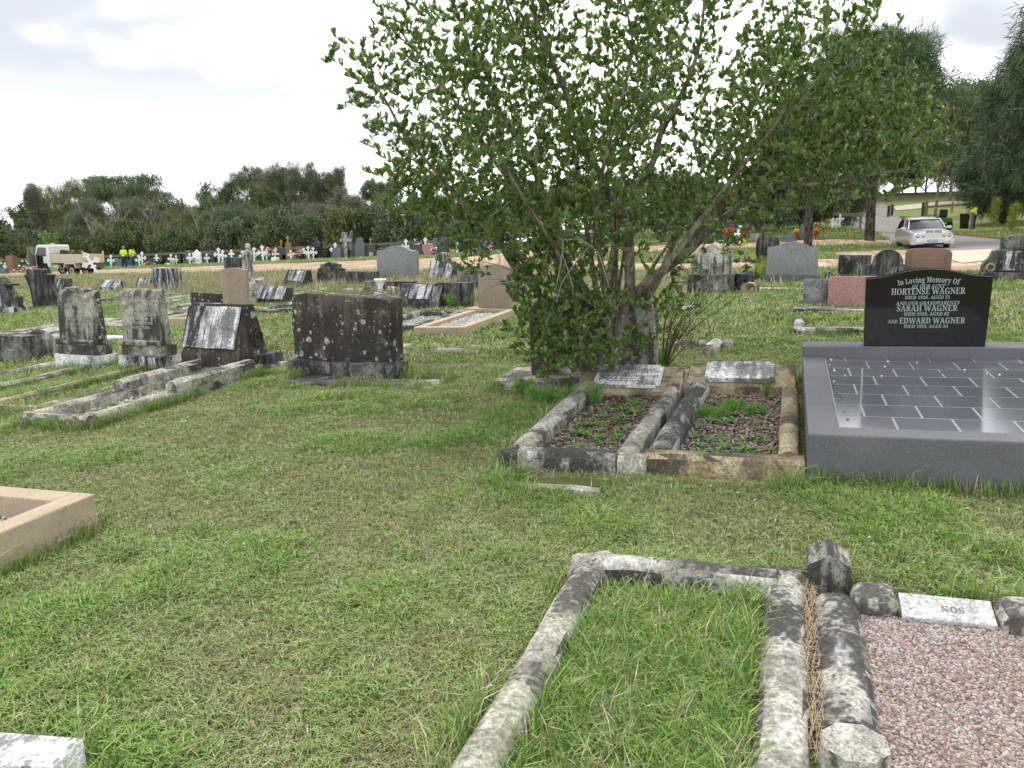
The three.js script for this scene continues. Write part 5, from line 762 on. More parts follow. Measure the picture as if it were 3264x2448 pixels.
// ---------------------------------------------------------------- fence with green shade cloth
{
  const fence = thing('rail_fence', 'long weathered timber rail fence with green shade cloth behind the far graves', 'fence', rowPoint(-40, 55.5)); const O = fence.position, U0 = 55.5, step = 3.2, postG = boxUV(rbox(.14, 1.45, .14, .01, 1), .8), P = (V, U = U0) => { const [x, z] = rowPoint(V, U); return v3(x, T(x, z), z).sub(O); };
  for (let k = 0, V = -92; V < 4.2; V += step, k++) { const p = P(V), q = P(V + step); const m = part('post', postG, M.timber, fence); m.position.copy(p).y -= .3; m.rotation.y = YAW; if (V + step > 4.2) break; const len = p.distanceTo(q), r = part('rail', boxUV(new THREE.BoxGeometry(len - .01, .2, .06), 1), M.timber, fence); r.position.copy(p).lerp(q, .5).y += .98; r.rotation.set(0, YAW, Math.atan2(q.y - p.y, Math.hypot(q.x - p.x, q.z - p.z)), 'YXZ'); if (k % 4 !== 1) { const c = part('shade_cloth', new THREE.BoxGeometry(len, .62, .015), flat(0x1f5a4c, .8), fence); c.position.copy(p).lerp(q, .5).y += .32; c.rotation.copy(r.rotation); } }
}

// ---------------------------------------------------------------- bodies: distance fields meshed with surface nets
function surfaceNets(f, lo, hi, cell) {
  const nx = Math.ceil((hi[0] - lo[0]) / cell) + 1, ny = Math.ceil((hi[1] - lo[1]) / cell) + 1, nz = Math.ceil((hi[2] - lo[2]) / cell) + 1, v = new Float32Array(nx * ny * nz), id = (i, j, k) => (k * ny + j) * nx + i;
  for (let k = 0; k < nz; k++) for (let j = 0; j < ny; j++) for (let i = 0; i < nx; i++) v[id(i, j, k)] = f(lo[0] + i * cell, lo[1] + j * cell, lo[2] + k * cell);
  const vert = new Int32Array(nx * ny * nz).fill(-1), pos = [], idx = [];
  for (let k = 0; k < nz - 1; k++) for (let j = 0; j < ny - 1; j++) for (let i = 0; i < nx - 1; i++) {
    let n = 0, x = 0, y = 0, z = 0; const c = []; for (let q = 0; q < 8; q++) c.push(v[id(i + (q & 1), j + ((q >> 1) & 1), k + (q >> 2))]);
    const any = c.some((a) => a < 0), all = c.every((a) => a < 0); if (!any || all) continue;
    for (let a = 0; a < 8; a++) for (const bit of [1, 2, 4]) { const b = a | bit; if (b === a || (c[a] < 0) === (c[b] < 0)) continue; const t = c[a] / (c[a] - c[b]); x += (a & 1) + (bit === 1 ? t : 0); y += ((a >> 1) & 1) + (bit === 2 ? t : 0); z += (a >> 2) + (bit === 4 ? t : 0); n++; }
    vert[id(i, j, k)] = pos.length / 3; pos.push(lo[0] + (i + x / n) * cell, lo[1] + (j + y / n) * cell, lo[2] + (k + z / n) * cell);
  }
  const quad = (a, b, c, d, flip) => { if (a < 0 || b < 0 || c < 0 || d < 0) return; flip ? idx.push(a, c, b, a, d, c) : idx.push(a, b, c, a, c, d); };
  for (let k = 1; k < nz - 1; k++) for (let j = 1; j < ny - 1; j++) for (let i = 1; i < nx - 1; i++) { const s = v[id(i, j, k)] < 0;
    if (s !== v[id(i + 1, j, k)] < 0) quad(vert[id(i, j - 1, k - 1)], vert[id(i, j, k - 1)], vert[id(i, j, k)], vert[id(i, j - 1, k)], !s);
    if (s !== v[id(i, j + 1, k)] < 0) quad(vert[id(i - 1, j, k - 1)], vert[id(i - 1, j, k)], vert[id(i, j, k)], vert[id(i, j, k - 1)], !s);
    if (s !== v[id(i, j, k + 1)] < 0) quad(vert[id(i - 1, j - 1, k)], vert[id(i, j - 1, k)], vert[id(i, j, k)], vert[id(i - 1, j, k)], !s); }
  const g = new THREE.BufferGeometry(); g.setAttribute('position', new THREE.Float32BufferAttribute(pos, 3)); g.setIndex(idx); g.computeVertexNormals(); return g;
}
const capsule = (p, a, b, ra, rb) => { const ax = p[0] - a[0], ay = p[1] - a[1], az = p[2] - a[2], bx = b[0] - a[0], by = b[1] - a[1], bz = b[2] - a[2], t = clamp((ax * bx + ay * by + az * bz) / (bx * bx + by * by + bz * bz + 1e-9)); return Math.hypot(ax - bx * t, ay - by * t, az - bz * t) - mix(ra, rb, t); };
const smin = (a, b, k) => { const h = clamp(.5 + .5 * (b - a) / k); return mix(b, a, h) - k * h * (1 - h); };
function bonesField(bones, k = .03) { return (x, y, z) => { let d = 1e3; for (const [a, b, ra, rb] of bones) d = smin(d, capsule([x, y, z], a, b, ra, rb), k); return d; }; }
const skinMat = flat(0xb98a6c, .6), hiVis = flat(0xc8e83a, .7), navy = flat(0x232a40, .85), blueTrouser = flat(0x2c3f6a, .85), boot = flat(0x2e2a26, .8), hairMat = flat(0x2a2019, .9);
function person(label, [x, z], turn, pose, { trousers = navy, hat = null, scale = 1, lookDown = .1, twist = 0 } = {}) {
  const g = thing('person', label, 'person', [x, z], turn); g.scale.setScalar(scale);
  const J = { pel: [0, .95, 0], chest: [0, 1.28, .0], neck: [0, 1.47, .01], head: [0, 1.61, .03], ...pose }, S = (s) => [s * .185, 1.41, 0], H = (s) => [s * .095, .92, 0], bones = [[J.pel, J.chest, .125, .145], [J.chest, J.neck, .13, .06], [J.neck, [J.head[0], J.head[1] - .02, J.head[2]], .055, .055], [[J.head[0], J.head[1] + .03, J.head[2] - .01], [J.head[0], J.head[1] - .05, J.head[2] + .025], .095, .07], [[J.head[0], J.head[1] - .005, J.head[2] + .085], [J.head[0], J.head[1] - .028, J.head[2] + .108], .014, .017]], shirt = [[[0, .93, 0], J.chest, .145, .165], [J.chest, [0, 1.42, 0], .16, .1]], legs = [[J.pel, [0, .88, 0], .15, .14]], boots = [];
  for (const s of [-1, 1]) { const n = s < 0 ? 'R' : 'L', el = J['elbow' + n], wr = J['wrist' + n], kn = J['knee' + n], an = J['ankle' + n]; bones.push([J.chest, S(s), .1, .07], [S(s), el, .055, .043], [el, wr, .043, .03], [[J.head[0] + s * .09, J.head[1] - .01, J.head[2]], [J.head[0] + s * .098, J.head[1] + .02, J.head[2] - .01], .015, .015], [H(s), kn, .085, .06], [kn, an, .058, .04], [an, [an[0] + s * .02, .04, an[2] + .14], .04, .035]);
    const mid = [mix(S(s)[0], el[0], .85), mix(S(s)[1], el[1], .85), mix(S(s)[2], el[2], .85)]; shirt.push([J.chest, S(s), .13, .085], [S(s), mid, .085, .075]); legs.push([H(s), kn, .112, .088], [kn, [an[0], an[1] + .02, an[2]], .086, .078]); boots.push([[an[0], an[1] + .02, an[2]], [an[0], .05, an[2]], .066, .06], [[an[0], .045, an[2]], [an[0] + s * .02, .04, an[2] + .17], .055, .045]); }
  const body = [surfaceNets(bonesField(bones), [-.62, -.02, -.5], [.62, 1.78, .62], .02)];
  for (const s of [-1, 1]) { const n = s < 0 ? 'R' : 'L', el = J['elbow' + n], wr = J['wrist' + n], d = v3(wr[0] - el[0], wr[1] - el[1], wr[2] - el[2]).normalize(), side = v3(0, 0, 1).addScaledVector(d, -d.z).normalize(), up = d.clone().cross(side), W = v3(...wr), P = (a, b, c) => W.clone().addScaledVector(d, a).addScaledVector(side, b).addScaledVector(up, c * s), A = (q) => [q.x, q.y, q.z];
    const hb = [[A(P(-.03, 0, 0)), A(P(.03, 0, 0)), .028, .03]]; [-.032, -.011, .011, .03].forEach((o, i) => { const L = [.032, .042, .045, .036][i]; hb.push([A(P(.02, o * .7, 0)), A(P(.075, o, 0)), .013, .0115], [A(P(.075, o, 0)), A(P(.075 + L * .8, o * 1.05, .014)), .0105, .0095], [A(P(.075 + L * .8, o * 1.05, .014)), A(P(.075 + L * 1.3, o, .036)), .0095, .008]); }); hb.push([A(P(.005, .026, .004)), A(P(.04, .055, .016)), .014, .012], [A(P(.04, .055, .016)), A(P(.072, .06, .026)), .0115, .0095]);
    const c = A(P(.06, 0, 0)); body.push(surfaceNets(bonesField(hb, .008), c.map((q) => q - .15), c.map((q) => q + .15), .0055)); }
  part('body', mergeGeometries(body), skinMat, g); part('shirt', surfaceNets(bonesField(shirt, .04), [-.5, .75, -.4], [.5, 1.62, .45], .02), hiVis, g); part('trousers', surfaceNets(bonesField(legs, .04), [-.5, -.02, -.5], [.5, 1.12, .5], .02), trousers, g); part('boots', surfaceNets(bonesField(boots, .02), [-.5, -.04, -.5], [.5, .22, .6], .016), boot, g);
  const hd = v3(...J.head); for (const s of [-1, 1]) { const e = new THREE.SphereGeometry(.011, 8, 6); e.translate(hd.x + s * .033, hd.y + .012, hd.z + .083); part('eye', e, flat(0x1c1512, .3), g); } const mo = new THREE.BoxGeometry(.045, .008, .012); mo.translate(hd.x, hd.y - .062, hd.z + .088); part('mouth', mo, flat(0x8a4f44, .6), g);
  const hr = surfaceNets((a, b, c) => Math.max(Math.hypot(a - hd.x, (b - hd.y - .03) * .95, (c - hd.z + .012) * .92) - .112, -(b - hd.y + .02 + (c - hd.z) * .8 - .06) - .04, (c - hd.z) - .07 - (b - hd.y) * .2), [hd.x - .15, hd.y - .12, hd.z - .16], [hd.x + .15, hd.y + .2, hd.z + .15], .012); part('hair', hr, hairMat, g);
  if (hat) { const ht = new THREE.LatheGeometry([[.001, .13], [.07, .13], [.1, .1], [.112, .02], [.2, -.012], [.205, -.02], [.11, .0], [.001, .0]].map(([a, b]) => new THREE.Vector2(a, b)), 20); at(part('hat', ht, hat, g), hd.x, hd.y + .075, hd.z - .005, 0, lookDown); }
  return g;
}
const toCam = (px) => Math.atan2(-(px - 1632) / 2562, 1);     // turn that faces the viewer
person('person in yellow hi-vis shirt and wide grey hat standing with back turned, behind the truck', [-29.734, -62.334], toCam(398) + 2.5, { elbowR: [-.27, 1.14, -.02], wristR: [-.2, 1.05, .2], elbowL: [.28, 1.14, -.02], wristL: [.14, 1.08, .22], kneeR: [-.16, .5, .02], ankleR: [-.2, .09, -.1], kneeL: [.17, .5, .1], ankleL: [.26, .09, .06] }, { hat: flat(0x6c6f72, .8), scale: .95 });
person('person in yellow hi-vis shirt and blue trousers looking down at their hands', [-30.501, -65.331], toCam(424) + .8, { chest: [0, 1.26, .05], neck: [0, 1.43, .1], head: [0, 1.54, .17], elbowR: [-.27, 1.12, .03], wristR: [-.22, .88, .08], elbowL: [.27, 1.14, .08], wristL: [.08, 1.1, .27], kneeR: [-.1, .5, .03], ankleR: [-.11, .09, 0], kneeL: [.12, .5, .0], ankleL: [.15, .09, -.03] }, { trousers: blueTrouser, scale: .95 });
person('person in yellow hi-vis shirt reaching over the red-lidded bin', [30.978, -54.945], toCam(3103) - 1.3, { chest: [0, 1.26, .06], neck: [0, 1.42, .12], head: [0, 1.54, .18], elbowR: [-.24, 1.2, .22], wristR: [-.2, 1.14, .46], elbowL: [.26, 1.15, .1], wristL: [.22, 1.0, .32], kneeR: [-.1, .5, .02], ankleR: [-.1, .09, 0], kneeL: [.1, .5, .03], ankleL: [.13, .09, .02] }, { trousers: flat(0x1c2c58, .85), scale: .92 });

// ---------------------------------------------------------------- vehicles
const paint = new THREE.MeshPhysicalMaterial({ color: 0xc4c2bb, roughness: .3, metalness: .25, clearcoat: .8, clearcoatRoughness: .08, side: THREE.DoubleSide });
const glassDark = new THREE.MeshPhysicalMaterial({ color: 0x11181a, roughness: .04, side: THREE.DoubleSide, specularIntensity: 1, ior: 1.7 }), chrome = flat(0xc8c8c8, .15, { metalness: .9 }), tyreMat = flat(0x1c1c1c, .85), rimMat = flat(0x9a9a98, .35, { metalness: .6 }), plasticBlack = flat(0x17181a, .6);
function loft(st, sec) { const rings = st.map(sec), m = rings[0].length, pos = [], idx = []; rings.forEach((r) => r.forEach((p) => pos.push(...p))); for (let i = 0; i < rings.length - 1; i++) for (let k = 0; k < m; k++) { const a = i * m + k, b = i * m + (k + 1) % m; idx.push(a, b, a + m, b, b + m, a + m); } [0, rings.length - 1].forEach((i) => { const c = pos.length / 3, q = rings[i].reduce((s, p) => [s[0] + p[0] / m, s[1] + p[1] / m, s[2] + p[2] / m], [0, 0, 0]); pos.push(...q); for (let k = 0; k < m; k++) i ? idx.push(c, i * m + (k + 1) % m, i * m + k) : idx.push(c, k, (k + 1) % m); }); const g = new THREE.BufferGeometry(); g.setAttribute('position', new THREE.Float32BufferAttribute(pos, 3)); g.setIndex(idx); g.computeVertexNormals(); return creased(g, .6); }
function wheel(parent, x, y, z, r, w, axis = 'x') { const t = new THREE.TorusGeometry(r - w * .32, w * .36, 10, 26); t.scale(1, 1, 1.35); const c = new THREE.CylinderGeometry(r * .62, r * .62, w * .5, 20); c.rotateX(Math.PI / 2); const tg = new THREE.Group(); tg.name = 'wheel'; parent.add(tg); const ty = part('tyre', t, tyreMat, tg), rm = part('rim', c, rimMat, tg); const hub = new THREE.CylinderGeometry(r * .18, r * .2, w * .85, 10); hub.rotateX(Math.PI / 2); part('hub', hub, plasticBlack, tg); tg.position.set(x, y, z); if (axis === 'x') tg.rotation.y = Math.PI / 2; return tg; }
{
  const c = thing('parked_car', 'silver estate car with round headlights parked at the lane edge, facing the graves', 'car', [15.944, -31.723], YAW + .06); c.scale.setScalar(.79); 
  const gx = c.position.x, gz = c.position.z; c.quaternion.copy(slopeQuat(gx, gz, YAW + .06));
  const body = loft([[2.38, .6, .36, .75], [2.34, .79, .27, .79], [2.18, .87, .23, .83], [1.7, .892, .2, .88], [1.2, .9, .2, .92], [.9, .9, .2, .94], [0, .9, .2, .95], [-1.6, .9, .2, .96], [-2.1, .88, .22, .96], [-2.36, .8, .3, .92], [-2.42, .7, .38, .84]], ([z, h, b, t]) => [[-h * .9, b, z], [-h, b + .16, z], [-h, t - .2, z], [-h * .955, t - .07, z], [-h * .82, t - .015, z], [-h * .4, t + .012, z], [0, t + .018, z], [h * .4, t + .012, z], [h * .82, t - .015, z], [h * .955, t - .07, z], [h, t - .2, z], [h, b + .16, z], [h * .9, b, z]]);
  part('body', body, paint, c);
  part('windows', loft([[.98, .76, .9, .93], [.6, .72, .9, 1.2], [.25, .67, .9, 1.4], [-.4, .66, .9, 1.43], [-1.7, .64, .9, 1.42], [-2.1, .66, .9, 1.32], [-2.38, .7, .9, .98]], ([z, h, b, t]) => [[-h - .06, b, z], [-h, t - .04, z], [-h * .86, t, z], [0, t + .015, z], [h * .86, t, z], [h, t - .04, z], [h + .06, b, z]]), glassDark, c);
  part('roof', loft([[.3, .63, 1.385, 1.4], [.1, .665, 1.38, 1.435], [-.5, .67, 1.38, 1.465], [-1.7, .655, 1.37, 1.455], [-2.1, .63, 1.34, 1.38]], ([z, h, b, t]) => [[-h, b, z], [-h, t - .03, z], [-h * .85, t, z], [0, t + .012, z], [h * .85, t, z], [h, t - .03, z], [h, b, z]]), paint, c);
  for (const s of [-1, 1]) { part('pillar', tubeAlong([v3(s * .81, .93, .93), v3(s * .735, 1.2, .58), v3(s * .655, 1.4, .22)], .035, .03, 6, 6), paint, c); part('pillar', tubeAlong([v3(s * .75, .93, -.55), v3(s * .69, 1.4, -.6)], .03, .03, 5, 2), paint, c); part('roof_rail', tubeAlong([v3(s * .6, 1.45, .05), v3(s * .6, 1.51, -.2), v3(s * .58, 1.51, -1.6), v3(s * .58, 1.45, -1.9)], .018, .018, 6, 12), plasticBlack, c);
    const mir = part('mirror', rbox(.22, .13, .1, .04, 2), paint, c); mir.position.set(s * 1.0, .92, .72); 
    for (const [x, r] of [[.655, .105], [.435, .078]]) { const hl = new THREE.Group(); hl.name = 'headlight'; c.add(hl); hl.position.set(s * x, .665, 2.375 - (x - .4) * .17); hl.rotation.set(-.12, s * .16, 0); const b = new THREE.TorusGeometry(r, .014, 8, 24), d = new THREE.SphereGeometry(r, 20, 8, 0, 6.284, 0, 1.25); d.scale(1, .35, 1); d.rotateX(Math.PI / 2); d.translate(0, 0, .015); part('bezel', b, paint, hl); part('lens', d, new THREE.MeshPhysicalMaterial({ color: 0x8b96a2, roughness: .1, metalness: .4, clearcoat: 1 }), hl); }
    part('fog_lamp', move(rbox(.2, .06, .03, .01, 1), s * .62, .3, 2.4), flat(0xc6ccd0, .2), c);
    wheel(c, s * .77, .31, 1.42, .31, .2); wheel(c, s * .77, .31, -1.38, .31, .2); }
  part('bumper', loft([[2.47, .5, .31, .5], [2.45, .72, .28, .53], [2.3, .9, .26, .54], [2.0, .925, .26, .54], [1.85, .925, .27, .53]], ([z, h, b, t]) => [[-h, b, z], [-h, t, z], [h, t, z], [h, b, z]]), paint, c);
  part('lower_grille', move(new THREE.BoxGeometry(.9, .05, .02), 0, .3, 2.475), plasticBlack, c);
  const gr = part('grille', move(rbox(.68, .2, .06, .02, 2), 0, .575, 2.37), plasticBlack, c); gr.rotation.x = -.06; const bars = [.05, .1, .15].map((y) => move(new THREE.BoxGeometry(.62, .014, .02), 0, .575 + y, 2.405)); bars.push(move(new THREE.BoxGeometry(.02, .19, .02), 0, .675, 2.406), move(new THREE.BoxGeometry(.7, .022, .05), 0, .775, 2.385), move(new THREE.BoxGeometry(.7, .016, .05), 0, .572, 2.385)); for (const s of [-1, 1]) bars.push(move(new THREE.BoxGeometry(.02, .2, .05), s * .345, .67, 2.385)); part('chrome_bars', mergeGeometries(bars), chrome, gr);
  const pl = part('number_plate', move(rbox(.42, .12, .012, .004, 1), -.05, .36, 2.482), flat(0x5a6f9a, .5), c); part('plate_text', line('BN-8E-73D', .085, .39, { font: fontSans, width: .36, x: -.05 }), flat(0xdde3ea, .6), pl).position.z = 2.4965;
}
{
  const t = thing('tip_truck', 'white cab tipper truck with tan tray and open door on the dirt track', 'truck', [-26.66, -48.843], YAW); t.scale.setScalar(.86);
  const white = flat(0xdcdcda, .4), tan = flat(0xc0b6a2, .7), tan2 = flat(0xc2b294, .75), mud = flat(0x5b4e40, .95), under = flat(0x1e1c1a, .9);
  part('cab', creased(extrudeFront([[-2.12, .55], [-.72, .55], [-.72, 2.02], [-.8, 2.1], [-1.7, 2.1], [-1.85, 2.02], [-2.08, 1.35], [-2.14, 1.2]], 1.72, .04, 2)), white, t).position.z = .86;
  part('side_window', move(creased(extrudeFront([[-1.02, 1.32], [-.98, 1.9], [-1.66, 1.92], [-1.93, 1.32]], .02, .003)), 0, 0, .885), glassDark, t); part('door_opening', move(creased(extrudeFront([[-1.9, .7], [-1.3, .7], [-1.3, 1.31], [-1.9, 1.31]], .02, .003)), 0, 0, .883), under, t);
  const ws = part('windscreen', new THREE.BoxGeometry(.02, .62, 1.5), glassDark, t); at(ws, -2.0, 1.68, 0, 0, 0, -.33);
  const dr = new THREE.Group(); dr.name = 'door'; t.add(dr); dr.position.set(-1.97, .6, .88); dr.rotation.y = -1.15; const ds = new THREE.Shape([[0, 0], [.95, .12], [1, .75], [.9, 1.38], [.18, 1.38], [0, .75]].map(([a, b]) => new THREE.Vector2(a, b))), hole = new THREE.Path([[.1, .76], [.9, .76], [.82, 1.29], [.22, 1.29]].map(([a, b]) => new THREE.Vector2(a, b))); ds.holes.push(hole); part('door_panel', new THREE.ExtrudeGeometry(ds, { depth: .05, bevelEnabled: false }), flat(0x77756f, .6), dr); part('door_glass', move(new THREE.BoxGeometry(.8, .52, .008), .5, 1.02, .025), new THREE.MeshPhysicalMaterial({ color: 0xffffff, roughness: .02, transmission: 1, thickness: 0 }), dr);
  part('chassis', move(new THREE.BoxGeometry(4.0, .16, .8), .05, .62, 0), under, t); part('fuel_tank', move(rbox(.5, .26, .3, .05, 2), -.35, .48, .62), flat(0xb9b9b4, .5), t); part('tool_box', move(rbox(.35, .3, .3, .02, 1), 1.75, .5, .7), flat(0x8a6a48, .8), t);
  part('tray_floor', move(new THREE.BoxGeometry(2.9, .1, 1.8), .8, .92, 0), tan, t); part('headboard', move(new THREE.BoxGeometry(.06, .62, 1.8), -.62, .92, 0).translate(0, .31, 0), tan, t);
  for (const s of [-1, 1]) { const sd = part('tray_side', move(rbox(2.86, .5, .05, .008, 1), .82, .97, s * .9), tan, t); const rib = []; for (const x of [-.5, .2, .9, 1.6, 2.2]) rib.push(move(new THREE.BoxGeometry(.06, .44, .03), x, 1.2, s * .935)); rib.push(move(new THREE.BoxGeometry(2.8, .06, .03), .82, 1.24, s * .936)); part('side_ribs', mergeGeometries(rib), tan, sd); part('mudguard', creased(extrudeFront([[.5, .55], [.62, .86], [1.5, .86], [1.62, .55], [1.56, .55], [1.46, .8], [.66, .8], [.56, .55]], .5, .004)), flat(0xc8c6bf, .6), t).position.z = s > 0 ? .92 : -.42; wheel(t, -1.36, .36, s * .72, .36, .24, 'z'); wheel(t, 1.06, .36, s * .7, .36, .24, 'z'); wheel(t, 1.06, .36, s * .46, .36, .2, 'z'); }
  const tg = part('tailgate', rbox(.05, .5, 1.8, .008, 1), tan2, t); at(tg, 2.28, .97, 0); const low = part('lower_tailgate', rbox(.04, .42, 1.7, .006, 1), mud, t); at(low, 2.3, .5, 0, 0, 0, .35); for (const z of [-.86, .86]) part('tail_post', move(rbox(.09, .72, .09, .01, 1), 2.27, .95, z), tan2, t); part('rear_underframe', move(rbox(.5, .4, 1.4, .02, 1), 1.95, .4, 0), under, t); part('beacon', move(rbox(.16, .1, .3, .03, 2), -1.3, 2.1, 0), flat(0xd89a7a, .4), t); part('wheel_arch', move(creased(extrudeFront([[-1.86, .5], [-1.72, .84], [-1.0, .84], [-.86, .5]], .1, .003)), 0, 0, .9), under, t);
  const turf = thing('turf_rolls', 'pile of brown and green turf rolls on the truck tray', 'turf', [t.position.x, t.position.z], YAW); turf.position.y = t.position.y; const R = rng(12);
  for (let i = 0; i < 9; i++) { const c = new THREE.CylinderGeometry(.15, .15, .55, 10, 3); c.rotateX(Math.PI / 2); const m = part('turf_roll', lumpy(c, .03, 6, i), flat([0x5a4a30, 0x5d6130, 0x4c3c28][i % 3], 1), turf); m.position.set(-.2 + (i % 5) * .3 + (i > 4 ? .14 : 0), 1.2 + (i > 4 ? .2 : 0) - R() * .05 - (i % 5) * .01, (R() - .5) * .8 + .2); m.rotation.y = R() * .7; }
  const cr = single('grave_cross', crossGeo(1.25, true), M.white, 'white budded cross leaning against the truck tailgate', 'cross', [-22.571, -44.33], YAW + .3); cr.rotation.set(-.1, toCam(317), .5);
}
{ // ride-on mower, bin, posts
  const m = thing('ride_on_mower', 'green ride-on mower standing on the lane behind the parked car', 'mower', [29.183, -55.765], YAW + .1); const green = flat(0x1f6a2c, .45);
  part('deck', move(rbox(1.05, .2, 1.0, .06, 2), 0, .2, .1), flat(0x20231f, .7), m); part('rear_body', move(rbox(1.1, .32, .62, .08, 3), 0, .48, .35), green, m); part('hood', move(rbox(.6, .45, .8, .1, 3), -.05, .45, -.75), green, m); part('seat', move(rbox(.5, .12, .45, .05, 2), 0, .8, .2), plasticBlack, m); part('seat_back', move(rbox(.5, .5, .12, .06, 3), 0, .86, .42), plasticBlack, m); part('steering_wheel', move(new THREE.TorusGeometry(.18, .02, 6, 18).rotateX(1.1), -.02, 1.0, -.35), plasticBlack, m); wheel(m, -.46, .3, .35, .3, .3); wheel(m, .46, .3, .35, .3, .3); wheel(m, -.42, .2, -.9, .2, .16); wheel(m, .42, .2, -.9, .2, .16);
  const b = thing('wheelie_bin', 'black wheelie bin with red lid on the grass', 'bin', [30.851, -55.902], -.55); const body = loft([[0, .2, .22], [.05, .23, .25], [.9, .29, .33], [.93, .31, .35]], ([y, w, d]) => [[-w, y, -d], [w, y, -d], [w, y, d], [-w, y, d]]); part('bin_body', body, flat(0x202226, .6), b); part('lid', move(rbox(.66, .07, .76, .03, 2), 0, .93, 0), flat(0xa02a34, .5), b); part('handle', move(new THREE.CylinderGeometry(.015, .015, .5, 8).rotateZ(Math.PI / 2), 0, .9, -.42), plasticBlack, b); wheel(b, -.25, .1, -.3, .1, .06); wheel(b, .25, .1, -.3, .1, .06);
  single('timber_post', boxUV(move(roughBlock(.13, 1.25, .13, .01, 5, [3, 8, 3], .02), 0, -.15, 0), .8), M.timber, 'weathered timber post between the red-lidded bin and the worker', 'post', [30.322, -54.028], .2);
  const bol = [[34.757, -69.519, .55, 'brown timber bollard by the lane behind the silver car'], [35.02, -69.467, .6, 'timber bollard with pale cap beside the brown bollard'], [32.897, -71.763, .5, 'brown bollard at the lane edge under the shrub leaves'], [33.482, -72.395, .5, 'second brown bollard at the lane edge under the shrub leaves']]; bol.forEach(([x, z, h, l], i) => single('bollard', boxUV(move(rbox(.22, h * 2 + .1, .22, .03, 2), 0, -.1, 0), .8), i === 1 ? M.timber : M.barkDark, l, 'bollard', [x, z], YAW));
  const rf = thing('rail_fence', 'low yellowish timber rail fence before the pale parking area', 'fence', rowPoint(10.5, 78)); for (let k = 0; k < 9; k++) { const [x, z] = rowPoint(10.5 + k * 2.2, 78), p = part('post', boxUV(rbox(.14, 1.1, .14, .01, 1), .8), flat(0x8a6f42, .9), rf); p.position.set(x, T(x, z), z).sub(rf.position).y -= .2; if (k) { const q = rf.children[0], a = rf.children.filter((c) => c.name === 'post')[k - 1].position, r = part('rail', new THREE.BoxGeometry(p.position.distanceTo(a), .14, .06), flat(0x8a6f42, .9), rf); r.position.copy(a).lerp(p.position, .5).y += .85; r.rotation.set(0, YAW, Math.atan2(p.position.y - a.y, 2.2), 'YXZ'); } }
  const md = new THREE.SphereGeometry(1, 40, 20, 0, 6.284, 0, 1.6); md.scale(2.0, .72, 1.3); single('soil_mound', boxUV(lumpy(md, .08, 2.6, 44), 3), M.dirt, 'heap of excavated soil behind the shrub stems', 'soil', [0.642, -28.61], 0, undefined, -.05);
}

// ---------------------------------------------------------------- trees
const quadLeaf = (L, W, dir, at0, roll, R) => { const g = new THREE.BufferGeometry(); const q = aim(dir, roll), p = [v3(-W * .2, 0, 0), v3(W * .2, 0, 0), v3(W / 2, L * .55, W * .15), v3(-W / 2, L * .55, W * .15), v3(0, L, 0)].map((v) => v.applyQuaternion(q).add(at0)); const s = [p[0], p[1], p[2], p[0], p[2], p[3], p[3], p[2], p[4]]; g.setAttribute('position', new THREE.Float32BufferAttribute(s.flatMap((v) => [v.x, v.y, v.z]), 3)); return g; };
function clump(n, rad, L, W, bias, seed) { const R = rng(seed), gs = []; for (let i = 0; i < n; i++) { const o = v3(R() - .5, R() - .5, R() - .5).multiplyScalar(rad * 2 * Math.cbrt(R()) * .8), d = o.clone().normalize().add(v3((R() - .5), (R() - .5) + bias, (R() - .5))).normalize(); gs.push(quadLeaf(L * (.7 + R() * .6), W * (.7 + R() * .6), d, o, R() * 6.3, R)); } const g = mergeGeometries(gs); g.computeVertexNormals(); return g; }
const CL = { gum: clump(16, .24, .2, .06, -.5, 1), bushy: clump(18, .22, .14, .09, .2, 2), fine: clump(22, .26, .34, .022, .35, 3), droop: clump(22, .26, .4, .024, -.7, 4), pine: clump(34, .08, .3, .016, .25, 5), dense: clump(20, .22, .15, .11, .15, 6) };
const COL = { gum: [[0.101, 0.144, 0.060], [0.135, 0.186, 0.068], [0.085, 0.127, 0.051]], fine: [[0.094, 0.135, 0.068], [0.118, 0.161, 0.075], [0.144, 0.178, 0.085]], droop: [[.045, .085, .035], [.06, .105, .04], [.08, .12, .045]], dense: [[.075, .115, .042], [.1, .145, .048], [.125, .17, .052]], olive: [[0.144, 0.169, 0.051], [0.169, 0.195, 0.060], [0.118, 0.144, 0.051]], grey: [[0.169, 0.186, 0.127], [0.144, 0.169, 0.101], [0.203, 0.203, 0.144]], pine: [[0.060, 0.118, 0.043], [0.085, 0.152, 0.051], [0.101, 0.169, 0.060]], bright: [[0.135, 0.270, 0.051], [0.169, 0.321, 0.068], [0.101, 0.220, 0.051]], lime: [[0.270, 0.338, 0.034], [0.338, 0.406, 0.051], [0.203, 0.287, 0.034]] };
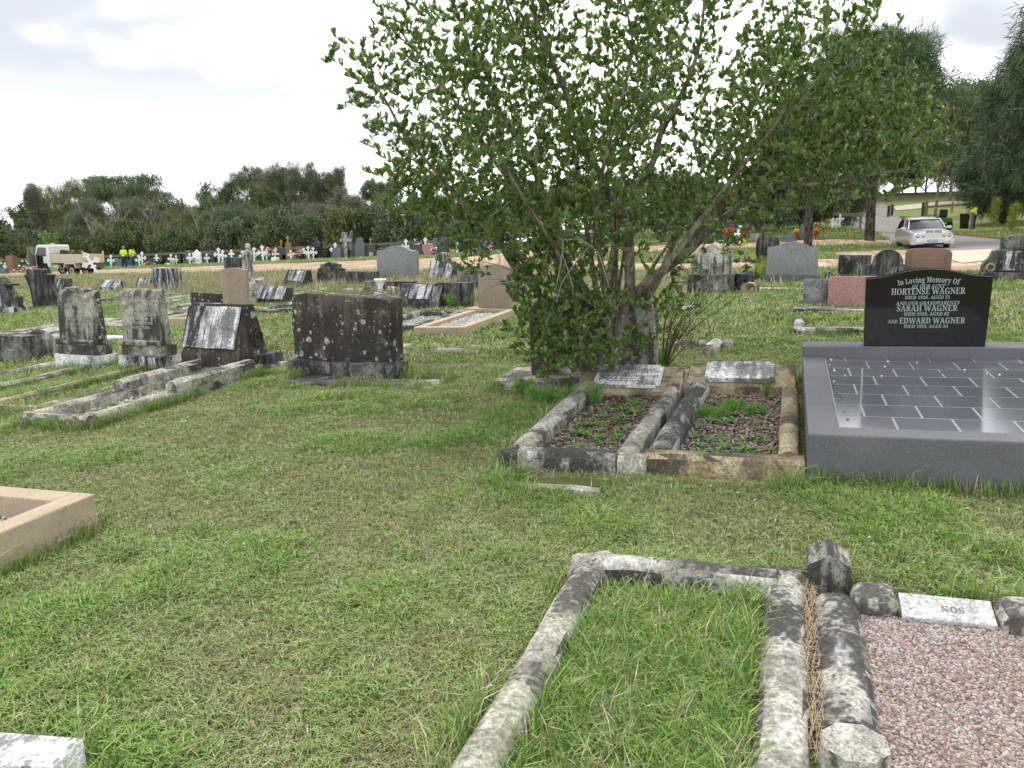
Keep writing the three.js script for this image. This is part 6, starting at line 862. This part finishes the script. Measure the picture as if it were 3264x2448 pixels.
function tree(name, label, [x, z], { h, w, shape = 'round', leaf = 'gum', col = 'gum', n = 1400, trunkR = .12, bare = .25, seed = 1, size = 1, group, lean = 0, bark = M.bark, lobes = 9, category = 'tree' }) {
  const R = rng(seed * 101 + 7), g = thing(name, label, category, [x, z], 0, group), wood = [], leaves = [], tips = []; const a = w / 2, top = v3(lean * h, h * .8, 0);
  const mk = []; for (let i = 0; i < lobes; i++) { const t = (i + .5) / lobes, an = i * 2.4 + R(); let y, r, s;
    if (shape === 'umbrella') { y = h * (.72 + .2 * R()); r = a * Math.sqrt(t) * .8; s = [a * .34, h * .1, a * .34]; } else if (shape === 'cone') { y = h * (bare + (1 - bare) * t * .95); r = a * (1 - t) * .45; s = [a * (1.05 - t) * .75, h * .14, a * (1.05 - t) * .75]; } else if (shape === 'column') { y = h * (bare + (1 - bare) * t); r = a * .3 * R(); s = [a * .62, h * .13, a * .62]; } else { y = h * (bare + (.95 - bare) * (.25 + .65 * R())); r = a * .62 * Math.sqrt(R()); s = [a * .46, h * (1 - bare) * .24, a * .46]; }
    mk.push({ c: v3(Math.cos(an) * r + lean * y, y, Math.sin(an) * r), s }); }
  const low = h * bare * .6, trunk = [v3(0, -.3, 0), v3((R() - .5) * .2 + lean * low, low, (R() - .5) * .2), v3((R() - .5) * .4 + lean * h * .5, h * .52, (R() - .5) * .4), v3(lean * h * .8 + (R() - .5) * .3, h * .8, (R() - .5) * .3)]; wood.push(tubeAlong(trunk, trunkR, trunkR * .3, 7, 10).flatIndex()); const tc = new THREE.CatmullRomCurve3(trunk);
  for (const m of mk) { const t0 = clamp((m.c.y / h) * .8 - .12, .18, .9), p0 = tc.getPoint(t0), mid = p0.clone().lerp(m.c, .5).add(v3((R() - .5) * .5, -.15 * a * R(), (R() - .5) * .5)); wood.push(tubeAlong([p0, mid, m.c], trunkR * .42, trunkR * .12, 5, 6).flatIndex()); for (let k = 0; k < 4; k++) { const q = m.c.clone().add(v3((R() - .5) * 2 * m.s[0], (R() - .3) * 1.4 * m.s[1], (R() - .5) * 2 * m.s[2]).multiplyScalar(.8)); wood.push(tubeAlong([m.c.clone().lerp(mid, .3), q], trunkR * .12, .012, 4, 2).flatIndex()); } }
  const vol = mk.reduce((s, m) => s + m.s[0] * m.s[1] * m.s[2], 0); for (const m of mk) { const k = Math.round(n * m.s[0] * m.s[1] * m.s[2] / vol); for (let i = 0; i < k; i++) { const d = v3(R() - .5, R() - .5, R() - .5).normalize().multiplyScalar(Math.pow(R(), .42)), p = v3(m.c.x + d.x * m.s[0], m.c.y + d.y * m.s[1], m.c.z + d.z * m.s[2]); if (noise3(p.x * 1.1 + seed, p.y * 1.1, p.z * 1.1, 4) < .44) continue; if (p.y < .15) p.y = .15 + R() * .3; const c = COL[col][Math.floor(R() * 3)], q = .75 + R() * .5, s = size * (.7 + R() * .7); leaves.push({ m: new THREE.Matrix4().compose(p, new THREE.Quaternion().setFromEuler(new THREE.Euler((R() - .5) * .8, R() * 6.3, (R() - .5) * .8)), v3(s, s, s)), c: [c[0] * q, c[1] * q, c[2] * q] }); } }
  part('trunk', boxUV(mergeGeometries(wood), .8), bark, g); instanced('crown', CL[leaf], M.leafOpaque, leaves, g, 'stuff'); return g;
}
function bareTree(label, [x, z], h, seed) { const R = rng(seed), g = thing('bare_tree', label, 'tree', [x, z], 0, 'pale bare trees at the wood edge'), wood = []; const grow = (p, d, len, r, lv) => { const q = p.clone().addScaledVector(d, len * .5).add(v3((R() - .5) * len * .16, 0, (R() - .5) * len * .16)), e = p.clone().addScaledVector(d, len); wood.push(tubeAlong([p, q, e], r, r * .6, lv > 1 ? 4 : 6, 4).flatIndex()); if (lv > 3) return; const n = 2 + Math.floor(R() * 2.4); for (let k = 0; k < n; k++) grow(p.clone().lerp(e, .45 + .55 * R()), d.clone().multiplyScalar(1.1).add(v3((R() - .5) * 1.5, R() * .5, (R() - .5) * 1.5)).normalize(), len * (.5 + R() * .25), r * .55, lv + 1); }; grow(v3(0, -.3, 0), v3((R() - .5) * .4, 1, (R() - .5) * .4).normalize(), h * .5, .085, 0); part('trunk', boxUV(mergeGeometries(wood), .8), flat(0x8f897e, .95), g); }
const woodLabel = (k, i) => `${k}, ${ord[i]} such tree along the wood counted from the left edge`;
{ // the wood behind the fence: [x, z, h, w], kind
  const wood = [
    [[-82.69, -98.088, 7.657, 6.509], 'gum', 'gum'], [[-80.025, -101.403, 8.498, 6.729], 'fine', 'olive'], [[-69.534, -93.581, 7.191, 6.21], 'dense', 'dense'], [[-69.666, -99.969, 8.203, 6.633], 'gum', 'gum'], [[-59.31, -90.079, 6.444, 5.626], 'bushy', 'dense'], [[-54.912, -88.573, 5.596, 5.186], 'dense', 'dense'], [[-57.564, -95.824, 7.681, 4.488], 'bushy', 'dense'], [[-53.95, -92.472, 8.61, 2.166], 'fine', 'grey'], [[-56.419, -99.66, 9.865, 6.613], 'gum', 'gum'], [[-48.72, -90.68, 8.835, 6.371], 'fine', 'olive'], [[-43.377, -82.508, 7.033, 4.831], 'droop', 'fine'], [[-46.408, -98.345, 10.795, 11.132], 'umbrella', 'gum'], [[-44.721, -89.311, 6.952, 5.229], 'fine', 'gum'], [[-40.239, -87.775, 6.716, 5.482], 'fine', 'fine'], [[-40.253, -94.122, 8.423, 4.409], 'gum', 'gum'], [[-34.507, -83.698, 5.676, 4.574], 'fine', 'olive'], [[-33.4, -87.547, 7.58, 5.126], 'gum', 'fine'], [[-34.102, -94.129, 8.467, 4.041], 'gum', 'gum'], [[-27.642, -77.118, 4.982, 5.418], 'droop', 'gum'], [[-32.247, -95.608, 9.444, 3.732], 'fine', 'fine'], [[-25.41, -78.468, 5.234, 5.207], 'fine', 'fine'], [[-26.227, -87.204, 7.813, 3.744], 'bushy', 'dense'], [[-30.196, -99.134, 10.905, 5.804], 'gum', 'grey'], [[-26.598, -95.787, 10.632, 4.86], 'fine', 'fine'], [[-23.782, -92.709, 9.994, 4.342], 'fine', 'fine'], [[-21.572, -77.153, 4.723, 5.119], 'droop', 'fine'], [[-22.328, -96.439, 9.908, 3.388], 'gum', 'grey'], [[-19.65, -93.408, 9.327, 2.917], 'fine', 'fine'], [[-19.618, -80.712, 5.379, 4.726], 'fine', 'grey'], [[-16.516, -83.878, 6.79, 4.911], 'gum', 'grey'], [[-15.639, -73.007, 4.296, 4.274], 'bushy', 'dense'], [[-14.119, -83.057, 5.952, 4.863], 'gum', 'olive'], [[-19.231, -122.861, 10.66, 6.234], 'umbrella', 'gum'], [[-12.542, -69.832, 3.377, 3.543], 'bushy', 'dense'], [[-10.508, -75.478, 4.861, 4.419], 'gum', 'dense'], [[-7.629, -78.72, 6.054, 5.223], 'bushy', 'dense'], [[-3.823, -75.302, 5.38, 4.997], 'gum', 'gum'], [[0.234, -76.026, 5.795, 5.341], 'bushy', 'dense'], [[4.944, -76.527, 5.89, 5.675], 'gum', 'gum'], [[5.711, -45.306, 3.182, 3.36], 'bushy', 'dense'], [[8.328, -44.433, 3.314, 3.295], 'gum', 'dense'], [[10.775, -43.994, 3.148, 3.263], 'bushy', 'dense'], [[13.112, -43.368, 3.228, 3.385], 'gum', 'gum'], [[15.54, -43.672, 3.006, 3.239], 'bushy', 'dense'], [[22.712, -56.013, 3.502, 3.935], 'gum', 'gum'],
  ];
  const kinds = { dense: 'dark green bushy tree', fine: 'grey-green feathery tree', grey: 'thin grey leafless-looking tree', olive: 'olive-toned tree', gum: 'dull green gum tree' }, count = {};
  wood.map((q, i) => ({ q, i, az: q[0][0] / -q[0][1] })).sort((a, b) => a.az - b.az).forEach(({ q: [[x, z, h, w], leaf, col], i }) => { const k = kinds[col]; count[k] = count[k] || 0; const um = leaf === 'umbrella'; const lab = um ? (i === 11 ? 'large spreading gum with umbrella crown and sky under it' : 'distant flat-topped umbrella tree left of the shrub') : woodLabel(k, count[k]++); tree('wood_tree', lab, [x, z], { h, w: w * 1.15, leaf: um ? 'gum' : leaf, col, shape: um ? 'umbrella' : (leaf === 'fine' && h > 8.5) ? 'column' : 'round', n: Math.round(1300 + 52 * h * w), seed: i + 1, bare: um ? .55 : col === 'grey' ? .35 : .14, size: .8, group: 'trees of the wood behind the fence', lobes: um ? 13 : 11, trunkR: .1 + h * .008 }); });
  const Rs = rng(55);
  const pos = [[-49.7, -79.4], [-48.3, -80.0], [-46.8, -80.5], [-43.1, -77.1], [-42.1, -77.9], [-40.1, -78.2], [-36.6, -74.9], [-35.2, -75.5], [-33.7, -76.0], [-30.6, -72.8], [-29.1, -73.4], [-27.5, -73.9], [-24.7, -70.8], [-23.1, -71.3], [-21.6, -71.9], [-19.3, -69.0], [-18.0, -69.6], [-16.5, -70.1], [-14.3, -67.3], [-12.8, -67.8], [-11.4, -68.4], [-9.4, -65.6], [-7.7, -66.0], [-5.7, -66.4], [-3.5, -63.6], [-1.3, -63.9], [1.2, -64.1], [3.7, -61.1], [6.3, -61.3], [8.9, -61.4], [11.2, -58.5], [13.9, -58.6], [16.7, -58.8], [18.3, -56.1], [20.7, -56.3], [23.2, -56.5]]; pos.forEach(([x, z], i) => { const h = 2.6 + Rs() * 2.2, c = ['dense', 'olive', 'dense', 'fine', 'gum'][Math.floor(Rs() * 5)]; tree('wood_shrub', `low leafy shrub at the wood edge, ${i < 30 ? ord[i] + ' from the left' : ord[35 - i] + ' from the right'}`, [x, z], { h, w: 4.6, leaf: ['dense', 'bushy', 'fine'][i % 3], col: i === 3 ? 'bright' : c, n: 620, bare: 0, seed: i + 200, group: 'shrubs along the wood edge', lobes: 8, trunkR: .05, category: 'shrub' }); });
}
[[-39.763, -77.042, 5.889, 0.03], [-38.431, -77.643, 6.732, 0.03], [-36.046, -75.769, 5.408, 0.03], [-33.334, -75.897, 6.718, 0.03], [-30.945, -74.021, 4.858, 0.029], [-27.834, -72.956, 5.505, 0.028], [-17.473, -73.635, 6.182, 0.029]].forEach(([x, z, h], i) => bareTree(`pale bare-branched tree, ${ord[i]} from the left at the wood edge`, [x, z], h * 1.05, 70 + i));
// pines, casuarinas and young trees on the right
{
  const [x, z, h] = [12.558, -34.598, 8.082, 0.014]; tree('pine_tree', 'pine with dark straight trunk behind the grey granite headstone', [x, z], { h: h * .95, w: 4.2, leaf: 'pine', col: 'pine', n: 1500, bare: .5, trunkR: .2, seed: 301, bark: M.barkDark, size: 1.1 });
  const [a, b, k] = [16.209, -36.999, 9.334, 0.014]; tree('pine_tree', 'pine with dark trunk left of the parked car, its crown rising over the shrub', [a, b], { h: k * 1.0, w: 7.2, leaf: 'pine', col: 'pine', n: 3400, bare: .42, trunkR: .24, seed: 302, bark: M.barkDark, size: 1.2, lobes: 16 });
  const big = [[[31.205, -48.791], 10.5, 9, 303, 'huge dark weeping casuarina behind the red-lidded bin'], [[26.051, -38.389], 11, 8, 304, 'dark weeping casuarina at the right edge of the lawn'], [[34.96, -58.237], 6.5, 7, 305, 'second dark casuarina close behind the huge one']]; big.forEach(([p, hh, w, s, l]) => tree('casuarina_tree', l, p, { h: hh, w, leaf: 'droop', col: 'droop', n: 7000, bare: .1, trunkR: .3, seed: s, bark: M.barkDark, size: 1.15, lobes: 24 }));
  tree('forked_tree', 'small forked tree behind the mower', [34.806, -67.585], { h: 7, w: 4, leaf: 'gum', col: 'gum', n: 900, bare: .4, trunkR: .14, seed: 310 }); 
  [[31.177, -53.02, 1.9, 311, 'thin yellow-green sapling right of the worker at the bin'], [26.734, -43.76, 1.5, 312, 'small yellow-green sapling nearest the right edge']].forEach(([px, pz, hh, s, l]) => tree('sapling', l, [px, pz], { h: hh, w: .6, leaf: 'fine', col: 'lime', n: 90, bare: .15, trunkR: .02, seed: s, size: .5, shape: 'column', lobes: 6 }));
  const bg = [[16, 100], [22, 108], [29, 112], [36, 116], [44, 112], [52, 118], [8, 104], [0, 100], [62, 112], [70, 104], [26, 92], [14, 88], [4, 98], [10, 97], [17, 96], [24, 99], [31, 97], [20, 104], [11.6, 106], [13, 103], [14.4, 106], [12.4, 110]]; bg.forEach(([V, U], i) => tree('hill_tree', `tree on the far slope beyond the parking area, ${ord[i]} of the row`, rowPoint(V, U), { h: 8 + (i * 37 % 5), w: 9, leaf: i % 2 ? 'gum' : 'bushy', col: i % 3 ? 'gum' : 'dense', n: 2600, bare: .1, seed: 400 + i, size: 1.3, group: 'trees on the far slope' }));
}
// ---------------------------------------------------------------- small plants
function fern(label, [x, z], r, h, seed, col = 'bright') { const R = rng(seed), g = thing('fern_plant', label, 'plant', [x, z], 0), list = [], st = []; for (let i = 0; i < 20; i++) { const an = R() * 6.3, d = Math.sqrt(R()) * r, tip = v3(Math.cos(an) * d, h * (.5 + .5 * R()), Math.sin(an) * d); st.push(tubeAlong([v3(0, -.02, 0), tip.clone().multiplyScalar(.6).setY(tip.y * .8), tip], .003, .0015, 3, 4).flatIndex()); for (let k = 0; k < 9; k++) { const p = tip.clone().multiplyScalar(.35 + .65 * R()); const c = COL[col][Math.floor(R() * 3)], s = Math.min(.1 + .1 * R(), r * .8); list.push({ m: new THREE.Matrix4().compose(p, new THREE.Quaternion().setFromEuler(new THREE.Euler(R(), R() * 6, R())), v3(s, s, s)), c: c.map((q) => q * 1.25) }); } } part('stems', mergeGeometries(st), flat(0x4d6b24, .8), g); instanced('fronds', CL.fine, M.leafOpaque, list, g, 'stuff'); }
fern('feathery green fern by the slab edge left of the lettered marble desk', [0.1, -7.6], .12, .16, 1); fern('bright feathery fern left of the lettered desk kerb', [0.274, -7.157], .15, .15, 2); fern('dark green fern patch touching the desk corner', [0.473, -7.065], .14, .16, 3); fern('tall feathery fern growing over the kerb at the lettered desk', [0.727, -6.915], .1, .24, 4); fern('small fern in the leaf litter below the lettered desk', [1.055, -6.789], .07, .1, 5); fern('low bright fern in the leaf litter of the right sandstone grave', [1.593, -6.298], .14, .1, 6); fern('soft fern cushion in the middle of the right sandstone grave', [1.776, -6.421], .11, .12, 7); fern('dark fern cushion right in the right sandstone grave', [1.955, -6.334], .11, .1, 8); fern('upright fern below the blotched marble desk', [2.228, -6.914], .06, .2, 9); fern('fern at the foot of the notched-plaque black desk', [-1.103, -15.973], .35, .35, 10); fern('yellow-green fern beside the gold-emblem granite headstone', [5.829, -18.838], .28, .75, 11, 'lime'); fern('green fern bank right of the shrub foot', [1.534, -8.569], .22, .2, 12); fern('small fern sprouting from the kerb corner', [0.603, -6.94], .08, .12, 13);
{ // wiry shrub on the right of the stems
  const R = rng(931), g = thing('wiry_shrub', 'thin wiry brown shrub with tiny leaves right of the shrub stems', 'shrub', [1.592, -8.517]), wood = [], lv = []; for (let i = 0; i < 15; i++) { const dx = .1 + R() * .75, hh = .45 + R() * .55, tip = v3(dx, hh, (R() - .5) * .5), cv = [v3(.05 * R(), -.03, 0), v3(dx * .35, hh * .5, tip.z * .5), tip]; wood.push(tubeAlong(cv, .007, .002, 4, 8).flatIndex()); const c = new THREE.CatmullRomCurve3(cv); for (let k = 0; k < 7; k++) { const p = c.getPoint(.3 + .7 * R()), e = p.clone().add(v3((R() - .3) * .25, R() * .18, (R() - .5) * .2)); wood.push(tubeAlong([p, e], .003, .0012, 3, 2).flatIndex()); for (let q = 0; q < 7; q++) { const pp = p.clone().lerp(e, R()); lv.push({ m: new THREE.Matrix4().compose(pp, aim(v3(R() - .5, R() - .2, R() - .5).normalize(), R() * 6), v3(.3, .3, .3)), c: [.07 + R() * .06, .1 + R() * .05, .03] }); } } } part('stems', boxUV(mergeGeometries(wood), .5), flat(0x5c4c3c, .9), g); instanced('crown', leafGeo(.085, .036), M.leafOpaque, lv, g, 'stuff');
}
{ // arched dry canes in front of the rubble wall
  const R = rng(77), g = thing('dry_branch', 'tangle of dry arching canes lying before the rubble wall and urn', 'branch', [-3.07, -18.247]), w = []; for (let i = 0; i < 9; i++) { const x0 = -1.1 + R() * .8, x1 = .3 + R() * 1.1, hh = .15 + R() * .3; w.push(tubeAlong([v3(x0, 0, (R() - .5) * .5), v3(mix(x0, x1, .35), hh, (R() - .5) * .4), v3(mix(x0, x1, .75), hh * .7, (R() - .5) * .4), v3(x1, .03, (R() - .5) * .6)], .01, .004, 4, 10).flatIndex()); } w.forEach((q) => part('cane', boxUV(q, .5), flat(0x8a7c58, .95), g));
}

// ---------------------------------------------------------------- grass
function tuft(n, spread, h, w, lean, seed) {
  const R = rng(seed), pos = []; for (let i = 0; i < n; i++) { const a = R() * 6.283, d = Math.sqrt(R()) * spread, x = Math.cos(a) * d, z = Math.sin(a) * d, hh = h * (.55 + R() * .7), b = R() * 6.283, l = lean * (.3 + R()), ww = w * (.7 + R() * .6), px = Math.cos(b) * ww / 2, pz = Math.sin(b) * ww / 2, c = b + 1.57 + (R() - .5), dx = Math.cos(c) * l * hh, dz = Math.sin(c) * l * hh;
    const p0 = [x - px, -.01, z - pz], p1 = [x + px, -.01, z + pz], m0 = [x - px * .8 + dx * .35, hh * .6, z - pz * .8 + dz * .35], m1 = [x + px * .8 + dx * .35, hh * .6, z + pz * .8 + dz * .35], t = [x + dx, hh * (1 - .25 * l), z + dz]; pos.push(...p0, ...p1, ...m1, ...p0, ...m1, ...m0, ...m0, ...m1, ...t); }
  const g = new THREE.BufferGeometry(); g.setAttribute('position', new THREE.Float32BufferAttribute(pos, 3)); g.computeVertexNormals(); return g;
}
M.grass = new THREE.MeshStandardMaterial({ color: 0xffffff, roughness: .75, side: THREE.DoubleSide });
const GRASS = { lush: [[.16, .3, .05], [.2, .34, .055], [.13, .26, .042], [.25, .38, .08]], mown: [[.22, .32, .08], [.26, .36, .1], [.18, .28, .065], [.3, .38, .13], [.36, .4, .2]], olive: [[.22, .24, .07], [.26, .27, .09], [.18, .2, .06]], straw: [[.46, .4, .26], [.4, .34, .22], [.52, .46, .31], [.36, .29, .19]] };
{
  const R = rng(2024), sets = { a: [], b: [], c: [], d: [], e: [], f: [] }, U = UofXZ;
  const patch = (x, z) => fbm3(x * 1.5, z * 1.5), fbm3 = (x, z) => .55 * noise3(x, 3, z, 21) + .3 * noise3(x * 2.3, 5, z * 2.3, 22) + .15 * noise3(x * 5, 7, z * 5, 23);
  const pick = (c) => { const a = GRASS[c][Math.floor(R() * GRASS[c].length)], g = .82 + R() * .36; return [a[0] * g, a[1] * g, a[2] * g]; };
  const put = (set, x, z, s, sy, c) => { set.push({ m: new THREE.Matrix4().compose(v3(x, T(x, z), z), new THREE.Quaternion().setFromEuler(new THREE.Euler((R() - .5) * .3, R() * 6.283, (R() - .5) * .3)), v3(s, s * sy, s)), c: pick(c) }); };
  const onBare = (x, z) => { const u = U(x, z), v = VofXZ(x, z); if (v < 4 && u > dirtNear(v) + wob(v, 1) && u < dirtFar(v) + wob(v, 2)) return true; if (v > -13 && v < 4.5 && u > 37.5 + wob(v, 5) * .6 && u < 40.5 + wob(v, 6) * .6) return true; if (v > 1.5 && v < 9 && u > 21.5 && u < 33.5) return true; if (v > 4.1 && v < 8.8 && u > 29) return true; if (u > 46.7 && u < 47.6 && v < 4) return true; return false; };
  // mown lawn close by: many fine blades
  for (let i = 0; i < 245000; i++) {
    const d = 1.9 + Math.pow(R(), .72) * 8.6, x = (R() - .5) * 2 * (.9 * d + .5), z = -d; if (blocked(x, z)) continue;
    const n = patch(x, z), r = R(), dry = smooth(.5, .68, n), lush = smooth(.52, .34, n);
    const c = r < dry * .38 + .1 ? 'straw' : r < dry * .5 + .22 ? 'olive' : R() < lush * .7 ? 'lush' : 'mown';
    if (c === 'straw') put(sets.b, x, z, .8 + R() * .6, .5 + R() * .4, 'straw'); else put(sets.a, x, z, .75 + R() * .55 + lush * .2, .6 + R() * .55 + lush * .35, c);
  }
  // the same lawn further off
  for (let i = 0; i < 140000; i++) { const d = 9.5 + Math.pow(R(), .8) * 24, x = (R() - .5) * 2 * (.82 * d + 1.5), z = -d; if (blocked(x, z) || onBare(x, z)) continue; const n = patch(x * .5, z * .5), dry = smooth(.5, .68, n), r = R(); put(sets.c, x, z, .8 + R() * .9, .6 + R() * .7, r < dry * .36 + .05 ? 'straw' : r < .3 ? 'olive' : R() < .5 ? 'lush' : 'mown'); }
  for (let i = 0; i < 60000; i++) { const d = 32 + R() * 40, x = (R() - .5) * 2 * (.68 * d + 1), z = -d; if (onBare(x, z) || U(x, z) > 57) continue; put(sets.d, x, z, .8 + R(), .5 + R() * .7, R() < .14 ? 'straw' : R() < .3 ? 'olive' : R() < .5 ? 'lush' : 'mown'); }
  // tall dry grass before the dirt track
  for (let i = 0; i < 26000; i++) { const V = -75 + R() * 78, u0 = dirtNear(V), u = u0 - .6 - 9 * Math.pow(R(), .9), [x, z] = rowPoint(V, u); if (V > -12 && R() < smooth(-12, 0, V) * .9) continue; if (blocked(x, z) || -z < 16) continue; put(sets.e, x, z, .7 + R() * .7, .6 + R() * .8, R() < .62 ? 'straw' : R() < .6 ? 'olive' : 'mown'); }
  // unmown fringes along stones and kerbs
  for (const k of keepOut) { const W = k.v1 - k.v0, Lh = k.u1 - k.u0, far = Math.hypot(k.x, k.z), per = 2 * (W + Lh), n = Math.round(per * (far < 12 ? 110 : 40)); for (let i = 0; i < n; i++) { let q = R() * per, V, U2; const o = .004 + Math.abs(R() + R() - 1) * .07; if (q < W) { V = k.v0 + q; U2 = k.u0 - o; } else if (q < W + Lh) { V = k.v1 + o; U2 = k.u0 + q - W; } else if (q < 2 * W + Lh) { V = k.v0 + q - W - Lh; U2 = k.u1 + o; } else { V = k.v0 - o; U2 = k.u0 + q - 2 * W - Lh; } const x = k.x + V * k.c - U2 * k.s, z = k.z - V * k.s - U2 * k.c; if (blocked(x, z) || noise3(x * 2.5, 1, z * 2.5, 31) < .36) continue; put(far < 12 ? sets.f : sets.c, x, z, far < 12 ? .55 + R() * .6 : .7, .6 + R() * .7, R() < .12 ? 'straw' : R() < .7 ? 'lush' : 'mown'); } }
  // lush grass inside the foreground kerb and the overgrown plots
  const fg = [0.277, -3.505], inside = (o, v0, v1, u0, u1, n, s, set, straw = .08) => { for (let i = 0; i < n; i++) { const V = mix(v0, v1, R()), U2 = mix(u0, u1, R()), x = o[0] + V * VX + U2 * UX, z = o[1] + V * VZ + U2 * UZ; put(set, x, z, s * (.6 + R() * .7), .7 + R() * .8, R() < straw ? 'straw' : R() < .75 ? 'lush' : 'mown'); } };
  inside(fg, .17, .85, -2.1, -.1, 3600, .58, sets.f, .1); inside(fg, .17, .85, -2.1, -.1, 3500, 1.1, sets.a, .2);
  const dg = [-0.063, -5.223]; inside(dg, .18, .73, .2, 2.1, 190, .36, sets.f, .2); inside(dg, 1.1, 1.75, .3, 2.2, 220, .36, sets.f, .2); inside(dg, .88, .93, .3, 2.3, 120, .4, sets.b, .9);
  inside([-2.428, -12.849], .15, .85, .2, 1.9, 160, .5, sets.f, .2); inside([-4.472, -7.115], .14, .66, .2, 2.2, 160, .5, sets.f, .1);
  const gA = tuft(7, .038, .046, .0046, 1.25, 1), gB = tuft(7, .05, .034, .003, 1.5, 2), gC = tuft(8, .09, .065, .009, 1.2, 3), gD = tuft(8, .22, .12, .022, .7, 4), gE = tuft(9, .16, .2, .008, .5, 5), gF = tuft(5, .035, .15, .0062, .65, 6);
  const mk = (name, label, geo, list) => { const o = instanced(name, geo, M.grass, list, scene, 'stuff'); o.name = numbered(name); tag(o, label, 'grass', undefined, 'stuff'); };
  mk('grass', 'fine green blades of the mown lawn', gA, sets.a); mk('dry_grass', 'dry straw-coloured blades lying in the lawn', gB, sets.b); mk('grass', 'green lawn grass between the older graves', gC, sets.c); mk('grass', 'far green lawn grass towards the fence', gD, sets.d); mk('dry_grass', 'tall yellow dry grass in front of the dirt track', gE, sets.e); mk('grass', 'long unmown green grass along kerbs and inside the foreground grave', gF, sets.f);
  console.log('grass', Object.values(sets).map((s) => s.length).join(' '));
  const dryS = []; for (let i = 0; i < 900; i++) { const d = 2 + R() * 7, x = (R() - .5) * 1.7 * d, z = -d; if (blocked(x, z)) continue; const len = .05 + R() * R() * .2, a = R() * 6.3, dir = v3(Math.cos(a), .1 + R() * .5, Math.sin(a)).normalize(); dryS.push({ m: new THREE.Matrix4().compose(v3(x, T(x, z) + .03, z), aim(dir, 0), v3(.0014, len, .0014)), c: pick('straw') }); }
  tag(instanced('dry_stalks', new THREE.CylinderGeometry(.6, 1, 1, 4), M.grass, dryS, scene, 'stuff'), 'loose pale dry stalks lying on the lawn', 'straw', undefined, 'stuff');
  // fallen leaves in the two sandstone graves, white clover heads on the lawn
  const lit = []; for (let i = 0; i < 2200; i++) { const w = R() < .5, V = w ? mix(.17, .74, R()) : mix(1.1, 1.76, R()), U2 = mix(.2, 2.3, Math.pow(R(), .5)), x = dg[0] + V * VX + U2 * UX, z = dg[1] + V * VZ + U2 * UZ; const c = [[.16, .08, .05], [.24, .14, .09], [.1, .06, .045], [.3, .22, .16]][Math.floor(R() * 4)]; lit.push({ m: new THREE.Matrix4().compose(v3(x, T(x, z) + .045 + R() * .012, z), new THREE.Quaternion().setFromEuler(new THREE.Euler(-1.57 + (R() - .5) * .9, R() * 6.3, (R() - .5) * .9, 'YXZ')), v3(.5 + R() * .4, .4 + R() * .35, .5)), c }); }
  const chips = []; for (let i = 0; i < 2600; i++) { const w = R() < .5, V = w ? mix(.17, .74, R()) : mix(1.1, 1.76, R()), U2 = mix(.2, 2.2, R()), x = dg[0] + V * VX + U2 * UX, z = dg[1] + V * VZ + U2 * UZ; const s = .004 + R() * .006, c = PALE[Math.floor(R() * 5)]; chips.push({ m: new THREE.Matrix4().compose(v3(x, T(x, z) + .044, z), new THREE.Quaternion().setFromEuler(new THREE.Euler(R(), R() * 6, R())), v3(s, s, s)), c: c.map((q) => q * .8) }); }
  tag(instanced('gravel_chips', gravelGeo, M.grass, chips, scene, 'stuff'), 'grey gravel chips among the litter of the two sandstone graves', 'gravel', undefined, 'stuff');
  const lf = instanced('fallen_leaves', leafGeo(.085, .036), M.leafOpaque, lit, scene, 'stuff'); tag(lf, 'brown fallen leaves in the two sandstone graves', 'leaves', undefined, 'stuff');
  const cl = []; for (let i = 0; i < 170; i++) { const d = 2.4 + R() * 5, x = (R() - .35) * 2 * .62 * d, z = -d; if (blocked(x, z) || noise3(x, 9, z, 61) < .45) continue; const s = .004 + R() * .003; cl.push({ m: new THREE.Matrix4().compose(v3(x, T(x, z) + .045 + R() * .02, z), new THREE.Quaternion(), v3(s, s, s)), c: [.62, .62, .52] }); }
  tag(instanced('clover_flowers', new THREE.IcosahedronGeometry(1, 0), M.grass, cl, scene, 'stuff'), 'tiny whitish clover heads scattered on the lawn', 'flowers', undefined, 'stuff');
  const wd = []; for (let i = 0; i < 240; i++) { let x, z; if (i < 130) { const w = R() < .5, V = w ? mix(.2, .7, R()) : mix(1.1, 1.72, R()), U2 = mix(.2, 2.2, R()); x = dg[0] + V * VX + U2 * UX; z = dg[1] + V * VZ + U2 * UZ; } else { const d = 2.4 + R() * 7; x = (R() - .5) * 1.3 * d; z = -d; if (blocked(x, z)) continue; } const k = 5 + Math.floor(R() * 4), s = i < 130 ? .4 + R() * .6 : .25 + R() * .35; for (let q = 0; q < k; q++) { const a = q / k * 6.283 + R() * .4, dir = v3(Math.cos(a), .35 + R() * .4, Math.sin(a)).normalize(); wd.push({ m: new THREE.Matrix4().compose(v3(x, T(x, z) + (i < 130 ? .04 : .015), z), new THREE.Quaternion().setFromRotationMatrix(new THREE.Matrix4().makeBasis(v3(-dir.z, 0, dir.x).normalize(), dir, v3(-dir.z, 0, dir.x).normalize().cross(dir))), v3(s, s, s)), c: [.08 + R() * .05, .2 + R() * .06, .04] }); } }
  tag(instanced('weeds', leafGeo(.09, .026), M.grass, wd, scene, 'stuff'), 'low broad-leaved weeds in the graves and lawn', 'weeds', undefined, 'stuff');
}

renderer.render(scene, camera);
